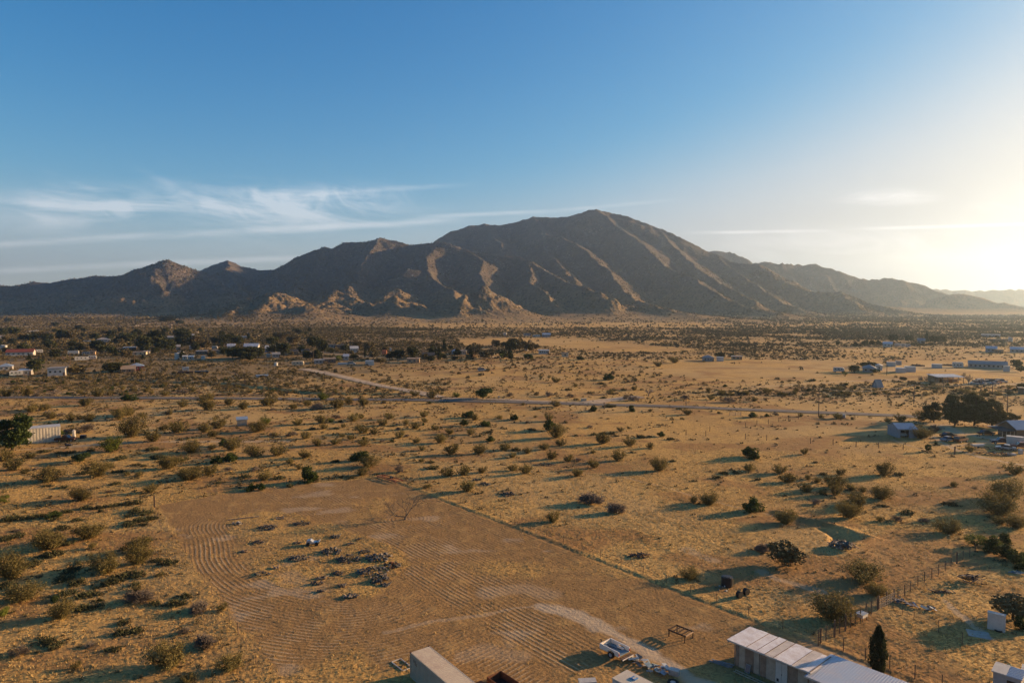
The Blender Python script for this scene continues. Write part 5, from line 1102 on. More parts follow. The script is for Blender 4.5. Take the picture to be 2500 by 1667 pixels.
# ---- long metal roofed shed
def longshed():
    d = Vector((0.671, -0.741, 0)); n = Vector((0.741, 0.671, 0)); o = Vector((22.79, 70.6, 0)); L, D = 8.85, 4.8
    t = thing('long_shed', 0, 0, math.atan2(d.y, d.x), 'long shed with shiny patched metal roof and weathered plywood front', 'shed', (o.x, o.y), 'the long metal roofed shed')
    z0 = 0; hf, hb = 2.72, 2.55
    MB().box(.75, L + .2, .5, D - .3, -.2, 2.45).build('wall', 'wall_panel_pale', t)
    x = .75; i = 0
    for wd, mt in ((.42, 'wall_panel_dark'), (.68, 'wall_panel_pale'), (.95, 'wall_panel_dark'), (.75, 'wall_panel_pale'), (.62, 'wall_panel_dark'), (1.0, 'wall_panel_pale')):
        MB().box(x + .02, x + wd - .02, .455, .497, 0, 2.43).build('wall_panel', mt, t); x += wd
    for k in range(2):
        q = MB().box(x + .02 + k * .62, x + .62 + k * .62, .43, .497, .02, 2.25).build('door', 'white_paint', t)
        if k == 0: MB().box(x + .15, x + .38, .41, .428, .25, .55).build('vent_hole', 'black_paint', q)
        else: MB().box(x + .66, x + .70, .40, .428, 1.0, 1.15).build('handle', 'black_paint', q)
    x += 1.28
    MB().box(x + .02, x + 1.0, .455, .497, 0, 2.43).build('wall_panel', 'wall_panel_dark', t)
    for q in (.75, 3.5, 6.5): MB().box(q - .09, q - .02, .40, .47, 0, 2.44).build('post', 'wood_grey', t)
    # roof: overlapping corrugated sheets, a slight kink along its length
    x = 0; j = 0
    for wd in (1.15, 1.1, 1.05, .92, .95, .95, .95, .9, .98):
        z = .012 * (j % 2) - .05 * max(0, x - 3.5) * .25; m = MB(); k = int(wd / .12); tp = []
        for i in range(k * 2 + 1): tp.append((x + wd * 1.04 * i / (k * 2), z + (.018 if i % 2 else 0)))
        m.add([(a, -.02 - .05 * (j % 3 == 1), hf + c) for a, c in tp] + [(a, D + .04 * (j % 2), hb + c) for a, c in tp], [(i, i + 1, len(tp) + i + 1, len(tp) + i) for i in range(len(tp) - 1)])
        m.build('roof_sheet', ['shed_roof', 'shed_roof', 'shed_roof_dull'][(j * 2) % 3 if j > 1 else 0], t); x += wd; j += 1
    for q, w_ in ((2.22, .05), (3.3, .035), (4.22, .05), (5.15, .03), (7.05, .04), (8.8, .09)): MB().box(q, q + w_, .0, D, -.01, .012, Matrix.Translation((0, 0, hf + .035)) @ Matrix.Rotation(-math.atan((hf - hb) / D), 4, 'X')).build('roof_seam', 'wood_brown', t)
    MB().box(0, L, .02, .09, hf - .18, hf - .03).build('fascia', 'white_paint', t); MB().box(.02, .09, .1, D, hb - .2, hb - .06).build('fascia', 'wood_grey', t)
    t2 = thing('carport', 0, 0, math.atan2(d.y, d.x), 'lower blue grey metal roofed carport joined to the end of the long shed', 'carport', (28.1, 63.91), 'the blue grey carport roof')
    m = MB(); n_ = 60; tp = [(.02 + 7.6 * i / n_, (.02 if i % 2 else 0)) for i in range(n_ + 1)]
    m.add([(a, 0, 2.42 + c) for a, c in tp] + [(a, 5.95, 2.5 + c) for a, c in tp], [(i, i + 1, n_ + 2 + i, n_ + 1 + i) for i in range(n_)]); m.build('roof', 'carport_roof', t2)
    MB().box(0, 7.6, .02, .08, 2.25, 2.40).build('fascia', 'white_paint', t2)
    for q in (.3, 3.8, 7.3): MB().box(q, q + .12, .12, .24, 0, 2.40).build('post', 'wood_brown', t2)
    MB().box(.1, 7.5, 5.7, 5.8, 0, 2.45).build('wall', 'brown_paint', t2)
    foot(28, 68, 6, 6)
    # things lying by its front wall
    def near(name, lx, ly, lab, cat, rzo=0.0):
        p = o + d * lx + n * ly; return thing(name, 0, 0, math.atan2(d.y, d.x) + rzo, lab, cat, (p.x, p.y))
    q = near('ladder', 3.4, -.75, 'pale ladder lying on the ground along the plywood wall', 'ladder', -.03)
    for yy in (-.2, .2): MB().box(-2.1, 2.1, yy - .035, yy + .035, .05, .13).build('rail', 'wood_pale', q)
    for k in range(11): MB().box(-2.0 + k * .4, -1.96 + k * .4, -.164, .164, .07, .11).build('rung', 'wood_pale', q)
    q = near('leaning_panel', 2.35, .2, 'dark blue framed panel leaning on the plywood wall', 'panel')
    MB().prism([(-.25, 0), (.05, .8), (.1, .8), (-.2, 0)], -.27, .27, 'x').build('frame', 'grey_paint', q); MB().prism([(-.235, .08), (.02, .75), (.0, .75), (-.255, .08)], -.21, .21, 'x').build('pane', 'navy_paint', q)
    q = near('plank_stack', -.35, -.55, 'stack of grey weathered planks by the corner of the long shed', 'planks', .15)
    for k, (a, c, w_, h_, r) in enumerate([(-1.3, .9, .28, .05, .0), (-.9, 1.2, .3, .11, .06), (-1.1, .5, .25, .17, -.07), (-.4, 1.3, .24, .23, .12)]):
        MB().box(a, c, -w_ / 2 + k * .08, w_ / 2 + k * .08, h_ - .045, h_, Matrix.Rotation(r, 4, 'Z')).build('plank', 'plank_grey', q)
longshed()

# ---- trailer made from a pickup bed
def bedtrailer():
    t = thing('utility_trailer', 0, 0, R(-49), 'white pickup bed trailer with open tailgate and one axle', 'trailer', (11.22, 72.75), 'the white pickup bed trailer')
    a, c, z0, z1 = 1.36, .95, .48, 1.02
    for s, nm in ((-1, 'side_panel'), (1, 'side_panel')):
        y0, y1 = (s * c, s * (c - .14)) if s > 0 else (-c, -c + .14)
        y0, y1 = min(y0, y1), max(y0, y1)
        pr = [(-a, z0), (-.2, z0), (-.12, z0 + .22), (.12, z0 + .34), (.48, z0 + .34), (.72, z0 + .22), (.8, z0), (a, z0), (a, z1), (-a, z1)]
        MB().prism(pr, y0, y1).build(nm, 'trailer_white', t, bevel=.02)
        lg = MB().box(a - .002, a + .03, s * (c - .07) - .06, s * (c - .07) + .06, z0 + .12, z0 + .38).build('tail_light', 'lamp_red', t)
        w_ = MB().cyl((.3, s * (c - .02), .38), .38, .25, 'y', 22).build('wheel', 'tyre', t, bevel=.0); MB().cyl((.3, s * (c + .115), .38), .2, .03, 'y', 16).build('rim', 'silver_paint', w_)
    MB().box(-a, -a + .08, -c + .142, c - .142, z0, z1).build('front_panel', 'trailer_white', t); MB().box(-a + .082, a, -c + .142, c - .142, z0 + .02, z0 + .09).build('bed_floor', 'bed_blue', t)
    for k in range(9): MB().box(-a + .1, a - .05, -c + .22 + k * .19, -c + .25 + k * .19, z0 + .091, z0 + .105).build('floor_rib', 'bed_blue', t)
    for s in (-1, 1): MB().box(-.15, .75, s * .62 - .11, s * .62 + .11, z0 + .107, z0 + .27).build('wheel_arch', 'trailer_white', t)
    tg = MB().box(a + .03, a + .50, -c + .05, c - .05, z0 - .02, z0 + .04, Matrix.Rotation(.08, 4, 'Y')).build('tailgate', 'wood_brown', t)
    MB().box(a + .46, a + .52, -c + .05, c - .05, z0 - .06, z0 + .065, Matrix.Rotation(.08, 4, 'Y')).build('edge_strip', 'trailer_white', tg)
    for k in range(5): MB().box(a + .05, a + .45, -.75 + k * .34, -.69 + k * .34, z0 + .042, z0 + .055, Matrix.Rotation(.08, 4, 'Y')).build('slat', 'rust', tg)
    MB().bar((-a, -.35, .44), (-a - .75, 0, .44), .08).build('hitch_arm', 'black_paint', t); MB().bar((-a, .35, .44), (-a - .75, 0, .44), .08).build('hitch_arm', 'black_paint', t)
    j = MB().box(-a - .62, -a - .54, -.04, .04, 0, .95).build('jack', 'black_paint', t); MB().box(-a - .72, -a - .44, -.03, .03, .9, .94).build('handle', 'black_paint', j)
    for (x, y, l, r) in ((-.5, .1, .9, .2), (-.2, -.2, 1.0, -.15), (.3, .25, .7, .5)): MB().box(-l / 2, l / 2, -.03, .03, z0 + .11, z0 + .15, Matrix.Translation((x, y, 0)) @ Matrix.Rotation(r, 4, 'Z')).build('bar', 'black_paint', t)
bedtrailer()
# ---- rusty frame on the grass
def steelframe(name, xy, rz, L, w, h, label, mat='dark_rust', bars=2, pale_end=False):
    t = thing(name, 0, 0, rz, label, 'metal frame', xy)
    for s in (-1, 1): MB().box(-L / 2, L / 2, s * w / 2 - .06, s * w / 2 + .06, h - .14, h).build('side_beam', mat, t)
    for k in range(bars + 2):
        x = -L / 2 + .06 + (L - .12) * k / (bars + 1); MB().box(x - .05, x + .05, -w / 2 + .062, w / 2 - .062, h - .13, h - .01).build('cross_beam', mat if not (pale_end and k == bars + 1) else 'tan_paint', t)
    for sx in (-1, 1):
        for sy in (-1, 1): MB().box(sx * (L / 2 - .12) - .05, sx * (L / 2 - .12) + .05, sy * w / 2 - .05, sy * w / 2 + .05, 0, h - .143).build('leg', mat, t)
    return t
steelframe('rusty_rack', (19.4, 76.5), R(-47), 2.35, 1.65, .85, 'low dark rusty steel frame with cross bars beside the gravel track', bars=3, pale_end=True)
LAND.append((1660, 1545, 'the rusty steel frame', None))
t = steelframe('harrow', (-26.6, 146.6), R(-44), 6.8, 1.9, .5, 'long rusty red farm harrow frame at the top corner of the ploughed field', 'rust_red', bars=5)
MB().cyl((.3, .3, .5), .35, .5, 'x').build('drum', 'black_paint', t); MB().bar((3.4, 0, .45), (4.6, 1.2, .5), .1).build('tow_bar', 'rust_red', t); LAND.append((950, 1173, 'the rusty harrow', None))
# ---- motorhome roof at the bottom edge
def rv():
    t = thing('motorhome', 0, 0, AX, 'white motorhome seen from above with two blue roof vents, cut by the bottom edge', 'motorhome', (12.45, 61.35), 'the white motorhome roof')
    a, c, h = 3.2, 1.12, 2.8
    MB().box(-a, a, -c, c, .45, h - .12).build('body', 'white_paint', t, bevel=.06); MB().box(-a - .03, a + .03, -c - .03, c + .03, h - .118, h).build('roof', 'rv_roof', t, bevel=.03)
    for x, y in ((-1.7, .35), (-.6, -.35)):
        v = MB().box(x - .27, x + .27, y - .27, y + .27, h + .002, h + .10).build('roof_vent', 'vent_blue', t); MB().box(x - .1, x + .12, y - .24, y + .24, h + .102, h + .12).build('vent_lid', 'white_paint', v)
    MB().box(.6, 1.3, -.35, .35, h + .002, h + .24).build('air_conditioner', 'white_paint', t, bevel=.04)
    MB().box(-2.6, -1.2, -c - .02, -c - .002, 1.4, 2.0).build('window', 'window_glass', t); MB().box(-a - .02, -a - .002, -.7, .7, 1.4, 2.1).build('window', 'window_glass', t)
    for s in (-1, 1):
        for x in (-1.9, 2.0): w_ = MB().cyl((x, s * (c - .1), .4), .4, .24, 'y').build('wheel', 'tyre', t); MB().cyl((x, s * (c + .03), .4), .2, .03, 'y').build('rim', 'silver_paint', w_)
rv()
# ---- white chest, scraps, tyre
def chest(name, px, py, L, w, h, rz, label, mat='white_paint', cat='box', lidmat=None):
    t = thing(name, px, py, rz, label, cat); MB().box(-L / 2, L / 2, -w / 2, w / 2, 0, h).build('body', mat, t, bevel=.02)
    MB().box(-L / 2 - .02, L / 2 + .02, -w / 2 - .02, w / 2 + .02, h + .003, h + .07).build('lid', lidmat or mat, t); return t
chest('chest_freezer', 1434, 1683, 1.7, .8, .92, .10, 'white chest freezer with rust stains left of the motorhome roof', cat='freezer')
chest('cooler_box', 1646, 1647, 1.0, .62, .55, R(-30), 'pale blue box at the east end of the scrap metal heap', 'sheet_metal', lidmat='white_paint')
def scrapheap(name, px, py, L, W, n, label, mats, cat='scrap heap', hmax=.5, rz=AX, plates=True):
    t = thing(name, px, py, rz, label, cat); g = random.Random(int(px)); by = {}
    for i in range(n):
        mt = g.choice(mats); m = by.setdefault(mt, MB()); l, w_ = g.uniform(.4, 1.5), g.uniform(.06, .6) if plates else g.uniform(.06, .16)
        M = Matrix.Translation((g.uniform(-L / 2, L / 2), g.uniform(-W / 2, W / 2), g.uniform(.04, hmax))) @ Matrix.Rotation(g.uniform(-.9, .9), 4, 'Z') @ Matrix.Rotation(g.uniform(-.35, .35), 4, 'Y') @ Matrix.Rotation(g.uniform(-.4, .4), 4, 'X')
        m.box(-l / 2, l / 2, -w_ / 2, w_ / 2, -.02, .02 + (0 if plates else .05), M)
    nm = {'sheet_metal': 'metal_sheets', 'navy_paint': 'panels', 'tarp_blue': 'tarpaulin'}
    for mt, m in by.items(): m.build('scrap', mt, t)
    return t
scrapheap('scrap_heap', 1585, 1628, 4.3, 1.5, 34, 'heap of bent blue grey sheet metal between the trailer and the motorhome', ['sheet_metal', 'sheet_metal', 'bed_blue', 'white_paint', 'wood_grey'])
LAND.append((1585, 1628, 'the scrap metal heap', None))
def tyre_at(px, py, r, label, flat=True):
    t = thing('tyre', px, py, .3, label, 'tyre'); n, k = 20, 8; v = [((r + r * .3 * math.cos(b_)) * math.cos(a), (r + r * .3 * math.cos(b_)) * math.sin(a), r * .3 + r * .3 * math.sin(b_)) for a in [2 * math.pi * i / n for i in range(n)] for b_ in [2 * math.pi * j / k for j in range(k)]]
    MB().add(v, [(i * k + j, ((i + 1) % n) * k + j, ((i + 1) % n) * k + (j + 1) % k, i * k + (j + 1) % k) for i in range(n) for j in range(k)]).build('tread', 'tyre', t); MB().cyl((0, 0, .05), r * .62, .12).build('rim', 'white_paint', t)
tyre_at(1643, 1668, .45, 'black tyre with a white centre beside the motorhome roof')
# white pipe frame and rusty frame behind the container
t = thing('pipe_frame', 0, 0, R(-50), 'white rectangular pipe frame lying on the grass beside the container', 'pipe frame', (-11.7, 70.5))
for s in (-1, 1): MB().box(-1.15, 1.15, s * .55 - .04, s * .55 + .04, .03, .11).build('long_pipe', 'white_paint', t); MB().box(s * 1.15 - .04, s * 1.15 + .04, -.508, .508, .03, .11).build('short_pipe', 'white_paint', t)
t = thing('rusty_stand', 0, 0, R(-30), 'small dark rusty stand leaning inside the white pipe frame', 'stand', (-11.3, 70.2))
for s in (-1, 1): MB().bar((-.35, s * .2, .02), (.35, s * .2, .75), .05).build('side_bar', 'dark_rust', t)
for q in (.1, .5, .95): MB().bar((-.35 + .7 * q, -.17, .02 + .73 * q), (-.35 + .7 * q, .17, .02 + .73 * q), .045).build('rung', 'dark_rust', t)
# rusty open bin
gx0, gy0 = G(1215, 1668); t = thing('steel_bin', 0, 0, R(-50), 'open rusty brown steel bin cut by the bottom edge east of the container', 'bin', (gx0 + .9, gy0 - .9))
for s in (-1, 1): MB().box(-2, 2, s * .9 - .03, s * .9 + .03, 0, .75).build('side_panel', 'rust', t); MB().box(s * 2 - .03, s * 2 + .03, -.868, .868, 0, .74).build('end_panel', 'rust', t)
MB().box(-1.96, 1.96, -.86, .86, .02, .06).build('floor', 'dark_rust', t)
t = thing('rusty_plate', 0, 0, R(-50), 'flat orange rusty steel plate between the container and the open bin', 'steel plate', G(1178, 1672))
MB().box(-.7, .7, -.35, .35, .1, .16).build('plate', 'rust', t); MB().box(-.6, .6, -.3, .3, 0, .097).build('block', 'dark_rust', t)

# ---- lower right yard
def corner_shed():
    t = thing('tool_shed', 0, 0, math.atan2(-.77, .64) + .1, 'small shed with half white, half ribbed blue grey roof in the bottom corner', 'shed', (48.2, 64.4), 'the half white tool shed')
    MB().box(-1.1, 1.1, -1.1, 1.1, 0, 2.5).build('wall', 'grey_paint', t); MB().box(-.0, 1.0, -1.13, -1.102, .1, 2.1).build('door', 'dark_rust', t)
    MB().box(-1.25, -.05, -1.2, 1.2, 2.503, 2.6).build('roof', 'white_paint', t); m = MB(); m.box(-.045, 1.2, -1.2, 1.2, 2.503, 2.57)
    for k in range(7): m.box(-.045, 1.2, -1.1 + k * .35, -1.03 + k * .35, 2.572, 2.61)
    m.build('ribbed_roof', 'carport_roof', t)
    t = thing('tool_shed', 0, 0, -.7, 'small pale roofed hut peeking in behind the half white tool shed', 'shed', (51.4, 65.4)); MB().box(-.9, .9, -.9, .9, 0, 1.9).build('wall', 'grey_paint', t); MB().box(-1, 1, -1, 1, 1.903, 2.0).build('roof', 'white_paint', t); MB().box(-.4, .4, -.93, -.903, .1, 1.7).build('door', 'brown_paint', t)
corner_shed()
t = thing('cabinet', 0, 0, R(-40), 'pale grey standing cabinet with white top edge before the dark spreading tree', 'cabinet', (56.6, 77.9), 'the pale grey cabinet')
MB().box(-.85, .85, -.3, .3, 0, 1.95).build('body', 'grey_pale', t); MB().box(-.88, .88, -.34, .34, 1.953, 2.02).build('top', 'white_paint', t)
for k in range(2): MB().box(-.8 + k * .82, -.02 + k * .82, -.325, -.302, .08, 1.9).build('door', 'grey_pale', t)
tyre_at(2438, 1540, .35, 'dark tyre lying at the foot of the pale grey cabinet')
t = thing('concrete_slab', 2389, 1549, R(-25), 'bare concrete slab in the shade beside the pale grey cabinet', 'slab'); MB().box(-1.1, 1.1, -.9, .9, -.05, .1).build('slab', 'concrete', t)
t = thing('feed_box', 0, 0, R(35), 'small pale trough box on legs in the wire fence west of the wooden gate', 'trough', (42.3, 80.7)); MB().box(-.6, .6, -.45, .45, .45, .8).build('box', 'grey_pale', t); MB().box(-.63, .63, -.48, .48, .803, .86).build('lid', 'sheet_metal', t)
for sx in (-.5, .5):
    for sy in (-.38, .38): MB().box(sx - .05, sx + .05, sy - .05, sy + .05, 0, .447).build('leg', 'wood_brown', t)
t = thing('wooden_gate', 0, 0, math.atan2(2.12, 3.12), 'weathered slatted wooden gate panel in the wire fence', 'gate', (47.39, 84.42), 'the slatted wooden gate')
for k in range(4): MB().box(-1.85, 1.85, -.03, .0, .2 + k * .33, .34 + k * .33).build('rail', 'wood_grey', t)
for k in range(9): MB().box(-1.85 + k * .45, -1.77 + k * .45, -.06, -.033, .1, 1.4).build('slat', 'wood_grey', t)
for x in (-1.9, .1, 1.9): MB().box(x - .07, x + .07, .002, .14, -.1, 1.75).build('post', 'wood_brown', t)
MB().bar((1.95, .07, 1.3), (2.9, -.8, .1), .07).build('brace', 'wood_pale', t)
scrapheap('tarp_heap', 2228, 1478, 4.6, 1.1, 26, 'long heap of blue tarpaulin and metal scraps below the wooden gate', ['tarp_blue', 'plank_grey', 'black_paint', 'sheet_metal', 'soil'], rz=R(-33), hmax=.35)
scrapheap('timber_stack', 2375, 1422, 2.5, 1.3, 40, 'dark stack of old timber casting a shadow east of the wire fence', ['wood_grey', 'wood_grey', 'dark_rust', 'wood_brown'], 'timber stack', 1.0, R(-20), False)
scrapheap('board_pile', 2303, 1446, 2.9, .6, 16, 'low flat pile of boards between the wire fence and the timber stack', ['wood_grey', 'dark_rust'], 'boards', .2, R(-8), False)
scrapheap('board_pile', 2492, 1402, 2.6, .8, 12, 'pale blue boards cut by the eastern edge below the dark hedge', ['sheet_metal', 'tarp_blue'], 'boards', .25, R(-25), False)
# black bale, drums
t = thing('black_tank', 1775, 1430, R(20), 'big black drum standing on pale rubble east of the field fence', 'drum', None, 'the big black drum'); MB().cyl((0, 0, .05), .78, 1.25, 'z', 18).build('drum', 'black_paint', t, bevel=.05); MB().cyl((0, 0, 1.303), .5, .06).build('lid', 'black_paint', t)
t = thing('cart_wreck', 1815, 1456, R(30), 'two black drums on a rusty bar beside the big black drum', 'wreck')
for s, yy in ((-1, 0), (1, .2)): MB().cyl((s * .75, yy, .45), .45, .5, 'y', 16).build('wheel', 'tyre', t)
MB().bar((-.9, .1, .5), (2.1, .1, .7), .07).build('axle', 'dark_rust', t)

# ---- stones and rubble
def rubble(px, py, wpx, label, mats=('dark_stone', 'stone_mat', 'pale_stone'), hw=.35, big=1.0, extra=None, name='rubble_pile', cat_='rubble pile'):
    x, y, z = GZ(px, py); w = wpx * y / FPX; t = empty(name, (x, y, z)); tag(t, label, cat_); g = random.Random(int(px * 7 + py)); by = {k: MB() for k in mats}
    n = int(10 + w * w * 4 * (1 if big > .8 else 1.4)); n = min(n, 130)
    for i in range(n):
        a = g.uniform(0, 6.28); r = math.sqrt(g.random()); dx, dy = r * math.cos(a) * w / 2, r * math.sin(a) * w * hw * 1.4
        s = g.uniform(.06, .26) ** 1.15 * 1.25 * big; m = by[g.choice(mats)]; hgt = max(0, (1 - r)) * min(.22 * w, .8) * g.random()
        v = []
        for k in range(8):
            v.append(((1 if k in (1, 2, 5, 6) else -1) * s * g.uniform(.4, 1), (1 if k in (2, 3, 6, 7) else -1) * s * g.uniform(.4, 1), (1 if k > 3 else -.6) * s * g.uniform(.4, .9)))
        M = Matrix.Translation((dx, dy, hgt + s * .3)) @ Matrix.Rotation(g.uniform(0, 6), 4, 'Z') @ Matrix.Rotation(g.uniform(-.7, .7), 4, 'X')
        m.add([M @ Vector(q) for q in v], [(3, 2, 1, 0), (4, 5, 6, 7), (0, 1, 5, 4), (1, 2, 6, 5), (2, 3, 7, 6), (3, 0, 4, 7)])
    for k in range(extra or 0):
        M = Matrix.Translation((g.uniform(-w / 2, w / 2), g.uniform(-w * hw, w * hw), .2)) @ Matrix.Rotation(g.uniform(0, 3), 4, 'Z') @ Matrix.Rotation(g.uniform(-.3, .3), 4, 'Y'); l = g.uniform(.5, 1.2)
        by[mats[-1]].box(-l / 2, l / 2, -.06, .06, -.04, .04, M)
    nm = {'dark_stone': 'dark_stones', 'stone_mat': 'grey_stones', 'pale_stone': 'pale_stones'}
    for k, m in by.items():
        if m.v: m.build('stones', k, t)
    return t
D_ = ('dark_stone', 'dark_stone', 'stone_mat')
RB = [(370,465,130,'small pile of pale scraps at the northwest tip of the unploughed patch',('white_paint','dark_stone','stone_mat')),(710,515,220,'long low pile of dark earth clods near the top of the unploughed patch',D_),(1105,465,180,'dark rubble pile at the top right of the unploughed patch',D_),
(1440,790,260,'wide dark rubble pile in the middle of the unploughed patch',D_),(1675,700,80,'compact dark rubble pile right of the white cart wreck',D_),(1830,790,130,'low dark rubble pile above the main stone heap',D_),(1080,865,230,'scattered line of dark stones below the white cart wreck',D_),(660,1045,180,'dark rubble pile at the southwest rim of the unploughed patch',D_),
(812,972,60,'tiny pile of reddish stones behind the southwest rubble',('rust','dark_stone','pale_stone')),(1640,875,280,'thin row of dark stones pointing at the main stone heap',D_),(2010,860,320,'upper part of the main stone heap, biggest and highest, with pale boards',None),(2150,945,210,'eastern tip of the main stone heap with rusty bars',('rust','dark_stone','stone_mat')),
(1930,1025,380,'middle band of the main stone heap with round pale stones',None),(2010,1120,280,'southern dark band of the main stone heap',('dark_stone','stone_mat','dark_stone')),(1330,1095,120,'small dark rubble pile southwest of the main stone heap',D_),(1285,1155,140,'shadowy hummock of earth just below the small southwest rubble',('soil','dark_stone','dark_stone')),
(1530,1035,150,'sparse dark stones west of the middle band of stones',D_),(1680,1295,170,'round pile of pale stones at the southern end of the unploughed patch',None),(1320,1243,80,'few dark clods at the southern furrows',D_),(1490,620,140,'low row of stones north of the compact rubble',D_),(1760,645,70,'small reddish rubble northeast of the compact pile',('rust','dark_stone','stone_mat')),
(600,685,140,'faint dark hummock near the west side of the unploughed patch',('soil','dark_stone','dark_stone')),(450,785,80,'small dark hummock on the west furrows',('soil','dark_stone','dark_stone')),(1060,685,90,'small dark hummock west of the white cart wreck',('soil','dark_stone','dark_stone')),(2075,1165,110,'loose stones trailing off the southern band',D_),(1560,1180,110,'scattered clods south of the stone heap',('soil','dark_stone','stone_mat'))]
for X, Yb, w, lb, mt in RB:
    rubble(500 + X / 4.704, 1180 + Yb / 4.704, w / 4.704, lb, mt or ('dark_stone', 'stone_mat', 'pale_stone'), .3, 1.0 if w > 200 else .75, 8 if mt is None else 2)
LAND.append((925, 1375, 'the main stone heap', None)); LAND.append((760, 1325, 'the white cart wreck', None))
rubble(2056, 1333, 62, 'dark jagged rubble filling the triangular pit', ('dark_stone', 'stone_mat', 'wood_grey'), .3, 1.5, 14); LAND.append((2056, 1330, 'the rubble pit', None))
rubble(1241, 1208, 38, 'dark earth mound with stones alone on the grass', ('soil', 'dark_stone', 'dark_stone'), .3, 1.2); LAND.append((1241, 1208, 'the dark earth mound', None))
rubble(1165, 1172, 18, 'small heap of dark clods north of the earth mound', D_); rubble(1182, 1183, 28, 'low heap of stones between two bushes near the earth mound', D_)
rubble(1562, 1358, 50, 'low reddish rusty rubble alone on the grass east of the field', ('rust', 'dark_rust', 'dark_stone'), .25, .8, 6); LAND.append((1562, 1358, 'the reddish rubble', None))
rubble(1765, 1437, 34, 'pale dusty rubble under the big black drum', ('pale_stone', 'white_paint', 'soil'), .35, .6)
rubble(1330, 1135, 60, 'line of dark clods on bare soil in the middle grassland', D_, .15, .6)
rubble(2240, 893, 30, 'dark dirt mound behind the containers across the valley', ('soil', 'dark_stone'), .3, 2.2, name='dirt_mound', cat_='dirt mound'); rubble(2318, 892, 34, 'long dark dirt mound behind the white trailer across the valley', ('soil', 'dark_stone'), .3, 2.2, name='dirt_mound', cat_='dirt mound')
t = steelframe('wooden_square', G(684, 1267), .3, 1.3, 1.0, .25, 'small square frame lying at the north rim of the unploughed patch', 'wood_grey', 0)
t = thing('timber', 594, 1266, .35, 'long thin pole lying at the northwest tip of the unploughed patch', 'pole'); MB().bar((-2.6, 0, .08), (2.6, 0, .16), .13).build('pole', 'wood_grey', t)
t = thing('cart_wreck', 764, 1330, R(5), 'small white wrecked cart with dark wheels on the unploughed patch', 'wreck')
MB().prism([(-1, .35), (-.9, .8), (-.3, .95), (.1, .6), (.7, .55), (1.1, .8), (1.1, .6), (.8, .35)], -.5, .5).build('body', 'silver_paint', t, bevel=.03)
for sx in (-.65, .65):
    for sy in (-.5, .5): MB().cyl((sx, sy, .3), .3, .2, 'y').build('wheel', 'tyre', t)
# boulders scattered below the left hand foothills
g = random.Random(5)
for i in range(26):
    px, py = g.uniform(395, 640), g.uniform(793, 826)
    x, y, z = GZ(px, py); s = g.uniform(1.2, 3.2); v = [((1 if k in (1, 2, 5, 6) else -1) * s * g.uniform(.4, .9), (1 if k in (2, 3, 6, 7) else -1) * s * g.uniform(.4, .9), (1 if k > 3 else -.3) * s * g.uniform(.5, 1)) for k in range(8)]
    o = MB().add(v, [(3, 2, 1, 0), (4, 5, 6, 7), (0, 1, 5, 4), (1, 2, 6, 5), (2, 3, 7, 6), (3, 0, 4, 7)]).build('boulder', 'pale_stone', None, (x, y, z), g.uniform(0, 6), bevel=.25); tag(o, 'pale boulder in the rocky ground above the town', 'boulder', 'boulders in the rocky ground above the town')

# ---- bare tree in the ploughed field
def fieldtree():
    x, y, z = GZ(989, 1268); t = empty('bare_tree', (x, y, z - .05)); tag(t, 'leafless grey tree with a forked trunk alone in the ploughed field', 'tree'); g = np.random.default_rng(77)
    P0, P1, r0, r1 = [], [], [], []
    def br(p, d, L, r, lev):
        q = p + d * L; P0.append(p); P1.append(q); r0.append(r); r1.append(r * .62)
        if lev == 0: return
        for k in range(3 if lev > 1 else 4):
            e = d + g.normal(size=3) * [.55, .5, .35] + [0, 0, .12]; e /= np.linalg.norm(e); br(q if k < 2 else p + d * L * g.uniform(.4, .9), e, L * g.uniform(.6, .85), r * .6, lev - 1)
    b0 = np.array([0, 0, 0.]); f = np.array([.12, 0, .55]); P0.append(b0); P1.append(f); r0.append(.24); r1.append(.19)
    br(f, np.array([.55, .1, .83]), 1.7, .13, 4); br(f, np.array([.15, -.2, .95]), 1.5, .10, 4)
    br(f, np.array([-.93, -.1, .12]), 1.9, .11, 4); br(f + [-1.2, 0, .1], np.array([-.85, -.3, .25]), 1.5, .07, 3)
    v, fc = prisms(P0[:60], P1[:60], r0[:60], r1[:60]); link('trunk', mesh_np('trunk', v, fc, MATS['grey_twig']), t)
    v, fc = prisms(P0[60:], P1[60:], np.maximum(r0[60:], .012), np.maximum(r1[60:], .008)); link('crown', mesh_np('crown', v, fc, MATS['grey_twig']), t)
fieldtree(); LAND.append((989, 1268, 'the bare field tree', None))

# ---- fences
def fence(name, pts, sp, h, label, mat='wood_brown', jitter=.12, wires=3, thick=.06, strong=()):
    g = random.Random(len(label)); t = empty(name, (pts[0][0], pts[0][1], 0)); tag(t, label, 'fence'); ox, oy = pts[0]; tops = []
    for si, ((x0, y0), (x1, y1)) in enumerate(zip(pts[:-1], pts[1:])):
        n = max(1, round(math.hypot(x1 - x0, y1 - y0) / sp))
        for i in range(n + (si == len(pts) - 2)):
            x, y = x0 + (x1 - x0) * i / n + g.uniform(-jitter, jitter) * .5, y0 + (y1 - y0) * i / n + g.uniform(-jitter, jitter) * .5; z = Z(x, y)
            big = i == 0 and si in strong; th = thick * (2 if big else 1); hh = h * (1.2 if big else g.uniform(.92, 1.08))
            MB().box(-th / 2, th / 2, -th / 2, th / 2, -.2, hh).build('post', mat, t, (x - ox, y - oy, z)); tops.append((x - ox, y - oy, z))
    m = MB()
    for w in range(wires):
        for a, c in zip(tops[:-1], tops[1:]): zz = h * (.35 + .6 * w / max(1, wires - 1)); m.bar((a[0], a[1], a[2] + zz), (c[0], c[1], c[2] + zz), .012)
    m.build('wire', 'black_paint', t); return t
n_ = (EY / EL, -EX / EL)
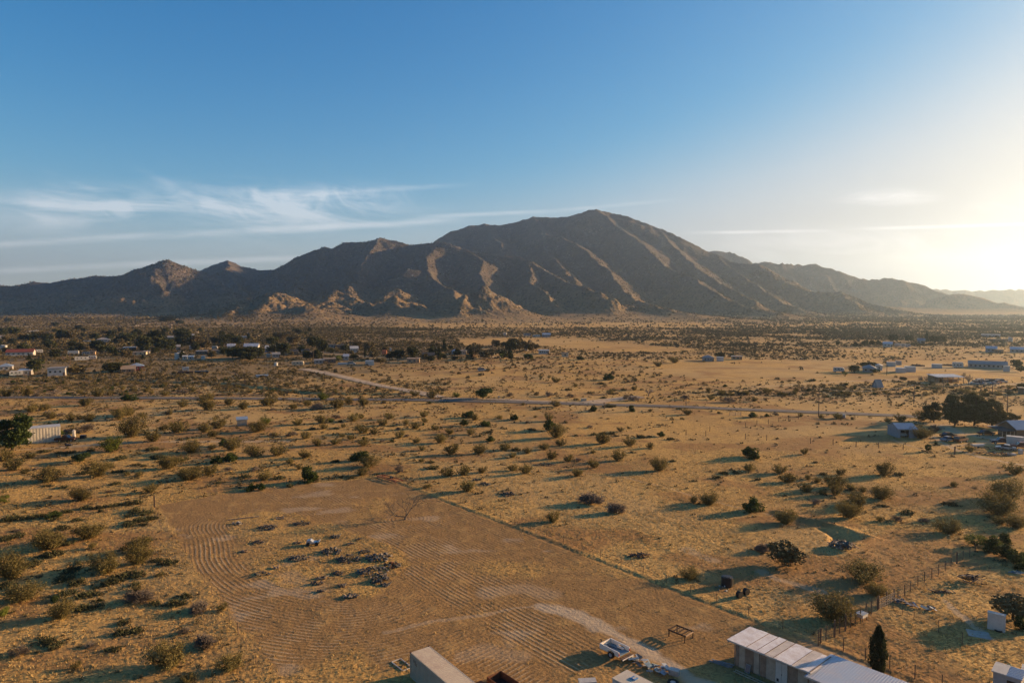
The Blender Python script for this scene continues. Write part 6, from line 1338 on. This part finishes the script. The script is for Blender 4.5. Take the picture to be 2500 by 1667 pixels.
if edge_s(EDGE[0][0] + n_[0], EDGE[0][1] + n_[1]) > 0: n_ = (-n_[0], -n_[1])
off = lambda q, k=1.0: (q[0] + n_[0] * k, q[1] + n_[1] * k)
e0, e1 = off(EDGE[0]), off(EDGE[1])
fence('wire_fence', [off(G(955, 1160), 0), e0, off(G(1740, 1478)), off(G(1996, 1577), .6)], 4.0, 1.25, 'long wire fence along the right side of the ploughed field', thick=.055)
fence('wire_fence', [off(G(1996, 1577), .8), (39.4, 69.4), (44, 63.5)], 2.4, 1.5, 'short wire fence behind the long metal roof and the cypress', thick=.07, strong=(0,))
fence('wire_fence', [(34.2, 74.5), (37.0, 76.4), (38.96, 77.88), (42.0, 80.4), (45.4, 83.1)], 1.5, 1.7, 'dark post and wire fence from the long shed to the wooden gate', thick=.08, strong=(1, 2), wires=5)
fence('wire_fence', [(49.6, 85.9), (52.97, 88.86), (65.45, 98.49), (70.84, 102.63)], 2.3, 1.45, 'wire fence running uphill from the wooden gate to the lime tree', wires=5, thick=.07, strong=(2,))
fence('wire_fence', [G(377, 1236), G(394, 1304), G(453, 1350), G(500, 1425), G(582, 1549), G(625, 1625), G(660, 1690)], 5.0, 1.15, 'sagging wire fence along the left side of the ploughed field', thick=.05, strong=(0, 2, 4), wires=2)
fence('wire_fence', [G(700, 1182), G(775, 1174), G(850, 1167), G(955, 1160)], 6.0, 1.3, 'short wire fence along the far side of the ploughed field', thick=.05, wires=2)
fence('wire_fence', [G(2205, 1502), G(2233, 1515), G(2290, 1545), G(2350, 1575)], 3.0, 1.4, 'sparse wire fence across the grass below the tarpaulin heap', thick=.05, wires=2)
def post(px, py, h, w, label, group=None, mat='wood_brown'):
    x, y, z = GZ(px, py); o = MB().box(-w / 2, w / 2, -w / 2, w / 2, -.2, h).build('fence_post', mat, None, (x, y, z), .3, bevel=w * .15); return tag(o, label, 'post', group)
for X, Y in ((1412, 278), (1505, 262), (1600, 250), (1685, 235), (1765, 223), (1845, 212)): post(1400 + X / 3.36, 960 + Y / 3.36, 1.5, .12, 'thin post of the northern row on the open grass south of the asphalt road', 'posts in the row nearest the asphalt road')
for px, py in ((1675, 1062), (1723, 1065), (1733, 1053), (1820, 1072), (1872, 1075), (1979, 1083), (2034, 1086), (2090, 1091), (2145, 1094), (2205, 1098)): post(px, py, 1.6, .13, 'thin post of the long southern row crossing the open grass', 'posts in the long row crossing the open grass')
post(2331, 1109, 2.0, .28, 'thick leaning wooden post beside the dirt drive')
post(377, 1238, 2.2, .24, 'tall dark corner post at the northwest corner of the ploughed field')
post(2243, 1013, 1.5, .2, 'short post on the verge west of the big yard trees'); post(2258, 1015, 1.5, .15, 'thinner of two posts on the verge west of the big yard trees')
t = thing('farm_gate', 1795, 1015, 0, 'pale tubular farm gate on the near side of the asphalt road', 'gate')
for k in range(5): MB().box(-1.9, 1.9, -.03, .03, .25 + k * .24, .30 + k * .24).build('rail', 'grey_paint', t)
for x in (-1.95, 0, 1.95): MB().box(x - .05, x + .05, -.05, .05, 0, 1.4).build('post', 'wood_grey', t)
def sign(px, py, h, w, label):
    t = thing('road_sign', px, py, 0, label, 'sign'); MB().box(-.05, .05, -.04, .04, 0, h).build('post', 'wood_grey', t); MB().box(-w / 2, w / 2, -.07, -.042, h - .5, h).build('sign_panel', 'white_paint', t)
sign(1218, 976, 1.6, .5, 'small white sign on the gravel shoulder east of the spreading tree'); sign(1068, 975, 1.6, .3, 'thin white marker at the mouth of the dirt road'); sign(1560, 978, 1.7, .3, 'thin white marker beside the grey scrub east of the turn-off')
chest('utility_box', 1425, 979, 2.2, 1.2, 1.0, 0, 'low cream utility box beside the gravel turn-off', 'cream_paint', 'utility box')
t = thing('water_trough', 2058, 1020, 0, 'dark round water trough on the near verge', 'trough'); MB().cyl((0, 0, 0), .9, 1.2, 'z', 18).build('tub', 'grey_paint', t); MB().cyl((0, 0, 1.202), .8, .02, 'z', 18).build('water', 'window_glass', t)

# ---- utility poles and lines
POLES = {}
def pole(px, pyb, pyt, label, key=None, arm=True, rz=0.0):
    x, y, z = GZ(px, pyb); h = (pyb - pyt) * y / FPX * 1.01; t = empty('utility_pole', (x, y, z), rz); tag(t, label, 'utility pole')
    MB().cyl((0, 0, -.3), .17, h + .3, 'z', 8, .11).build('pole', 'wood_brown', t)
    if arm:
        a = MB().box(-.9, .9, -.2, -.1, h - .7, h - .55).build('crossarm', 'wood_brown', t)
        for q in (-.8, -.4, .4, .8): MB().cyl((q, -.15, h - .548), .05, .16, 'z', 6).build('insulator', 'grey_paint', a)
    POLES[key or px] = (x, y, z + h - .45); return t
pole(1998.5, 1017, 944, 'tall utility pole nearest the road, standing alone on the grass', 'a'); pole(2231, 986, 937, 'utility pole west of the big yard trees beside the scrub', 'b'); pole(2303, 952, 934, 'short utility pole below the open barn', 'c')
pole(2395, 956, 924, 'utility pole behind the tallest big yard tree', 'd'); pole(2423, 961, 930, 'utility pole with a white marker east of the big yard trees', 'e'); pole(2459, 1008, 962, 'utility pole in front of the eastern scrub by the blue roof', 'f')
pole(171, 892, 862, 'utility pole at the corner of the bare motorhome lot', 'g'); pole(61, 905, 877, 'utility pole above the white caravan and the carport shed', 'h'); pole(328, 892, 859, 'utility pole between the brown ranch and the cream house', 'i'); pole(126, 864, 841, 'utility pole east of the red roofed house', 'j')
pole(1016, 893, 868, 'utility pole in front of the tan flat house', 'k'); pole(2165, 916, 890, 'utility pole by the white gabled garage', 'l'); pole(1475, 999, 983, 'short pole on the far verge near the turn-off', 'm', False); pole(1675, 992, 972, 'short pole among the grey scrub beyond the road', 'n', False)
pole(738, 976, 962, 'western of two short posts on the near verge', 'o', False); pole(757, 975, 963, 'eastern of two short posts on the near verge', 'p', False)
pole(765, 880, 856, 'utility pole by the grey and brown flat houses', 'q'); pole(1158, 876, 850, 'utility pole east of the cream walled house', 'r')
def wire(a, c, label, n=3):
    m = MB(); A, B_ = Vector(POLES[a]), Vector(POLES[c]); o = A.copy(); prev = None
    for k in range(13):
        t_ = k / 12; p = A.lerp(B_, t_) - Vector((0, 0, 4 * 1.6 * t_ * (1 - t_))) - o
        if prev is not None: m.bar(prev, p, .05)
        prev = p
    tag(m.build('power_line', 'silver_paint', None, tuple(o)), label, 'power line')
wire('a', 'b', 'sagging power line between the lone road pole and the pole by the scrub'); wire('b', 'd', 'power line from the scrub pole towards the pole behind the trees'); wire('d', 'e', 'short power line east of the big yard trees')

# ---- left metal shed, wreck, small huts
t = box_thing('metal_shed', 60, 127, 1081, 4.1, 5, 'shed_wall', 'pale corrugated metal shed beside the big pine', 'shed', rz=.0, top='white_paint', doors=False); LAND[-1] = (98, 1065, 'the corrugated metal shed', None)
MB().box(3.62, 3.66, -1.3, 1.3, .05, 3.2).build('door', 'grey_pale', t)
for c_ in t.children:
    if c_.name.startswith('door'): c_.location.x = -.0
house(-18, 14, 1068, 3.2, 7, 'grey_paint', 'white_paint', 'gable', 'white roof half hidden behind the big pine at the western edge', 1, cat='shed', name='shed')
x_, y_, z_ = GZ(161, 1077); car_at(x_, y_, z_, .1, 'rust', 'rusty wrecked pickup east of the corrugated metal shed', 'pickup', name='pickup_wreck')
tank(178, 1068, .45, 1.9, 'white_paint', 'slim white tank behind the rusty pickup'); chest('storage_box', 203, 1070, 1.4, 1.0, .9, 0, 'black storage box east of the rusty pickup', 'black_paint'); chest('storage_box', 168, 1088, 1.6, .8, .35, 0, 'flat black box lying in front of the rusty pickup', 'black_paint')
house(579, 603, 1039, 2.1, 2.4, 'wall_panel_pale', 'blue_roofing', 'shed', 'small weathered pump hut with dark lid roof alone on the grass', 0, cat='hut', name='pump_hut'); LAND[-1] = (591, 1035, 'the small pump hut', None)

# ---- right hand yard
def openshed():
    x, y, z, w = place(2194, 2240, 1069); t = empty('open_shed', (x, y + 3, z), -.06); tag(t, 'blue grey metal shed with open bay sheltering a white car', 'shed'); LAND.append((2217, 1060, 'the open metal shed', None)); h = 2.6; d = 3
    MB().box(-w / 2, w / 2, d - .1, d, 0, h).build('back_wall', 'blue_paint', t)
    for s in (-1, 1): MB().prism([(-d, 0), (d - .102, 0), (d - .102, h), (0, h + 1.1), (-d, h)], s * w / 2 - .05, s * w / 2 + .05, 'x').build('side_wall', 'blue_paint', t)
    MB().box(-w / 2 + .052, -w / 2 + .75, -d, -d + .1, 0, h).build('front_panel', 'blue_paint', t); MB().box(w * .08, w / 2 - .052, -d, -d + .1, 0, h).build('front_panel', 'blue_paint', t); MB().box(-w / 2 + .752, w * .08 - .002, -d, -d + .1, h - .35, h).build('lintel', 'blue_paint', t)
    MB().prism([(-d - .3, h - .1), (0, h + 1.15), (d + .3, h - .1), (d + .3, h + .0), (0, h + 1.25), (-d - .3, h + .0)], -w / 2 - .15, w / 2 + .15, 'x').build('roof', 'blue_roofing', t); foot(x, y + 3, w / 2, 4)
    car_at(x - .6, y + 3.4, z, R(-88), 'white_paint', 'white car parked inside the open metal shed', 'van')
openshed()
def bluehouse():
    x, y, z = GZ(2500, 1072); t = empty('house', (x + 1, y + 4, z), .05); tag(t, 'house with large pale blue metal roof cut by the eastern edge', 'house'); LAND.append((2490, 1050, 'the pale blue roofed house', None))
    MB().box(-3, 7, -3.5, 3.5, 0, 2.7).build('wall', 'brown_paint', t); MB().prism([(-4, 2.6), (0, 4.6), (4, 2.6), (4, 2.72), (0, 4.75), (-4, 2.72)], -3.5, 7.5, 'x').build('roof', 'blue_roofing', t); MB().prism([(-3.5, 2.703), (3.5, 2.703), (0, 4.5)], -3, 7, 'x').build('gable', 'brown_paint', t)
    t = empty('patio_roof', (x - 3.8, y + 2.8, z), .08); tag(t, 'dark patio cover on posts west of the pale blue roofed house', 'patio cover')
    MB().prism([(-2.6, 2.2), (2.4, 2.7), (2.4, 2.82), (-2.6, 2.32)], -2.6, 1.5, 'x').build('roof', 'dark_roofing', t); MB().prism([(2.2, 2.84), (2.7, 2.88), (2.7, 2.95), (2.2, 2.9)], -2.9, .2, 'x').build('edge_strip', 'white_paint', t)
    for xx in (-2.4, -1.2, 0, 1.2): MB().box(xx, xx + .14, -2.4, -2.26, 0, 2.2).build('post', 'wood_pale', t)
    MB().box(-.9, .8, -.5, .5, 0, .75).build('table', 'wood_brown', t)
bluehouse()
t = box_thing('enclosed_trailer', 2468, 2502, 1088, 2.3, 2.2, 'white_paint', 'white enclosed trailer in the yard, cut by the eastern edge', 'trailer'); MB().box(-2.29, -2.27, -1.0, 1.0, .2, 2.1).build('ramp_door', 'brown_paint', t)
car(2496, 1096, 2.8, 'maroon_paint', 'maroon car in front of the white enclosed trailer', 'suv'); car(2449, 1084, 2.9, 'navy_paint', 'dark pickup parked at the west end of the white enclosed trailer', 'pickup'); car(2411, 1062, .05, 'black_paint', 'long dark car in the shade of the big yard trees', 'car'); LAND.append((2449, 1084, 'the dark yard pickup', None))
car(2349, 1080, .5, 'rust', 'rusty brown off-roader wreck beside the dirt drive', 'suv', name='car_wreck'); car(2320, 1078, .2, 'blue_paint', 'blue grey car wreck west of the rusty off-roader', 'car', name='car_wreck'); car(2319, 1068, .1, 'dark_rust', 'low dark rusted car shell behind the blue grey wreck', 'car', name='car_wreck')
def boat(px, py):
    t = thing('boat_trailer', px, py, .05, 'small white boat on a trailer at the north side of the scrap rows', 'boat'); MB().prism([(-1.6, .9), (-1.4, .45), (1.0, .45), (1.8, 1.0)], -.6, .6).build('hull', 'white_paint', t); MB().box(-1.4, 1.3, -.45, .45, .903, .95).build('deck', 'grey_pale', t); MB().bar((1, 0, .4), (2.4, 0, .4), .08).build('tow_bar', 'black_paint', t)
    for s in (-.62, .62): MB().cyl((-.2, s, .28), .28, .16, 'y').build('wheel', 'tyre', t)
boat(2386, 1093)
LM = ['wood_pale', 'dark_rust', 'rust', 'black_paint', 'wood_grey']
for X, Y, L, W_, n, lb in ((1900, 1045, 11, 1.4, 46, 'long northern row of dark lumber and scrap in the yard'), (1790, 1110, 6.5, 1.3, 34, 'rusty southern row of lumber with pale boards'), (2010, 1125, 6, 2.2, 50, 'tall tangle of dark metal scrap in the middle of the yard rows'), (2190, 1070, 5, 1.0, 22, 'pale boards between the scrap tangle and the enclosed trailer')):
    scrapheap('lumber_pile', 2100 + X / 5.88, 920 + Y / 5.88, L, W_, n, lb, LM, 'lumber pile', .7, .0, False)
chest('sink_tub', 2470, 1112, 1.8, .8, .5, 0, 'white bathtub shaped box at the end of the scrap rows', 'white_paint', 'tub'); chest('storage_box', 2492, 1108, .9, .7, 1.1, 0, 'pale grey appliance at the east end of the scrap rows', 'silver_paint', 'appliance')
LAND.append((2430, 1112, 'the yard scrap rows', None))
x_, y_, z_ = GZ(2484, 1098); car_at(x_ - 3, y_ + .2, z_, 2.6, 'silver_paint', 'low silver car shell between scrap rows and enclosed trailer', 'car', name='car_wreck')
scrapheap('scrap_heap', 2247, 1037, 4.2, 1.6, 26, 'dark rusty machinery behind the open metal shed', ['dark_rust', 'black_paint'], 'machinery', 1.0, .1, False)
scrapheap('scrap_heap', 2193, 1040, 2.2, 1.0, 12, 'small dark scrap left of the machinery behind the shed', ['dark_rust', 'black_paint'], 'scrap heap', .6, .1, False)
LANDP = {'house': None}
def clear_of(x, y, extra=0.6):
    k = np.ones(len(x), bool)
    for a, c, r in PLANTS: k &= np.hypot(x - a, y - c) > r + extra
    for x0, x1, y0, y1 in AVOID: k &= ~((x > x0) & (x < x1) & (y > y0) & (y < y1))
    return k
x, y = scatter(60, 345, 7.0); k = clear_of(x, y); x, y = x[k], y[k]
w = RNG.uniform(0.7, 1.9, len(x)) + 0.9 * (y > 285)
kd = RNG.choice(list('cccckbgk'), len(x)); kd[(kd == 'g') & (RNG.random(len(x)) < 0.5)] = 'c'
order = np.argsort(-(w / y)); cap = {'creosote_bush': 296, 'evergreen_shrub': 120, 'bare_shrub': 110, 'cactus_clump': 230}
have = {q: sum(1 for i in ITEMS if KN.get(i[3]) == q) for q in cap}; rest = []
for j in order:
    q = KN[kd[j]]; px = 1250 + FPX * x[j] / y[j]
    if have[q] < cap[q] and -10 < px < 2510:
        put_plant(kd[j], x[j], y[j], w[j], RNG.uniform(0.8, 1.1)); have[q] += 1
    else: rest.append(j)
rest = np.array(rest, int)
def mass(groups):
    vs, fs, o = [], [], 0
    for x, y, w, nl, sz, nv in groups:
        z = hz(x, y)
        if len(y) and y.max() > 1300: z = np.maximum(z, ridge_height(x, y, RIDGES[:-9]))
        for v_ in range(nv):
            sel = np.arange(v_, len(x), nv)
            if not len(sel): continue
            g = np.random.default_rng(900 + v_ + nl); d = g.normal(size=(nl, 3)); d /= np.linalg.norm(d, axis=1)[:, None]; d[:, 2] = np.abs(d[:, 2]) * 1.1
            c = d * g.uniform(0.25, 0.5, (nl, 1)); V0, F0 = leaves(c, sz, g); V0[:, 2] = np.abs(V0[:, 2])
            a = RNG.uniform(0, 6.28, len(sel)); ca, sa = np.cos(a)[:, None], np.sin(a)[:, None]; ww = w[sel][:, None]
            X = (V0[None, :, 0] * ca - V0[None, :, 1] * sa) * ww + x[sel][:, None]; Yy = (V0[None, :, 0] * sa + V0[None, :, 1] * ca) * ww + y[sel][:, None]
            Zz = V0[None, :, 2] * ww * RNG.uniform(0.7, 1.2, (len(sel), 1)) + z[sel][:, None] - 0.05
            vs.append(np.stack([X, Yy, Zz], -1).reshape(-1, 3)); F = F0[None] + (np.arange(len(sel)) * len(V0))[:, None, None] + o
            fs.append(F.reshape(-1, 3)); o += len(sel) * len(V0)
    return np.concatenate(vs), np.concatenate(fs)
groups = [(x[rest], y[rest], w[rest], 130, 0.13, 5)]
for y0, y1, dm, nl, sz, wl, wh in ((345, 620, 9.0, 60, 0.22, 1.1, 3.0), (620, 1150, 9.0, 26, 0.36, 1.3, 3.8), (1150, 1800, 3.2, 12, 0.58, 1.8, 4.2), (1800, 3000, 1.2, 7, 0.9, 2.6, 5.5)):
    a, c = scatter(y0, y1, dm, 0.8)
    k = clear_of(a, c) ; a, c = a[k], c[k]
    groups.append((a, c, RNG.uniform(wl, wh, len(a)), nl, sz, 5))
# low plants between the bushes
for y0, y1, dm, nl, sz, wl, wh in ((60, 200, 9.0, 46, 0.2, 0.22, 0.7), (200, 345, 9.0, 26, 0.3, 0.4, 1.0), (345, 1150, 7.0, 11, 0.5, 0.6, 1.5)):
    a, c = scatter(y0, y1, dm, 0.8); a = np.r_[a, a + RNG.normal(0, 7, len(a))]; c = np.r_[c, c + RNG.normal(0, 7, len(c))]
    k = ~(inpoly(a, c, FIELD)) & (c > 58)
    for u_, w_, s_ in TR:
        q, _ = segdist(a, c, u_); k &= q > w_ + .5
    a, c = a[k], c[k]; groups.append((a, c, RNG.uniform(wl, wh, len(a)), nl, sz, 5))
a, c = np.sqrt(RNG.uniform(60 ** 2, 340 ** 2, 30000)), None; c = a; a = c * RNG.uniform(-0.8, 0.8, len(c)); k = (RNG.random(len(a)) < (0.15 + 0.85 * sst(fbm(a / 9, c / 9, 3, 333), 0.0, 0.4)) * np.where(a < 0, 1.0, 0.3)) & ~inpoly(a, c, FIELD); a, c = a[k], c[k]
groups.append((a, c, RNG.uniform(0.2, 0.6, len(a)) * (1 + 0.9 * (c > 120)), 22, 0.30, 5))
_p = np.array([q for q in PLANTS if q[1] < 345]); a = np.repeat(_p[:, 0], 7); c = np.repeat(_p[:, 1], 7); rr_ = np.repeat(_p[:, 2], 7) * RNG.uniform(0.7, 2.0, len(a)); an = RNG.uniform(0, 6.28, len(a))
a, c = a + rr_ * np.cos(an), c + rr_ * np.sin(an); k = ~inpoly(a, c, FIELD); a, c = a[k], c[k]; groups.append((a, c, RNG.uniform(0.25, 0.75, len(a)), 26, 0.27, 5))
# thick growth along the wash
pts = []
for (x0, y0), (x1, y1) in zip(WASH[:-1], WASH[1:]):
    n = int(math.hypot(x1 - x0, y1 - y0) * 0.8); t = RNG.uniform(0, 1, n); pts.append(np.stack([x0 + (x1 - x0) * t + RNG.normal(0, 5, n), y0 + (y1 - y0) * t - 3 + RNG.normal(0, 10, n)], 1))
pts = np.concatenate(pts); groups.append((pts[:, 0], pts[:, 1], RNG.uniform(1.2, 3.2, len(pts)), 70, 0.18, 5))
v, f = mass(groups)
tag(link('desert_scrub', mesh_np('desert_scrub', v, f, MATS['scrub_leaf'])), 'countless small olive bushes covering the plain as far as the mountains', 'scrub', kind='stuff')
print('scrub tris', len(f), 'individual bushes', have)
# ---- dry grass tufts
n = 170000; gy_ = np.sqrt(RNG.uniform(58 ** 2, 210 ** 2, n)); gx_ = gy_ * RNG.uniform(-0.8, 0.8, n)
mkk = masks(gx_, gy_); pr = (1 - np.clip(mkk['plough'] * 0.93 + mkk['pale'], 0, 1)) * (0.35 + 0.9 * sst(fbm(gx_ / 5, gy_ / 5, 3, 301), -0.2, 0.4)) * (1 - 0.6 * mkk['dirt']) * (1 - sst(gy_, 110, 205))
k = RNG.random(n) < pr; gx_, gy_ = gx_[k], gy_[k]; n = len(gx_); B = 4
bx, by = np.repeat(gx_, B), np.repeat(gy_, B); bz = np.repeat(hz(gx_, gy_), B); s = np.repeat(RNG.uniform(0.09, 0.21, n), B)
a = RNG.uniform(0, 6.28, n * B); l = RNG.uniform(0.15, 0.7, n * B)
c = np.stack([bx + RNG.normal(0, 0.09, n * B), by + RNG.normal(0, 0.09, n * B), bz], 1)
side = np.stack([np.cos(a), np.sin(a), 0 * a], 1) * (s * 0.30)[:, None]; tip = np.stack([-np.sin(a) * l * s, np.cos(a) * l * s, s * 1.25], 1)
v = np.stack([c - side, c + side, c + tip], 1).reshape(-1, 3)
tag(link('dry_grass', mesh_np('dry_grass', v, np.arange(len(v)).reshape(-1, 3), MATS['straw'])), 'dry golden grass tufts on the desert floor', 'grass', kind='stuff')
# ================================================================== LABELS for repeated plants: what they are and what they stand beside
LAND2 = [(l[0], l[1], l[2]) for l in LAND if l[2]] + [
 (30, 1099, 'the big pine'), (2143, 1600, 'the slender cypress'), (2330, 1000, 'the big yard trees'), (1998, 1000, 'the lone tall utility pole'), (1180, 974, 'the spreading roadside tree'),
 (1584, 967, 'the leafless roadside tree'), (1838, 1250, 'the spiky bright evergreen'), (1917, 1381, 'the many stemmed dark tree'), (2381, 1333, 'the lime green tree'), (377, 1236, 'the northwest field corner post'),
 (1795, 1012, 'the farm gate'), (2475, 1514, 'the spreading tree by the cabinet'), (1425, 978, 'the cream utility box'), (733, 987, 'the grey roadside tree'), (620, 1560, 'the left field fence'), (480, 1400, 'the left field fence bend'),
 (2148, 947, 'the A shaped hut'), (2320, 934, 'the open barn'), (900, 935, 'the middle of the dirt road'), (760, 903, 'the upper end of the dirt road'), (1075, 965, 'the mouth of the dirt road'), (1177, 906, 'the lone camper van'),
 (51, 868, 'the red roofed house'), (210, 878, 'the motorhome lot'), (345, 866, 'the cream block house'), (142, 918, 'the tall two storey house'), (330, 908, 'the brown ranch house'), (430, 877, 'the tall white tank'), (538, 863, 'the tan workshop'),
 (614, 853, 'the long white mobile home'), (660, 860, 'the pale blue house'), (795, 885, 'the pair of flat houses'), (901, 890, 'the bright container'), (865, 860, 'the bright white house'), (937, 865, 'the salmon shed'), (1010, 885, 'the tan flat house'),
 (1120, 865, 'the hipped roof house'), (1327, 863, 'the eastern mobile home'), (1740, 880, 'the dark round tree compound'), (2050, 908, 'the valley motorhome'), (2130, 908, 'the grey hipped house'), (2410, 898, 'the very long ranch house'),
 (2170, 846, 'the house below the conifers'), (2420, 860, 'the pale blue metal house'), (726, 893, 'the cream caravan wreck'), (637, 920, 'the ribbed flatbed trailer'), (450, 911, 'the dark flatbed trailers'), (1310, 822, 'the row above the tan field'),
 (211, 838, 'the upper white caravan'), (335, 797, 'the lone tan house'), (82, 812, 'the house on the bare lot'), (830, 848, 'the dark trailer home'), (2280, 838, 'the far conifer clump'), (1690, 1050, 'the long post row'), (250, 1010, 'the west end of the near grassland')]
ORD = ['', 'second', 'third', 'fourth', 'fifth', 'sixth', 'seventh', 'eighth', 'ninth', 'tenth', 'eleventh', 'twelfth', 'thirteenth', 'fourteenth', 'fifteenth', 'sixteenth', 'seventeenth', 'eighteenth', 'nineteenth', 'twentieth']
buckets = {}
for it in ITEMS:
    o, px, py, kd, w, xy = it; best = min(LAND2, key=lambda l: math.hypot(px - l[0], (py - l[1]) * 2.2)); dx, dy = px - best[0], (py - best[1]) * 2.2
    if abs(dx) > abs(dy) * 1.3: rel = 'west of' if dx < 0 else 'east of'
    else: rel = 'in front of' if dy > 0 else 'behind'
    ds = KDESC.get(kd) or TDESC[kd]
    if ds.startswith('leafless grey tree'): ds = 'leafless grey tree'
    buckets.setdefault((ds, rel, best[2]), []).append((math.hypot(dx, dy), it))
GRP = {'creosote_bush': 'desert bushes scattered over the grassland', 'evergreen_shrub': 'dark green shrubs scattered over the plain', 'bare_shrub': 'leafless shrubs scattered over the plain', 'cactus_clump': 'cactus clumps scattered over the grassland'}
for (ds, rel, lm), l in buckets.items():
    l.sort(key=lambda q: q[0]); ws = sorted(q[1][4] for q in l)
    for i, (d, it) in enumerate(l):
        o = it[0]; n = len(l)
        if n == 1: s = f'{ds} {rel} {lm}'
        else: s = f'{(ORD[i] + " nearest" if i else "nearest") if i < 20 else "small far"} {ds} {rel} {lm}'
        o['label'] = s[0].lower() + s[1:]
        k = it[3]; o['group'] = GRP.get(KN.get(k)) or 'trees scattered through the town and valley'
# ================================================================== HAZE
def haze():
    bm = bmesh.new(); bmesh.ops.create_cube(bm, size=1.0)
    me = bpy.data.meshes.new('haze'); bm.to_mesh(me); bm.free()
    o = link('haze', me); o.scale = (20400, 20400, 760); o.location = (0, 0, 760 / 2 - 12)
    m, b = newmat('haze_mat'); v = b.n('ShaderNodeVolumePrincipled')
    v.inputs['Color'].default_value = (0.60, 0.79, 1.0, 1); v.inputs['Density'].default_value = HAZE_D
    v.inputs['Anisotropy'].default_value = 0.72
    oo = b.n('ShaderNodeOutputMaterial'); b.nt.links.new(v.outputs[0], oo.inputs['Volume'])
    me.materials.append(m); tag(o, 'thin warm haze in the desert air', 'haze', kind='stuff')
HAZE_D = 0.00007
haze()
